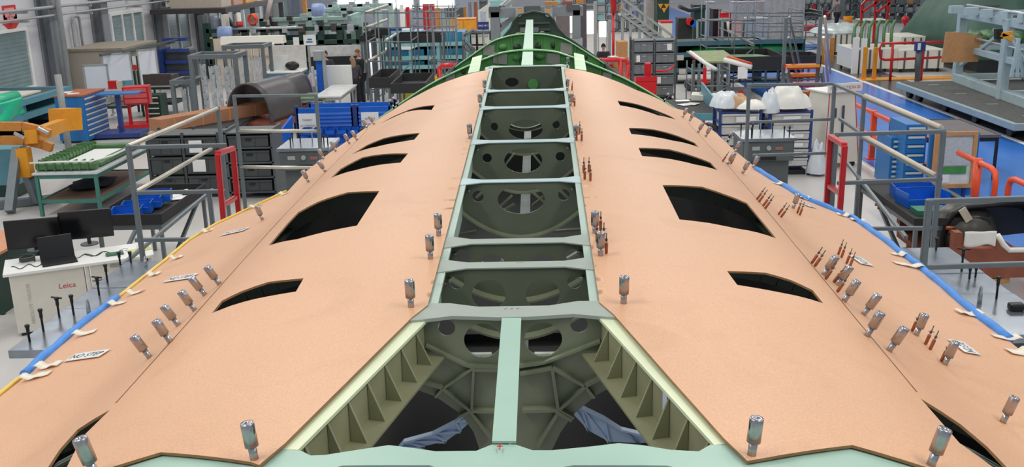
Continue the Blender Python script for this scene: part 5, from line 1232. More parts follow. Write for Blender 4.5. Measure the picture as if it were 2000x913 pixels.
# white crates and green ribs
def crate(label, x0, y0, x1, y1, Y, d, m=CREAMW):
    a = PY(x0, y0, Y); b = PY(x1, y1, Y); t = thing('crate', label, 'crate', ((a.x+b.x)/2, Y, 0), 0, 'white wheeled crates')
    wpart(MB().box(a.x, b.x, Y, Y+d, .14, a.z), 'box', m, t, bevel=.015)
    for k in range(4):
        x = a.x+(b.x-a.x)*(k+.5)/4; wpart(MB().box(x-.03, x+.03, Y-.03, Y, .14, a.z-.05), 'strap', DGREY, t)
    for x in (a.x+.15, b.x-.15):
        for y in (Y+.15, Y+d-.15): wpart(MB().cyl((x-.03,y,.07),(x+.03,y,.07),.07,n=8), 'castor', BLACK, t)
    return a, b
A1 = crate('tall white crate with foil covered green parts beside the chrome stair rails', 1627, 66, 1668, 106, 44, 2.2)
A2 = crate('white wheeled crate with green curved ribs on top behind the yellow posts', 1667, 96, 1752, 138, 37.5, 2.0)
A3 = crate('white wheeled crate with white side board behind the red rail', 1757, 98, 1842, 140, 37.3, 2.0)
A4 = crate('white crate standing behind the red rail crate', 1760, 72, 1820, 100, 40.5, 2.0)
heap('foil_wrap', 'silver foil and green sheet heap on the tall white crate', mat('silver_foil', (196,206,204), .35, .4, var=.25, scale=3), (A1[0].x+A1[1].x)/2, 45, A1[0].z, 1.2, 1.1, .35, 31, 'foil')
for i in range(6):
    x = A2[0].x+.15+i*.28; z = A2[0].z
    single(MB().tube([(x,38.0,z+.0),(x-.02,38.0,z+.45),(x+.1,38.3,z+.75),(x+.4,38.9,z+.9),(x+.75,39.3,z+.82)], .06, 6), 'curved_rib', GRNTRAY, f'green curved aircraft rib on the white crate, {ORD[i]} from the left', 'aircraft part', 'green curved ribs on the crate')
for i, (x0, x1, yt) in enumerate(((1668,1676,74),(1684,1691,76),(1700,1708,78),(1720,1730,82))):
    a = PY(x0, yt, 37.35); b = PY(x1, 130, 37.35); single(MB().box(a.x,b.x,37.36,37.47,.0,a.z), 'white_upright', WHTP, f'white upright board on the front of the ribs crate, {ORD[i]} from the left', 'board', 'white upright boards') if i < 2 else None
t = thing('yellow_stand', 'yellow two post stand with foot plate before the white crates', 'stand', (12.2, 35.5, 0))
for px in (1691, 1711): a = PY(px, 92, 35.5); wpart(MB().box(a.x-.06,a.x+.06,35.44,35.56,0,a.z), 'post', YLW, t)
a = PY(1684,144,35.3); wpart(MB().box(a.x,a.x+3.4,35.2,35.9,0,.03), 'foot_plate', YLW, t)
for k in range(2):
    a = PY((1608,1625)[k],88,41.5); single(MB().box(a.x-.07,a.x+.07,41.4,41.55,0,a.z+.3), 'ochre_post', OCHRE, f'slim ochre post by the chrome stair rails, {("left","right")[k]} one', 'post')
rz = [PY(1842,82,35), PY(1722,85,35), PY(1718,95,35), PY(1720,114,35), PY(1728,117,35), PY(1842,112,35)]
t = thing('red_rail', 'red tubular rail with rounded end before the white crates', 'railing', (PY(1744,100,35).x, 35, 0))
wpart(MB().tube(rz, .045, 8), 'rail', REDP, t)
for px in (1744, 1805): a = PY(px, 84, 35); wpart(MB().cyl((a.x,35,0),(a.x,35,a.z),.045), 'post', REDP, t)
a = PY(1795, 88, 34.9); t = thing('control_pendant', 'grey post with blue and white control box before the red rail', 'control box', (a.x, 34.8, 0)); wpart(MB().cyl((a.x,34.8,0),(a.x,34.8,a.z-.1),.09), 'post', DGREY, t); wpart(MB().box(a.x-.16,a.x+.16,34.7,34.9,a.z-.2,a.z+.12), 'box', NAVY, t); wpart(MB().box(a.x-.12,a.x-.02,34.68,34.7,a.z-.15,a.z+.08), 'panel', WHTP, t)
# step stand with red and orange treads, chrome rails
t = thing('step_stand', 'step stand with red and amber treads and chrome rails beside the blue lane', 'steps', (9.1, 33, 0))
for k in range(6):
    a = PY(1540-2+k*6, 128+k*17.5, 33-k*.55); b = PY(1606+k*2.6, 128+k*17.5, 33-k*.55); z = a.z
    z = 1.75-.29*k; x0 = at(1537+k*5, 128+k*17.5, z); x1 = at(1605+k*2.5, 128+k*17.5, z)
    s_ = wpart(MB().box(x0.x, x1.x, x0.y, x0.y+.35, z-.1, z), 'tread', REDP, t); n_ = wpart(MB().box(x0.x, x1.x, x0.y-.03, x0.y, z-.06, z+.01), 'nosing', YLW, t); n_.parent = s_; 
q0 = at(1537,128,1.75); q5 = at(1562,215,.3); r0 = at(1605,128,1.75); r5 = at(1617,215,.3)
for a, b in ((q0,q5),(r0,r5)): wpart(MB().bar((a.x,a.y,1.65),(b.x,b.y,.1),.06,.2), 'stringer', GREY, t)
for a in (q0, r0):
    for dx in (0,): wpart(MB().box(a.x-.04,a.x+.04,a.y+.3,a.y+.38,0,2.9), 'post', GREY, t)
for dz in (0, -.5): wpart(MB().tube([(r0.x,r0.y,2.95+dz),(r5.x,r5.y,1.3+dz)], .035, 8), 'handrail', CHROME, t); wpart(MB().tube([(q0.x,q0.y,2.95+dz),(q5.x,q5.y,1.3+dz)], .03, 8), 'handrail', GREY, t)
# black tray platform with scaffold grid
def tray_stand(label, x0, y0, x1, y1, Y, d, z=None, posts=True, rim=.3, extra=None):
    a = PY(x0, y0, Y); b = PY(x1, y1, Y); z = z or b.z
    t = thing('tray_stand', label, 'stand', ((a.x+b.x)/2, Y, 0), 0, 'black tray stands')
    tb = MB().box(a.x,b.x,Y,Y+d,z-.05,z)
    for q in ((a.x,b.x,Y,Y+.04),(a.x,b.x,Y+d-.04,Y+d),(a.x,a.x+.04,Y+.04,Y+d-.04),(b.x-.04,b.x,Y+.04,Y+d-.04)): tb.box(*q, z-.001, a.z)
    wpart(tb, 'tray', BLACKM, t)
    for x in (a.x+.04, b.x-.04):
        for y in (Y+.05, Y+d-.05): wpart(MB().box(x-.03,x+.03,y-.03,y+.03,0,z-.05), 'leg', GREY, t)
    for y in (Y+.05, Y+d-.05): wpart(MB().bar((a.x,y,.35),(b.x,y,.35),.05), 'stretcher', GREY, t)
    return a, b, z, t
tray_stand('black tray platform holding green part beside the amber treads', 1420, 112, 1535, 133, 31.5, 2.6)
tray_stand('black tray platform top joining the step stand', 1538, 110, 1604, 130, 33.2, 1.4)
a = at(1480,114,1.85); single(MB().blob((PY(1450,112,32.6).x,32.6,PY(1450,113,32.6).z), (.9,.6,.1), 8, rough=.3), 'green_part', GRNTRAY, 'flat green part lying in the black tray platform', 'aircraft part')
Yt = 29.5; a = PY(1352,112,Yt); b = PY(1424,124,Yt)
t = thing('skin_stand', 'grey stand carrying a moss green skin panel with white edge tube', 'stand', ((a.x+b.x)/2, Yt, 0))
wpart(MB().prism([(a.x,Yt+1.2,a.z+.02),(PY(1378,126,Yt).x,Yt,b.z+.02),(b.x+.3,Yt,b.z+.02),(b.x+.05,Yt+1.2,a.z+.02)], (0,0,.05)), 'skin_panel_piece', MOSS, t)
wpart(MB().tube([(PY(1358,112,Yt).x,Yt+1.0,a.z+.05), PY(1378,124,Yt), PY(1399,136,Yt-.3)], .06, 8), 'edge_tube', WHTP, t)
wpart(MB().tube([PY(1353,109,Yt+1), PY(1360,113,Yt+.9)], .08, 8), 'red_cap', REDP, t)
for px in (1366, 1404, 1424): q = PY(px, 130, Yt); wpart(MB().box(q.x-.04,q.x+.04,Yt,Yt+.08,0,b.z), 'leg', GREY, t); wpart(MB().box(q.x-.04,q.x+.04,Yt+1,Yt+1.08,0,b.z), 'leg', GREY, t)
wpart(MB().box(PY(1374,129,Yt).x,PY(1380,140,Yt).x+.05,Yt-.4,Yt-.39,PY(1376,141,Yt).z,PY(1376,127,Yt).z), 'paper_tag', WHITE, t)
p0 = PY(1414,117,29.2); p1 = PY(1468,131,28.8); t = thing('edge_tube', 'white and orange edge tube lying on the black tray platform with a hanging tag', 'tube', p0); wpart(MB().tube([p0,p1], .07, 8), 'tube', WHTP, t); wpart(MB().tube([p0+Vector((.1,0,.1)),p1+Vector((0,0,.1))], .03, 6), 'orange_strip', ORNG, t); q = PY(1450,137,28.9); wpart(MB().box(q.x-.14,q.x+.14,28.85,28.86,q.z-.24,q.z+.1), 'hanging_tag', WHITE, t)
def scaffold(label, xs, yt, yb, Y, hs, d=1.6, r=.021, diag=True, group='grey scaffold grids'):
    t = thing('scaffold', label, 'scaffold', (PY(sum(xs)/len(xs), yb, Y).x, Y, 0), 0, group); P = [PY(x, yt, Y) for x in xs]
    for i, p in enumerate(P):
        wpart(MB().cyl((p.x,Y,0),(p.x,Y,p.z),r,n=6), 'post', GREY, t)
        if d and i % 2 == 0: wpart(MB().cyl((p.x,Y+d,0),(p.x,Y+d,p.z),r,n=6), 'post', GREY, t)
    for h in hs:
        z = PY(xs[0], h, Y).z; wpart(MB().cyl((P[0].x,Y,z),(P[-1].x,Y,PY(xs[-1],h,Y).z),r,n=6), 'ledger', GREY, t)
        if d: wpart(MB().cyl((P[0].x,Y,z),(P[0].x,Y+d,z),r,n=6), 'transom', GREY, t); wpart(MB().cyl((P[-1].x,Y,z),(P[-1].x,Y+d,z),r,n=6), 'transom', GREY, t)
    if diag: wpart(MB().cyl((P[0].x,Y,.1),(P[-1].x,Y,PY(xs[-1],hs[-1],Y).z),r,n=6), 'brace', GREY, t)
    return t
scaffold('grey scaffold grid behind the black tray platform', [1425,1450,1475,1502,1528,1570], 20, 130, 36, [25,45,62,92], 2.0)
scaffold('tall grey scaffold grid over the moss green skin stand', [1383,1438,1477], -10, 140, 33, [40,73,93], 1.2)
scaffold('thin grey scaffold grid beside the chrome stair rails', [1492,1540,1570,1607], 15, 90, 42, [25,32,52,72,92], 2.0, diag=True)
scaffold('low grey scaffold frame around the teal table end', [1352,1375,1406,1425], 125, 175, 28.6, [138,168], 1.0)
a = PY(1365,42,38); t = thing('guard_rail', 'white edged rectangular guard frame before the dark green racks', 'railing', (a.x, 38, 0))
for p, q in (((1362,40),(1412,38)),((1362,40),(1362,76)),((1410,38),(1410,76)),((1362,76),(1410,76))): wpart(MB().bar(PY(*p,38), PY(*q,38), .07), 'tube', LGREY, t)
wpart(MB().bar(PY(1412,38,38), (PY(1412,38,38).x,38,0), .06), 'post', LGREY, t)
t = thing('ramp_rail', 'sloping cream handrail beside the tall scaffold grid', 'handrail', (PY(1430,70,34).x, 34, 0)); wpart(MB().tube([PY(1422,42,34),PY(1422,60,34),PY(1473,88,34)], .05, 8), 'rail', mat('cream_rail', (200,196,188), .4), t); wpart(MB().cyl(PY(1430,94,34), PY(1430,62,34), .04, n=8), 'post', LGREY, t)
# big grey bin rack, pallet, red cart and red guard
Yg = 31.0; a = PY(1237,77,Yg); b = PY(1320,77,Yg)
bin_rack('bin_rack', 'large dark grey rack of ten grey bins behind the red cart', a.x, b.x, Yg, Yg+.9, .25, a.z, 2, 5, DGREY, BIN, 'grey bin in the large dark grey rack', 'grey bins in the large rack', signs={(0,3): (.1,.3), (0,1): (.3,.7), (1,4): (.6,.85), (1,1): (.1,.3)})
t = thing('pallet', 'light wooden pallet under the large dark grey rack', 'pallet', ((a.x+b.x)/2, Yg, 0))
for k in range(3): wpart(MB().box(a.x+.3,b.x+.1,Yg-.5+k*.35,Yg-.35+k*.35,0,.09), 'plank', CARD, t)
p = at(1263,150,1.0); Yc = 29.0
t = thing('tool_cart', 'bright red tool cart with raised back beside the large grey rack', 'cart', (PY(1262,150,Yc).x, Yc, 0))
a = PY(1242,150,Yc); b = PY(1283,150,Yc)
wpart(MB().box(a.x,b.x,Yc,Yc+.6,.15,.95), 'cabinet', REDP, t, bevel=.02); wpart(MB().box(a.x,b.x,Yc-.02,Yc+.62,.95,1.0).box(a.x,b.x,Yc-.02,Yc,1.0,1.08), 'tray', REDP, t)
wpart(MB().box(PY(1262,128,Yc).x,PY(1276,128,Yc).x,Yc+.45,Yc+.6,1.0,PY(1265,126,Yc).z), 'back_post', REDP, t, bevel=.04)
wpart(MB().tube([(b.x,Yc+.3,1.2),(b.x+.35,Yc+.3,1.2),(b.x+.55,Yc+.3,1.35)], .03, 6), 'push_handle', REDP, t); wpart(MB().box(a.x+.1,b.x-.25,Yc+.1,Yc+.4,1.0,1.06), 'tool_pile', NAVY, t)
for x in (a.x+.1,b.x-.1): wpart(MB().cyl((x-.03,Yc+.1,.08),(x+.03,Yc+.1,.08),.08), 'castor', BLACK, t)
def red_guard(label, pts, Y, w=.11, down=()):
    t = thing('red_guard', label, 'guard rail', (PY(*pts[0], Y).x, Y, 0), 0, 'red tubular guards'); wpart(MB().tube([PY(x, y, Y) for x, y in pts], w, 10), 'tube', REDP, t)
    for px, py in down: q = PY(px, py, Y); wpart(MB().cyl((q.x,Y,0), q, w), 'post', REDP, t)
red_guard('thick red guard left of the green arches', [(858,150),(858,134),(862,128),(905,127)], 24, .06, [(858,134)])
red_guard('thick red guard right of the green arches beside the large rack', [(1165,118),(1215,117),(1224,118),(1226,126),(1226,150)], 24, .058, [(1226,126),(1212,117)])
# dark green long rack
Yr = 35.5; a = PY(1322,80,Yr); b = PY(1565,170,Yr)
t = thing('long_rack', 'long dark rack with teal beams and green wrap behind the black trays', 'rack', ((a.x+b.x)/2, Yr, 0))
zs = [PY(1330,y,Yr).z for y in (82, 104, 134, 164)]
wpart(MB().box(a.x,b.x,Yr+1.1,Yr+1.15,.2,zs[0]), 'back_panel', DGREEN, t)
for z in zs: wpart(MB().box(a.x,b.x,Yr,Yr+1.1,z-.04,z), 'shelf', BLACK, t); wpart(MB().box(a.x,b.x,Yr-.05,Yr,z-.14,z+.02), 'beam', mat('slate_teal', (70,110,124), .5), t)
for k in range(4): x = a.x+(b.x-a.x)*k/3; wpart(MB().box(x-.05,x+.05,Yr-.03,Yr+1.1,0,zs[0]), 'upright', DGREEN, t)
heap('green_wrap', 'crumpled green wrap along the upper shelf of the long dark rack', mat('bright_green_wrap', (24,150,84), .4, var=.3, scale=4), (a.x+b.x)/2+.2, Yr+.5, zs[1], 2.0, .5, .3, 41, 'wrap')
for i, (px, py) in enumerate(((1329,113),(1333,140))): q = PY(px, py, Yr-.1); single(MB().box(q.x-.12,q.x+.12,Yr-.07,Yr-.05,q.z-.09,q.z+.09), 'paper_notice', mat('pale_notice', (206,196,190), .6), f'pale paper notice on the left end of the long dark rack, {("upper","lower")[i]} one', 'notice')
for i in range(4): q = at(1345+i*22,175,0); single(MB().lathe((q.x,q.y-.2,.2), (0,-1,0), [(.2,0),(.2,.2),(.1,.22)], 12), 'floor_roller', DSTEEL, f'dark round wheel on the floor before the long rack, {ORD[i]} from the left', 'wheel', 'wheels before the long rack')
for i, px in enumerate((1424,1447)): q = at(px,196,0); single(MB().box(q.x-.07,q.x+.07,q.y,q.y+.14,0,.30), 'red_block_post', REDP, f'short red post behind the cloth rack, {("left","right")[i]} one', 'post')
# ------------------------------------------------------------------ far field, left
def panel(name, label, x0, y0, x1, y1, Y, d, m, cat, group=None, stand=False, bottom=None):
    a = PY(x0, y0, Y); b = PY(x1, y1, Y); z0 = b.z if bottom is None else bottom
    return single(MB().box(a.x, b.x, Y, Y+d, z0, a.z), name, m, label, cat, group)
# beige boards with lamp hood, green machine frame
for i, (x0, x1, y0, y1) in enumerate(((413,538,76,155),(553,588,100,150))):
    a = PY(x0, y0, 37.5); b = PY(x1, y1, 37.5); t = thing('partition', f'beige partition boards {("behind the farther grey frame","beside the white topped bench")[i]}', 'partition', ((a.x+b.x)/2, 37.5, 0))
    wpart(MB().box(a.x,b.x,37.5,37.56,.1,a.z), 'board', BEIGE, t); n = 3 if i == 0 else 1
    for k in range(n+1): x = a.x+(b.x-a.x)*k/n; wpart(MB().box(x-.05,x+.05,37.45,37.6,0,a.z), 'post', CREAMW if k else DGREEN, t)
    wpart(MB().box(a.x,b.x,37.44,37.5,a.z*.62,a.z*.62+.05), 'rail', mat('pale_rail', (180,170,158), .6), t)
a = PY(432,72,36.6); b = PY(556,84,36.6); t = thing('lamp_hood', 'long cream lamp hood above the beige boards', 'lamp', ((a.x+b.x)/2, 36.6, b.z)); wpart(MB().prism([(a.x,36.4,b.z),(a.x,36.9,b.z),(a.x,36.8,a.z),(a.x,36.5,a.z)], (b.x-a.x,0,0)), 'hood', CREAMW, t)
wpart(MB().box(a.x+.4,b.x-.4,36.55,36.75,b.z-.02,b.z), 'tube', mat('lamp_tube', (255,252,236), .4, var=.01, emit=2.), t)
for x in (a.x+.1, b.x-.1): wpart(MB().cyl((x,36.7,0),(x,36.7,b.z),.05), 'post', LGREY, t)
Ym = 40.5; a = PY(402,60,Ym); b = PY(700,60,Ym)
t = thing('machine_frame', 'long dark green machine frame with silver tubes behind the beige boards', 'machine', ((a.x+b.x)/2, Ym, 0))
for k in range(9): x = a.x+(b.x-a.x)*k/8; wpart(MB().box(x-.12,x+.12,Ym,Ym+.3,0,a.z+(.3 if k % 3 == 0 else 0)), 'post', DGREEN, t)
for z in (a.z, a.z-.55, .7): wpart(MB().box(a.x,b.x,Ym,Ym+.2,z-.1,z+.06), 'beam', DGREEN, t)
wpart(MB().box(a.x,b.x,Ym+.6,Ym+.7,.2,a.z-.3), 'back_panel', DGREEN, t)
wpart(MB().cyl((a.x+.6,Ym-.1,a.z+.05),(b.x-2.2,Ym-.1,a.z+.05),.06), 'silver_tube', ALU, t)
for k in range(10): x = a.x+.5+k*.66; wpart(MB().box(x,x+.16+.05*(k % 3),Ym-.15,Ym+.1,a.z-.15,a.z+.12+.06*(k % 2)), 'clamp', (ALU, DSTEEL)[k % 2], t)
panel('notice', 'white notice with red header on the dark green machine frame', 572, 73, 585, 93, Ym-.021, .02, WHITE, 'notice')
t = thing('notice', 'white notice with blue lettering on the dark green machine frame', 'notice', (PY(605,78,Ym).x, Ym-.02, PY(605,87,Ym).z)); a = PY(592,68,Ym); b = PY(618,88,Ym); wpart(MB().box(a.x,b.x,Ym-.021,Ym-.001,b.z,a.z), 'sheet', WHITE, t)
for k in range(2): wpart(MB().box(a.x+.16-.05*k,b.x-.16+.02*k,Ym-.026,Ym-.021,a.z-.22-.1*k,a.z-.16-.1*k), 'blue_print', BLUEC, t)
for i, (px, Y) in enumerate(((442,40.3),(623,46),)):
    q = PY(px, 66 if i == 0 else 20, Y); single(MB().lathe((q.x-.3,Y,q.z), (1,0,0), [(.28,0),(.30,.05),(.30,.45),(.26,.55),(0,.55)], 16).box(q.x-.2,q.x+.2,Y-.1,Y+.1,0,q.z-.2), 'blue_motor', mat('pale_blue_motor', (140,160,204), .4), f'rounded pale blue motor {("on the left end of the dark green machine frame","behind the pale tooling beams")[i]}', 'motor')
# wall machines at far left
t = thing('mezzanine', 'dark steel mezzanine beam with stored beige crates along the window wall', 'mezzanine', (-14.4, 44, 0))
wpart(MB().box(-16.0,-12.8,42,52,2.55,2.75), 'deck', mat('dark_brown_steel', (62,56,56), .6), t)
for x, y in ((-12.9,42.2),(-12.9,46.5),(-12.9,51.8)): wpart(MB().box(x-.12,x+.12,y-.12,y+.12,0,2.55), 'post', DGREY, t)
wpart(MB().bar((-12.9,42.3,2.4),(-12.9,46.3,.2),.14), 'brace', BLACK, t)
for i, (y, m) in enumerate(((42.8, BEIGE), (44.6, PINK), (46.5, YLW), (48.5, CREAMW))): single(MB().box(-15.4,-13.2,y,y+1.4,2.75,3.45), 'wooden_crate', m, f'{("beige","salmon","amber","cream")[i]} crate on the dark mezzanine', 'crate', 'crates on the mezzanine')
Y = 41.5
for i, (x0, x1, m) in enumerate(((383,402,DGREY),(405,428,mat('slate_tank',(112,120,134),.4)),(430,446,CREAMW),(456,470,LGREY),(486,505,LGREY))):
    a = PY(x0, 16, Y); b = PY(x1, 95, Y)
    if i == 1: single(MB().lathe(((a.x+b.x)/2,Y+.3,0), (0,0,1), [(.1,.6),(.24,1.1),(.24,2.3),(.15,2.45),(0,2.45)], 16).cyl(((a.x+b.x)/2,Y+.3,0),((a.x+b.x)/2,Y+.3,.7),.05), 'tank', m, 'upright slate grey tank under the mezzanine', 'tank')
    else: single(MB().box(a.x,b.x,Y,Y+.5,0,2.5), 'cabinet_column', m, f'{("dark grey","","cream","grey","grey")[i]} tall narrow cabinet under the mezzanine, {ORD[i]} from the left', 'cabinet', 'tall cabinets under the mezzanine')
a = PY(462,42,41); b = PY(474,56,41); t = thing('marker_post', 'pale post with red band before the tall cabinets', 'post', ((a.x+b.x)/2, 41, 0)); wpart(MB().cyl(((a.x+b.x)/2,41,0),((a.x+b.x)/2,41,2.6),.09), 'post', CREAMW, t); wpart(MB().cyl(((a.x+b.x)/2,41,b.z),((a.x+b.x)/2,41,a.z),.14), 'red_band', REDP, t)
q = PY(492,38,41.2); single(MB().tube([(q.x+.16*math.cos(k*.7),41.1+.02*k,q.z+.2*math.sin(k*.7)) for k in range(22)], .04, 6), 'hose_reel', ORNG, 'orange hose coil hanging on a tall grey cabinet', 'hose')
single(MB().cyl((PY(412,70,40.2).x,40.2,0),(PY(412,70,40.2).x,40.2,1.7),.06), 'yellow_post', mat('dull_yellow',(180,164,70),.5), 'dull yellow post before the slate grey tank', 'post')
q0 = PY(520,38,43); q1 = PY(528,-6,43); single(MB().tube([(q0.x,43,q0.z),(q1.x,43.2,q1.z)], .1, 8).box(q0.x-.1,q0.x+.1,42.9,43.1,0,q0.z), 'leaning_pole', mat('pale_pole',(190,174,168),.5), 'pale leaning pole above the pale tooling beams', 'pole')
for i, (x0,x1,m) in enumerate(((530,548,LGREY),(552,566,GLASSY),(570,588,mat('grey_door',(104,112,126),.5)),(592,602,OCHRE))):
    a = PY(x0,-10,62); b = PY(x1,32,62); single(MB().box(a.x,b.x,61.6,61.9,0,a.z+1), 'wall_locker', m, f'tall wall locker before the far blue grey wall, {ORD[i]} from the left', 'locker', 'tall lockers at the far wall')
# pale tooling beams
def tooling(label, x0, x1, rows, Y, seed):
    rnd = random.Random(seed); a = PY(x0, rows[0], Y); b = PY(x1, rows[0], Y)
    t = thing('tooling_beam', label, 'tooling frame', ((a.x+b.x)/2, Y, 0), 0, 'pale tooling frames'); AQ2 = mat('pale_aqua_alu', (164,190,184), .4, .2, var=.12)
    for k, r in enumerate(rows):
        z = PY(x0, r, Y).z; wpart(MB().box(a.x, b.x, Y+.15*k, Y+.15*k+.25, z-.16, z), 'beam', AQ2, t, bevel=.02)
        for i in range(int((b.x-a.x)/.8)): x = a.x+.2+i*.8+rnd.random()*.3; wpart(MB().box(x, x+.12+rnd.random()*.25, Y+.15*k-.08, Y+.15*k+.28, z-.3*rnd.random(), z+.05+.12*rnd.random()), 'fixture_block', (AQ2, ALU, LGREY, DSTEEL)[rnd.randrange(4)], t)
    for x in (a.x+.1, (a.x+b.x)/2, b.x-.1): wpart(MB().box(x-.14,x+.14,Y,Y+.4,0,a.z), 'pedestal', AQ2, t)
tooling('pale aqua tooling beams behind the dark green machine frame, nearest row', 505, 700, [36, 44, 53], 43.5, 1)
tooling('pale aqua tooling beams behind the dark green machine frame, middle row', 600, 742, [17, 25], 48.5, 2)
tooling('pale aqua tooling beams near the far bright windows', 640, 765, [9, 15], 56, 3)
a = PY(688,30,41); t = thing('pylon', 'tall pale aqua upright with bracket at the end of the tooling beams', 'upright', (a.x, 41, 0)); AQ2 = MATS['pale_aqua_alu']
wpart(MB().box(a.x-.1,a.x+.35,41,41.3,0,PY(690,34,41).z), 'column', AQ2, t); wpart(MB().box(PY(668,60,41).x,PY(676,60,41).x,40.9,41.2,.0,PY(670,55,41).z), 'column', AQ2, t); wpart(MB().bar(PY(682,35,41), PY(702,28,41.5), .2), 'bracket', AQ2, t)
# work bench area with white boards
t = table('work_bench', 'blue fronted work bench with white top behind the cowls', PY(520,145,34).x, PY(592,145,34).x, 33.6, 34.8, .95, WHTP, mat('blue_grey_front',(104,140,170),.5), cat='bench'); wpart(MB().box(PY(515,115,34).x,PY(590,145,34).x,34.8,34.85,.95,1.75), 'back_board', mat('pale_board',(214,210,206),.6), t)
wpart(MB().box(PY(522,150,34).x,PY(590,150,34).x,33.65,33.7,.1,.9), 'front_panel', MATS['blue_grey_front'], t)
for i, (x,m,w,h) in enumerate(((530,TEAL,.12,.28),(548,WHTP,.5,.5),(572,BLACK,.5,.3))): q = PY(x,142,34.2); single(MB().blob((q.x,34.2,.95+h/2),(w/2,.15,h/2),6) if i != 1 else MB().box(q.x-w/2,q.x+w/2,34.3,34.33,.95,.95+h), ('bottle','sheet_stand','dark_bag')[i], m, ('teal bottle on the white topped bench','white sheet propped on the white topped bench','black bag on the white topped bench')[i], ('bottle','sheet','bag')[i])
a = PY(600,90,35); b = PY(716,130,35)
t = thing('back_board', 'large pale board with dark lower strip behind the three people', 'board', ((a.x+b.x)/2, 35, 0)); wpart(MB().box(a.x,b.x,35,35.06,b.z,a.z), 'upper_panel', mat('pale_grey_board',(204,204,204),.5), t); wpart(MB().box(a.x+.1,b.x-.2,34.95,35,b.z,b.z+.38), 'dark_strip', BLACK, t)
for x in (a.x+.05,b.x-.05): wpart(MB().box(x-.04,x+.04,34.98,35.08,0,a.z), 'post', LGREY, t)
t = table('measuring_table', 'long white plank table in front of the people beside the green mat', PY(640,180,29.5).x, PY(690,180,29.5).x, 27.6, 30.2, .9, mat('pale_plank',(208,208,206),.4), LGREY)
for i, (x0,y0,x1,y1) in enumerate(((607,130,616,170),(636,128,689,170))):
    a = PY(x0,y0,30.6); b = PY(x1,y1,30.6); t = thing('screen_board', f'{("narrow","wide")[i]} white rounded screen board before the people', 'board', ((a.x+b.x)/2, 30.6, 0)); wpart(MB().box(a.x,b.x,30.6,30.66,b.z,a.z), 'board', WHTP, t, bevel=.08); wpart(MB().box(a.x,a.x+.05,30.6,30.66,0,b.z).box(b.x-.05,b.x,30.6,30.66,0,b.z), 'leg', LGREY, t)
a = PY(616,118,30.2); b = PY(635,172,30.2); t = thing('test_column', 'blue test column with pale grey head between the white screen boards', 'instrument', ((a.x+b.x)/2, 30.2, 0)); wpart(MB().box(a.x+.0,b.x-.02,30.2,30.5,0,a.z), 'column', BLUE, t); wpart(MB().box(a.x-.04,b.x-.02,30.1,30.5,a.z,a.z+.28), 'head', LGREY, t); wpart(MB().box(b.x-.02,b.x+.06,30.15,30.3,0,a.z+.28), 'rail', LGREY, t)
t = table('green_mat_table', 'low table with green mat top beside the rear cowl', PY(588,180,28).x, PY(640,180,28).x, 27.6, 28.9, .85, mat('green_mat',(92,122,84),.7), LGREY)
q = at(595,168,.9); heap('cloth_heap', 'grey and red cloths on a stand behind the rear cowl', mat('mixed_cloth',(170,160,164),.9,var=.4,scale=5), q.x, q.y+1.5, 0.02, .5,.4,.95, 51)
# teal shelves with cyan sheets
Yt = 37.5; a = PY(745,72,Yt); b = PY(912,150,Yt)
t = thing('sheet_rack', 'long aqua rack of cyan wrapped sheets left of the green arches', 'rack', ((a.x+b.x)/2, Yt, 0)); zs = [PY(760,y,Yt).z for y in (86,112,130,148)]
for z in zs: wpart(MB().box(a.x,b.x,Yt,Yt+1.6,z-.07,z), 'shelf', AQUA, t); wpart(MB().box(a.x,b.x,Yt-.04,Yt,z-.12,z+.03), 'beam', AQUA, t)
for k in range(4): x = a.x+(b.x-a.x)*k/3; wpart(MB().box(x-.06,x+.06,Yt,Yt+.1,0,a.z), 'upright', AQUA, t); wpart(MB().box(x-.06,x+.06,Yt+1.5,Yt+1.6,0,a.z), 'upright', AQUA, t)
wpart(MB().box(a.x,b.x,Yt+1.6,Yt+1.63,.1,zs[0]), 'back_panel', mat('deep_teal',(20,70,86),.6), t)
for i in range(3):
    for j in range(2):
        x0 = a.x+.1+(b.x-a.x)*.5*j; z = zs[i]; single(MB().box(x0, x0+(b.x-a.x)*.46, Yt+.1, Yt+1.5, z+.004, z+(.38,.26,.16)[i]), 'wrapped_sheet', CYAN, f'cyan wrapped sheet bundle in the aqua rack, {("top","middle","lower")[i]} shelf {("left","right")[j]}', 'sheet bundle', 'cyan sheet bundles')
single(MB().prism([(PY(778,90,Yt-.1).x,Yt-.06,PY(778,91,Yt).z),(PY(815,90,Yt-.1).x,Yt-.06,PY(815,91,Yt).z),(PY(800,97,Yt-.1).x,Yt-.06,PY(800,97,Yt).z),(PY(785,97,Yt-.1).x,Yt-.06,PY(785,97,Yt).z)], (0,.02,0)), 'white_sheet', WHITE, 'white sheet hanging over the top cyan bundle', 'sheet')
tray_stand('black tray stand in front of the aqua rack, high one', 767, 69, 862, 80, 33, 1.4)
tray_stand('black tray stand beside the people, lower left one', 720, 152, 762, 168, 27.5, 2.2)
tray_stand('black tray stand beside the left panel, lower right one', 762, 164, 832, 178, 26.0, 2.4)
a = at(790,152,1.25); single(MB().box(PY(783,150,29).x,PY(858,150,29).x,28.9,29.0,0,PY(800,149,29).z), 'yellow_toe_board', mat('toe_yellow',(206,186,60),.5), 'long dull yellow toe board behind the lower black trays', 'board')
scaffold('grey scaffold grid behind the black tray beside the people', [712,737,757,775,800], 20, 160, 31, [25,54,82,120], 1.8)
scaffold('grey scaffold grid left of the green arches', [832,845,862,888], 20, 160, 29.5, [24,62,120], 1.5)
scaffold('thin grey scaffold grid before the amber cabinet', [805,838,876,890], 8, 130, 36, [12,23,36,52], 1.6, diag=False)
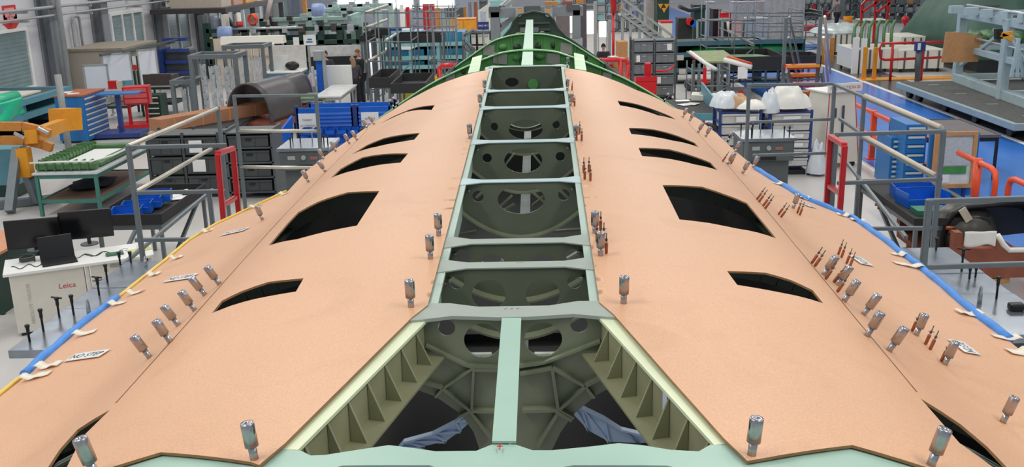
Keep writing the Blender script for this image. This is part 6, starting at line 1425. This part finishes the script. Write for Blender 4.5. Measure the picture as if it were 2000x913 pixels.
for i, ((x0,y0),(x1,y1)) in enumerate((((712,25),(757,10)),((713,54),(757,38)),((753,79),(778,64)),((716,120),(755,100)))):
    single(MB().tube([PY(x0,y0,31.2), PY(x1,y1,33.5)], .045, 8), 'chrome_handrail', CHROME, f'short sloping chrome handrail on the scaffold beside the people, {ORD[i]} from the top', 'handrail', 'short chrome handrails')
for i, (x0,x1,y) in enumerate(((708,722,70),(730,752,58),(715,740,64))):
    tray_stand(f'small black tray stand by the scaffold beside the people, {("left","right","middle")[i]} one of three', x0-6, y, x1+6, y+8, 32.5+i*.9, .7)
def navy_sign(s, x0, y0, x1, y1, Y, label):
    a = PY(x0,y0,Y); b = PY(x1,y1,Y); t = thing('number_sign', label, 'sign', ((a.x+b.x)/2, Y, 0)); wpart(MB().box(a.x,b.x,Y,Y+.05,b.z,a.z), 'plate', mat('sign_navy',(36,50,120),.5), t); text(s, (b.x-a.x)*.86, ((a.x+b.x)/2, Y-.004, a.z-.14), (1,0,0), (0,0,1), (0,-1,0), WHITE, 'lettering', t)
    wpart(MB().box((a.x+b.x)/2-.03,(a.x+b.x)/2+.03,Y+.05,Y+.1,0,b.z+.1), 'post', LGREY, t)
navy_sign('0423-301', 761, 56, 785, 70, 39, 'navy station number sign behind the high black tray')
navy_sign('0421-011', 933, 43, 955, 58, 39, 'navy station number sign below the white sloped machine')
for i, (x0,y0,x1,y1,m,l) in enumerate(((785,58,800,70,WHTP,'white'),(808,60,824,71,mat('white_blue_box',(190,196,214),.5),'pale blue'),(850,70,906,82,BLUEC,'blue'))): panel('storage_box', f'{l} box standing on the top of the aqua rack', x0, y0, x1, y1, 38, .8, m, 'box', 'boxes on the aqua rack', bottom=None)
a = PY(881,38,52); b = PY(929,66,52); t = thing('amber_cabinet', 'amber two door safety cabinet beside the white sloped machine', 'cabinet', ((a.x+b.x)/2, 52, 0)); wpart(MB().box(a.x,b.x,52,53,0,a.z), 'body', YLW, t)
for k in range(2): wpart(MB().box(a.x+.05+(b.x-a.x)/2*k, a.x+(b.x-a.x)/2*(k+1)-.03, 51.96, 52, .1, a.z-.06), 'door', YLW, t)
wpart(MB().box(a.x-.02,b.x+.02,51.95,53.02,a.z,a.z+.03), 'top', mat('pale_amber',(236,176,120),.5), t)
a = PY(933,8,44); b = PY(956,45,44); t = thing('sloped_machine', 'white machine cabinet with sloped top above the navy sign', 'machine', ((a.x+b.x)/2, 44, 0)); wpart(MB().prism([(a.x,44,0),(b.x,44,0),(b.x,44,a.z),(a.x,44,a.z-.3)], (0,.8,0)), 'cabinet', CREAMW, t); wpart(MB().box(a.x+.1,b.x-.15,43.97,44,b.z+.1,b.z+.5), 'panel', mat('pale_panel',(180,188,206),.5), t)
a = PY(918,62,40); b = PY(958,100,40); bin_rack('bin_rack', 'black rack of small pale boxes left of the grey portal', a.x, b.x, 40, 40.8, .3, a.z, 3, 3, BLACK, CREAMW, 'small pale box in the black rack left of the grey portal', 'pale boxes in the black rack')
t = thing('stair_rail', 'grey sloping stair rails left of the green arches', 'railing', (PY(915,90,34).x, 34, 0))
for p, q in (((906,78),(928,100)),((906,90),(926,108)),((906,62),(906,118)),((925,62),(956,62)),((906,70),(925,58))): wpart(MB().tube([PY(*p,34), PY(*q,34)], .06, 6), 'tube', GREY, t)
wpart(MB().cyl((PY(906,70,34).x,34,0), PY(906,62,34), .05), 'post', GREY, t)
# coloured clutter beyond
for i, (x0,y0,x1,y1,Y,m,l) in enumerate(((825,8,848,22,58,REDP,'red notice board'),(838,24,848,34,57,REDP,'small red box'),(851,16,858,48,56,OCHRE,'ochre upright'),(792,14,800,30,60,REDP,'red cabinet'),(780,10,788,28,62,WHTP,'bright white panel'),(868,16,905,32,58,DGREY,'dark shelf unit'),(905,14,910,34,57,OCHRE,'slim ochre panel'),(914,4,920,36,56,mat('steel_blue',(120,132,150),.5),'steel blue column'),(925,4,932,30,56,mat('rust_post',(150,90,60),.6),'rust brown column'),(958,2,1000,14,48,AQUA,'pale aqua shelf'),(860,36,882,52,54,LGREY,'grey box'))):
    panel('store_unit', f'{l} far behind the aqua rack left of the grey portal', x0, y0, x1, y1, Y, .6, m, 'storage unit', bottom=0)
# ------------------------------------------------------------------ grey portal and dark bulkhead behind the arches
Yp = 31.0; a = PY(957,16,Yp); b = PY(1136,12,Yp)
t = thing('portal_frame', 'large grey steel portal with yellow struts behind the green arches', 'portal', ((a.x+b.x)/2, Yp, 0)); PG = mat('portal_grey', (132,138,142), .45, var=.06)
for x0, x1 in ((957,976),(1118,1134)): p = PY(x0,20,Yp); q = PY(x1,20,Yp); wpart(MB().box(p.x,q.x,Yp,Yp+.35,0,a.z-.02), 'column', PG, t, bevel=.02); wpart(MB().box(p.x-.05,q.x+.05,Yp-.1,Yp+.4,PY(960,80,Yp).z-.25,PY(960,80,Yp).z), 'bracket', LGREY, t)
wpart(MB().box(a.x-.05,b.x+.05,Yp,Yp+.4,a.z-.30,a.z), 'top_beam', PG, t, bevel=.02)
for x0, x1 in ((955,976),(1024,1055),(1107,1132)): p = PY(x0,14,Yp); q = PY(x1,14,Yp); wpart(MB().box(p.x,q.x,Yp-.1,Yp+.5,a.z-.12,a.z+.04), 'joint_plate', DGREY, t)
for px in (1015, 1071):
    p = PY(px,18,Yp-.3); q = PY(px,100,Yp-.3); wpart(MB().box(p.x-.055,p.x+.055,Yp-.35,Yp-.22,.3,p.z), 'strut', YLW, t); wpart(MB().box(p.x-.12,p.x-.055,Yp-.36,Yp-.2,.3,p.z+.02).box(p.x+.055,p.x+.12,Yp-.36,Yp-.2,.3,p.z+.02), 'strut_channel', LGREY, t)
for p, q in (((985,14),(1012,-8)),((978,14),(996,-2)),((975,60),(1010,25)),((978,50),(1005,30))): wpart(MB().bar(PY(*p,Yp+.3), PY(*q,Yp+.6), .12), 'brace', LGREY, t)
Yb = 24.5
prof = [(1046,22),(1070,27),(1082,38),(1088,52),(1105,70),(1135,90),(1165,112)]; P1 = [PY(x,y,Yb) for x, y in prof]; pl_ = [(p.x,p.z) for p in P1]; ml = [(2*PY(1042,22,Yb).x-x, z) for x, z in pl_]
BK = mat('bulkhead_green', (58,76,64), .45, var=.15, scale=3)
f, n = xz(Yb); cx0 = PY(1042,30,Yb).x
mb = sheet(pl_+[(pl_[-1][0],1.9),(ml[-1][0],1.9)]+ml[::-1], [ell(cx0-.35,PY(1042,78,Yb).z,.16,.2), ell(cx0+.2,PY(1042,78,Yb).z,.16,.2)], f, .06, edge=.25, nfn=n, rim=0)
t = thing('bulkhead', 'dark green rounded bulkhead with flared sides behind the green arches', 'bulkhead', (cx0, Yb, 0)); wpart(mb, 'plate', BK, t)
fl = MB(); full = [Vector((x,Yb-.05,z)) for x, z in ml[::-1]+pl_]
for p, q in zip(full, full[1:]): fl.bar(p, q, .2, .03)
wpart(fl, 'rim_flange', BK, t)
for y in (45, 58, 66): p = PY(1012,y,Yb-.05); q = PY(1074,y,Yb-.05); wpart(MB().box(p.x,q.x,Yb-.12,Yb,p.z-.03,p.z+.02), 'shelf_rib', BK, t)
wpart(MB().box(PY(1016,54,Yb).x,PY(1052,62,Yb).x,Yb-.2,Yb-.02,PY(1030,62,Yb).z,PY(1030,53,Yb).z), 'grey_box', GREY, t)
for sx in (1014,1070): p = PY(sx,28,Yb-.06); wpart(MB().lathe(p, (0,-1,0), [(.06,0),(.06,.04)], 10), 'bolt', ALU, t)
for sx in (-1,1): wpart(MB().box(cx0+sx*1.0-.08,cx0+sx*1.0+.08,Yb,Yb+.16,0,1.95), 'stand_leg', DGREY, t)
# panels and glowing panels added in place of bright spots right of the portal
for i, (x0,y0,x1,y1,Y,m,l) in enumerate(((1086,18,1113,78,36,mat('taupe_panel',(118,106,108),.6),'taupe wide panel'),(1134,8,1146,100,33,mat('taupe_dark',(92,86,90),.6),'dark taupe narrow panel'),(1160,4,1166,90,38,LGREY,'grey upright panel'),(1188,40,1194,90,38,LGREY,'slim grey upright panel'),(1064,4,1090,12,31.05,OCHRE,'ochre crate on top'),(1098,3,1118,11,31.05,mat('rust_box',(150,84,64),.6),'rust brown box on top'))):
    panel('upright_board', f'{l} {"of" if y1 < 20 else "right of"} the grey portal', x0, y0, x1, y1, Y, .3, m, 'panel' if y1 > 20 else 'box', bottom=0 if y1 > 20 else PY(957,16,31.0).z+.045)
LT = mat('glow_panel', (250, 252, 255), .4, var=.01, emit=3.)
for i, (x0,y0,x1,y1,Y) in enumerate(((1146,22,1160,66,42),(1170,42,1184,72,41),(1113,24,1118,64,43),(1086,28,1091,50,44))):
    a = PY(x0,y0,Y); b = PY(x1,y1,Y); t = thing('added_glow_stand', f'white glowing panel added as bright spot right of the portal, {("second from right","rightmost","second from left","leftmost")[i]} of four', 'lamp', ((a.x+b.x)/2, Y, 0), 0, 'added glowing panels'); wpart(MB().box(a.x,b.x,Y,Y+.06,b.z,a.z), 'lit_panel', LT, t); wpart(MB().box(a.x-.05,a.x,Y,Y+.1,0,a.z+.05).box(b.x,b.x+.05,Y,Y+.1,0,a.z+.05).box(a.x-.05,b.x+.05,Y,Y+.1,a.z,a.z+.06), 'frame', LGREY, t)
a = PY(1165,72,37); t = table('bench', 'bench with cardboard and red items in front of the seated worker', PY(1160,110,33).x, PY(1222,110,33).x, 32.4, 33.6, .95, mat('bench_tan',(190,160,132),.6), LGREY, cat='bench')
for i, (px,m,w,h,l) in enumerate(((1175,DGREY,.4,.3,'tilted grey monitor'),(1190,REDP,.5,.1,'red tray'),(1198,WHTP,.25,.35,'white bottle rack'),(1208,CARD,.35,.2,'cardboard box'),(1160,REDP,.25,.15,'red pouch'),(1216,CARD,.3,.3,'tall tan carton'))): q = PY(px,105,32.7); single(MB().xbox((q.x,32.6+.1*(i % 3),.95+h/2+.01),(w,.3,h),Matrix.Rotation(.2*i,3,'Z')), 'bench_item', m, f'{l} on the bench in front of the worker', 'item')
a = PY(1207,82,36); b = PY(1225,104,36); panel('wood_stack', 'stack of tan wooden sheets behind the bench with cardboard', 1206, 82, 1226, 104, 36, .8, CARD, 'wood', bottom=0)
# grey steps with handrails
t = thing('steel_steps', 'grey steel stairway with double handrails behind the large grey bin rack', 'stairs', (PY(1260,60,38).x, 38, 0))
for dy in (0, 1.2):
    for (p, q) in (((1215,-4),(1318,74)),((1214,14),(1296,74)),((1214,28),(1280,76))): wpart(MB().bar(PY(*p,38+dy), PY(*q,38+dy), .09), 'rail', LGREY, t)
for px, py in ((1216,0),(1232,8),(1250,22),(1270,38),(1290,52)): q = PY(px,py,38); wpart(MB().box(q.x-.05,q.x+.05,38,38.1,0,q.z), 'post', LGREY, t)
for k in range(7): p = PY(1222+k*10,30+k*7.5,38); wpart(MB().box(p.x-.2,p.x+.2,38,39.2,p.z-.04,p.z), 'tread', GREY, t)
for i, (x0,y0,x1,y1,Y,m,l,c) in enumerate(((1283,-4,1306,72,46,DGREEN,'dark green tall cabinet with amber stickers','cabinet'),(1262,-4,1282,34,47,mat('warm_grey',(160,156,152),.5),'warm grey machine hood','machine'),(1291,42,1313,70,42,CREAMW,'cream machine with red lid','machine'),(1326,36,1352,66,42,mat('black_green',(34,40,36),.5),'black machine box with red and blue reels','machine'),(1356,10,1376,70,45,DGREEN,'dark green mast','mast'),(1382,4,1396,38,52,LGREY,'grey tall cabinet','cabinet'),(1393,18,1408,38,50,BLACK,'black cabinet','cabinet'),(1410,25,1428,38,49,REDP,'bright red box','box'),(1412,38,1428,78,40,BLACK,'black slim cabinet','cabinet'),(1432,4,1500,26,54,mat('pale_curtain',(170,166,168),.7),'pale grey long cabinet','cabinet'),(1502,-4,1572,22,52,mat('pale_curtain',(170,166,168),.7),'pale grey folded screen','screen'),(1425,42,1450,62,47,PINK,'salmon box','box'),(1455,36,1500,60,47,LGREY,'long grey chest','chest'))):
    a = PY(x0,y0,Y); b = PY(x1,y1,Y); t = thing('shop_unit', f'{l} beyond the long dark rack', c, ((a.x+b.x)/2, Y, 0)); wpart(MB().box(a.x,b.x,Y,Y+1.0,0,a.z-.06), 'body', m, t, bevel=.02); wpart(MB().box(a.x-.02,b.x+.02,Y-.02,Y+1.02,a.z-.06,a.z), 'lid', REDP if 'red lid' in l else m, t)
    if 'reels' in l:
        for px, mm in ((1347,REDP),(1354,BLUE)): q = PY(px,42 if px < 1350 else 45,Y-.2); wpart(MB().lathe(q, (0,-1,0), [(.16,0),(.16,.15)], 12), 'reel', mm, t)
    if 'stickers' in l:
        for px, py in ((1290,12),(1302,12),(1297,20)): q = PY(px,py,Y-.03); wpart(MB().prism([q+Vector((-.12,0,.1)), q+Vector((.12,0,.1)), q+Vector((0,0,-.12))], (0,-.01,0)), 'amber_sticker', YLW, t)
    if 'curtain' in m.name:
        for k in range(6): x = a.x+(b.x-a.x)*(k+.5)/6; wpart(MB().box(x-.03,x+.03,Y-.03,Y,0.05,a.z-.1), 'seam', LGREY, t)
q = PY(1340,16,44); single(MB().tube([PY(1327,13,44),PY(1345,20,44.4),PY(1376,16,45)], .09, 8), 'jointed_lamp', mat('dark_arm',(50,52,58),.4), 'dark jointed lamp arm reaching over the blue lane', 'lamp')
for i, px in enumerate((1198,)): q = PY(px,26,37); single(MB().cyl((q.x,37,q.z),(q.x,37,q.z+1.2),.11).cyl((q.x,37,0),(q.x,37,q.z),.05), 'red_cylinder', REDP, 'tall red cylinder on a pole beside the grey stairway', 'cylinder')
# far right
def far_shelf(label, x0, y0, x1, y1, Y, rows, cols, seed, mts, gl):
    rnd = random.Random(seed); a = PY(x0,y0,Y); b = PY(x1,y1,Y); t = thing('far_shelf', label, 'shelf', ((a.x+b.x)/2, Y, 0)); h = a.z
    for k in range(cols+1): x = a.x+(b.x-a.x)*k/cols; wpart(MB().box(x-.05,x+.05,Y,Y+1,0,h), 'upright', GREY, t)
    for r in range(rows):
        z = .15+(h-.15)*r/rows; wpart(MB().box(a.x,b.x,Y,Y+1,z-.06,z), 'shelf', GREY, t)
        for k in range(cols):
            w = (b.x-a.x)/cols; bw = w*(.4+.5*rnd.random()); x = a.x+w*k+.08; m = mts[rnd.randrange(len(mts))]
            single(MB().box(x,x+bw,Y+.1,Y+.8,z,z+(h/rows)*(.4+.4*rnd.random())), 'stored_part', m, f'small part {gl}, {ORD[rows-1-r]} shelf down, {ORD[k]} bay', 'part', f'stored parts {gl}')
far_shelf('grey shelves of mixed parts behind the standing worker at far right', 1572, -8, 1622, 48, 66, 3, 4, 5, [REDP, LGREY, DGREY, GREY, CARD, BIN], 'on the shelves left of the worker')
far_shelf('grey shelves of mixed parts right of the standing worker', 1652, -8, 1700, 44, 66, 3, 4, 6, [DGREY, AQUA, DGREY, LGREY, GRNTRAY, BIN], 'on the shelves right of the worker')
far_shelf('grey shelves of mixed parts behind the green tarpaulin', 1702, -8, 1800, 50, 62, 3, 6, 7, [AQUA, LGREY, GREY, DGREY, BIN, CARD], 'on the shelves by the tarpaulin')
far_shelf('grey shelves of mixed parts behind the scaffold grids', 1440, -10, 1500, 10, 80, 3, 5, 8, [REDP, AQUA, LGREY, BLUE], 'on the shelves behind the scaffold')
far_shelf('grey shelves of mixed parts at the rear left of the grey portal', 800, -10, 950, 10, 66, 4, 9, 9, [AQUA, LGREY, DGREY, GREY, BIN, CARD], 'on the shelves behind the portal')
far_shelf('grey shelves of mixed parts at the rear right of the grey portal', 1080, -10, 1290, 14, 60, 4, 10, 10, [AQUA, LGREY, DGREY, GREY, BIN, OCHRE], 'on the shelves right of the portal')
t = thing('red_stair', 'red tubular stair guard behind the white crates', 'railing', (PY(1720,40,46).x, 46, 0))
for p, q in (((1682,48),(1683,10)),((1683,10),(1692,0)),((1683,24),(1715,2)),((1708,50),(1710,2)),((1732,40),(1736,0)),((1710,26),(1740,4)),((1692,0),(1755,-2))): wpart(MB().bar(PY(*p,46), PY(*q,46), .09), 'tube', REDP, t)
for px in (1682,1708): q = PY(px,48,46); wpart(MB().box(q.x-.05,q.x+.05,45.95,46.05,0,q.z), 'post', REDP, t)
table('packing_table', 'pale packing table behind the red stair guard', PY(1690,40,47).x, PY(1740,40,47).x, 47, 48.5, PY(1700,40,47).z, mat('pale_table',(206,206,196),.5), LGREY)
q = PY(1656,50,58); t = thing('amber_bucket', 'amber bucket on a red pallet beside the standing worker', 'bucket', (q.x, 58, 0)); zb = PY(1656,49,58).z; zt_ = PY(1656,32,58).z; w = PY(1665,40,58).x-q.x
wpart(MB().lathe((q.x,58,max(.2,zb)), (0,0,1), [(w*.7,0),(w*1.25,zt_-zb),(w*1.15,zt_-zb),(w*.6,.03)], 16), 'bucket', YLW, t); wpart(MB().box(q.x-2.6,q.x+.6,57.5,59,.02,max(.2,zb)), 'pallet', REDP, t)
tray_stand('black tray stand with crossed legs beside the blue lane', 1575, 22, 1612, 31, 52, 1.6)
q = PY(1768,39,50); single(MB().blob((q.x,50,q.z), (.2,.2,.2), 8).cyl((q.x,50,0),(q.x,50,q.z),.06), 'red_ball_post', REDP, 'red rounded lamp head on a post left of the green tarpaulin', 'lamp')
# ------------------------------------------------------------------ people
SKINM = mat('skin_tone', (206, 156, 132), .5, var=.05, scale=8)
def skinned(name, pts, edges, rad, m, parent, sub=2):
    me = bpy.data.meshes.new(name); me.from_pydata([Vector(p) for p in pts], edges, []); o = bpy.data.objects.new(name, me); COL.objects.link(o)
    sk = o.modifiers.new('skin', 'SKIN'); sk.use_smooth_shade = True
    lay = me.skin_vertices[0] if me.skin_vertices else None
    if lay is None: return o
    for i, r in enumerate(rad): lay.data[i].radius = (r, r) if not isinstance(r, tuple) else r
    lay.data[0].use_root = True
    sb = o.modifiers.new('sub', 'SUBSURF'); sb.levels = sub; sb.render_levels = sub
    me.materials.append(m); o.parent = parent
    return o
def ensure_skin(me):
    pass
def person(label, loc, rz, H, shirt, trousers, hair, arms, lean=0., hairlen=0., legs=None, head_turn=(0,0)):
    """arms: for left and right (elbow, hand) in body axes: x to the person's right, y ahead, z up, in units of 1.75 m tall"""
    t = thing('person', label, 'person', loc, rz); k = H/1.75
    def P(x, y, z):
        if z > .95: y = y+(z-.95)*lean
        return Vector((x*k, y*k, z*k))
    J = dict(pel=P(0,0,.96), sp=P(0,0,1.15), ch=P(0,.01,1.33), nk=P(0,0,1.47), hb=P(0,.01,1.55), shl=P(-.18,0,1.41), shr=P(.18,0,1.41), hl=P(-.09,0,.92), hr=P(.09,0,.92),
             kl=P(-.10,.02,.5), kr=P(.10,.02,.5), al=P(-.11,-.02,.09), ar=P(.11,-.02,.09), tl=P(-.13,.15,.035), tr=P(.13,.15,.035))
    J['el'] = P(*arms[0][0]); J['wl'] = P(*arms[0][1]); J['er'] = P(*arms[1][0]); J['wr'] = P(*arms[1][1])
    names = list(J); idx = {n: i for i, n in enumerate(names)}
    E_ = [('pel','sp'),('sp','ch'),('ch','nk'),('nk','hb'),('ch','shl'),('ch','shr'),('shl','el'),('el','wl'),('shr','er'),('er','wr'),('pel','hl'),('pel','hr'),('hl','kl'),('kl','al'),('al','tl'),('hr','kr'),('kr','ar'),('ar','tr')]
    R = dict(pel=.13, sp=.115, ch=.12, nk=.055, hb=.05, shl=.06, shr=.06, hl=.085, hr=.085, kl=.055, kr=.055, al=.038, ar=.038, tl=.03, tr=.03, el=.04, er=.04, wl=.026, wr=.026)
    pts = [J[n] for n in names]; rad = [R[n]*k for n in names]; ed = [(idx[a], idx[b]) for a, b in E_]
    for s, w, e in ((-1,'wl','el'),(1,'wr','er')):      # palm, thumb and four bent fingers on each hand
        d = (J[w]-J[e]).normalized(); sd = d.cross(Vector((0,0,1))); sd = sd.normalized() if sd.length > .1 else Vector((1,0,0)); nn = sd.cross(d)
        pm = len(pts); pts.append(J[w]+d*.06*k); rad.append(.028*k); ed.append((idx[w], pm))
        for f, ln in enumerate((.07,.078,.072,.058)):
            o_ = sd*((f-1.5)*.021*k); i0 = len(pts); pts += [J[w]+d*.1*k+o_, J[w]+d*(.1+ln*.5)*k+o_-nn*.012*k, J[w]+d*(.1+ln*.85)*k+o_-nn*.035*k]; rad += [.010*k,.009*k,.007*k]; ed += [(pm,i0),(i0,i0+1),(i0+1,i0+2)]
        i0 = len(pts); pts += [J[w]+d*.05*k-sd*.045*k*s, J[w]+d*.09*k-sd*.06*k*s]; rad += [.011*k,.008*k]; ed += [(pm,i0),(i0,i0+1)]
    body = skinned('body', pts, ed, rad, SKINM, t, 1)
    # head with face, joined in one mesh under the person
    hc = J['hb']+Vector((0,.02*k,.10*k)); RM = Matrix.Rotation(head_turn[0], 3, 'Z') @ Matrix.Rotation(head_turn[1], 3, 'X')
    hm = MB()
    def hv(u, v):
        a = 2*PI*u; b = PI*v; x = math.sin(b)*math.cos(a); y = math.sin(b)*math.sin(a); z = math.cos(b)
        q = Vector((x*.077, y*.095, z*.118))
        if z < -.1: q.x *= 1-.28*(-z-.1); q.y += .012*(-z) if y > 0 else 0
        if y > .8 and abs(x) < .22 and -.35 < z < .05: q.y += .02*(1-abs(x)/.22)*(1-abs(z+.18)/.22 if abs(z+.18) < .22 else 0)
        return hc+RM@(q*k)
    hm.grid(hv, 28, 20)
    for s in (-1, 1): hm.blob(hc+RM@Vector((s*.078*k, -.005*k, -.005*k)), (.012*k,.022*k,.032*k), 6)
    hm.blob(hc+RM@Vector((0,.1*k,-.022*k)), (.013*k,.018*k,.02*k), 6)
    hd = hm.build('head', SKINM, t)
    ey = MB()
    for s in (-1, 1): ey.blob(hc+RM@Vector((s*.03*k,.086*k,.008*k)), (.012*k,.008*k,.007*k), 6)
    e_ = ey.build('eyes', INK, t); e_.parent = hd
    mo = MB().blob(hc+RM@Vector((0,.088*k,-.058*k)), (.022*k,.008*k,.006*k), 6).build('mouth', mat('lip', (160,92,84), .5), t); mo.parent = hd
    hh = MB()
    hh.grid(lambda u, v: (lambda g: hc+RM@(Vector((math.sin(g)*math.cos(2*PI*u)*.083, math.sin(g)*math.sin(2*PI*u)*.1-.004, math.cos(g)*.126))*k))(PI*v*(.6-.24*max(0, math.sin(2*PI*u)))), 24, 10)
    if hairlen: hh.blob(hc+RM@Vector((0,-.075*k,-.06*k-hairlen*.3*k)), (.085*k,.06*k,(.1+hairlen*.4)*k), 8, rough=.3)
    h_ = hh.build('hair', hair, t); h_.parent = hd
    # shirt, trousers and shoes as slightly larger skins
    sp = [J['pel']+Vector((0,0,-.03*k)), J['sp'], J['ch'], J['nk']-Vector((0,0,.03*k)), J['shl'], J['shr'], J['el'], J['er'], J['wl'], J['wr']]
    skinned('shirt', sp, [(0,1),(1,2),(2,3),(2,4),(2,5),(4,6),(5,7),(6,8),(7,9)], [.155*k,.145*k,.155*k,.085*k,.09*k,.09*k,.056*k,.056*k,.042*k,.042*k], shirt, t)
    tp_ = [J['pel'], J['hl'], J['hr'], J['kl'], J['kr'], J['al'], J['ar']]
    skinned('trousers', tp_, [(0,1),(0,2),(1,3),(2,4),(3,5),(4,6)], [.15*k,.105*k,.105*k,.078*k,.078*k,.065*k,.065*k], trousers, t)
    for a, b in (('al','tl'),('ar','tr')):
        MB().blob((J[a]+J[b])/2+Vector((0,.02*k,.005*k)), (.05*k,.14*k,.05*k), 8).build('shoe', BLACK, t)
    return t
def stand_at(px, py): p = at(px, py, 0); return (p.x, p.y, 0)
CHAR = mat('charcoal_shirt', (58, 58, 64), .85, var=.1); BLK = mat('black_shirt', (34, 36, 42), .85, var=.1); TRS = mat('dark_trousers', (32, 32, 38), .85, var=.1)
DOWN = (((-.26,.02,1.15),(-.25,.14,.92)), ((.26,.02,1.15),(.25,.14,.92)))
WORK = (((-.25,.1,1.14),(-.12,.36,1.08)), ((.25,.1,1.14),(.12,.36,1.08)))
REACH = (((-.24,.16,1.16),(-.08,.42,1.02)), ((.24,.16,1.16),(.08,.42,1.0)))
person('person in charcoal shirt with dark hair behind the blue test column', (atY(637,130,32.2).x, 32.2, 0), PI+.2, 1.75, CHAR, TRS, mat('dark_hair', (46,38,34), .8), WORK, head_turn=(.1,-.2))
person('person in black shirt with red hair standing beside the scaffold', (atY(703,150,31.9).x, 31.9, 0), PI-.9, 1.80, BLK, TRS, mat('red_hair', (130,84,60), .8), DOWN, head_turn=(.3,-.2))
person('person with long fair hair in grey top seen from behind at the white boards', (atY(692,150,31.1).x, 31.1, 0), .4, 1.64, mat('grey_top', (70,66,72), .85, var=.2), TRS, mat('fair_hair', (150,124,96), .8), WORK, lean=.18, hairlen=.3, head_turn=(0,-.3))
person('person in dark shirt bent over the bench with cardboard', (atY(1178,100,34.1).x, 34.1, 0), PI, 1.62, mat('slate_shirt', (52,54,66), .85), TRS, mat('black_hair', (30,26,26), .8), REACH, lean=.25, head_turn=(0,-.5))
person('person in grey shirt and black trousers beside the amber bucket', (atY(1634,48,57).x, 57, 0), .9, 1.78, mat('mid_grey_shirt', (122,118,124), .85), BLK, mat('brown_hair', (70,54,44), .8), REACH, lean=.12)
# ------------------------------------------------------------------ light
W = bpy.data.worlds.new('hall_light'); SC.world = W; W.use_nodes = True
bg = W.node_tree.nodes['Background']; bg.inputs['Color'].default_value = (.86, .93, 1.0, 1); bg.inputs['Strength'].default_value = .5
def lamp(name, loc, sx, sy, power, col=(1,.96,.9), rot=(0,0,0)):
    l = bpy.data.lights.new(name, 'AREA'); l.shape = 'RECTANGLE'; l.size = sx; l.size_y = sy; l.energy = power; l.color = col
    o = bpy.data.objects.new(name, l); COL.objects.link(o); o.location = loc; o.rotation_euler = rot
    return o
for i, x in enumerate((-12, -4, 4, 12)):
    for j in range(7):
        lamp('hall_lamp', (x, 1+j*11, 9.5), 1.2, 5, 290)
SC.view_settings.view_transform = 'Standard'; SC.view_settings.look = 'None'
SC.view_settings.exposure = -.2; SC.view_settings.gamma = 1; SC.view_settings.use_curve_mapping = False
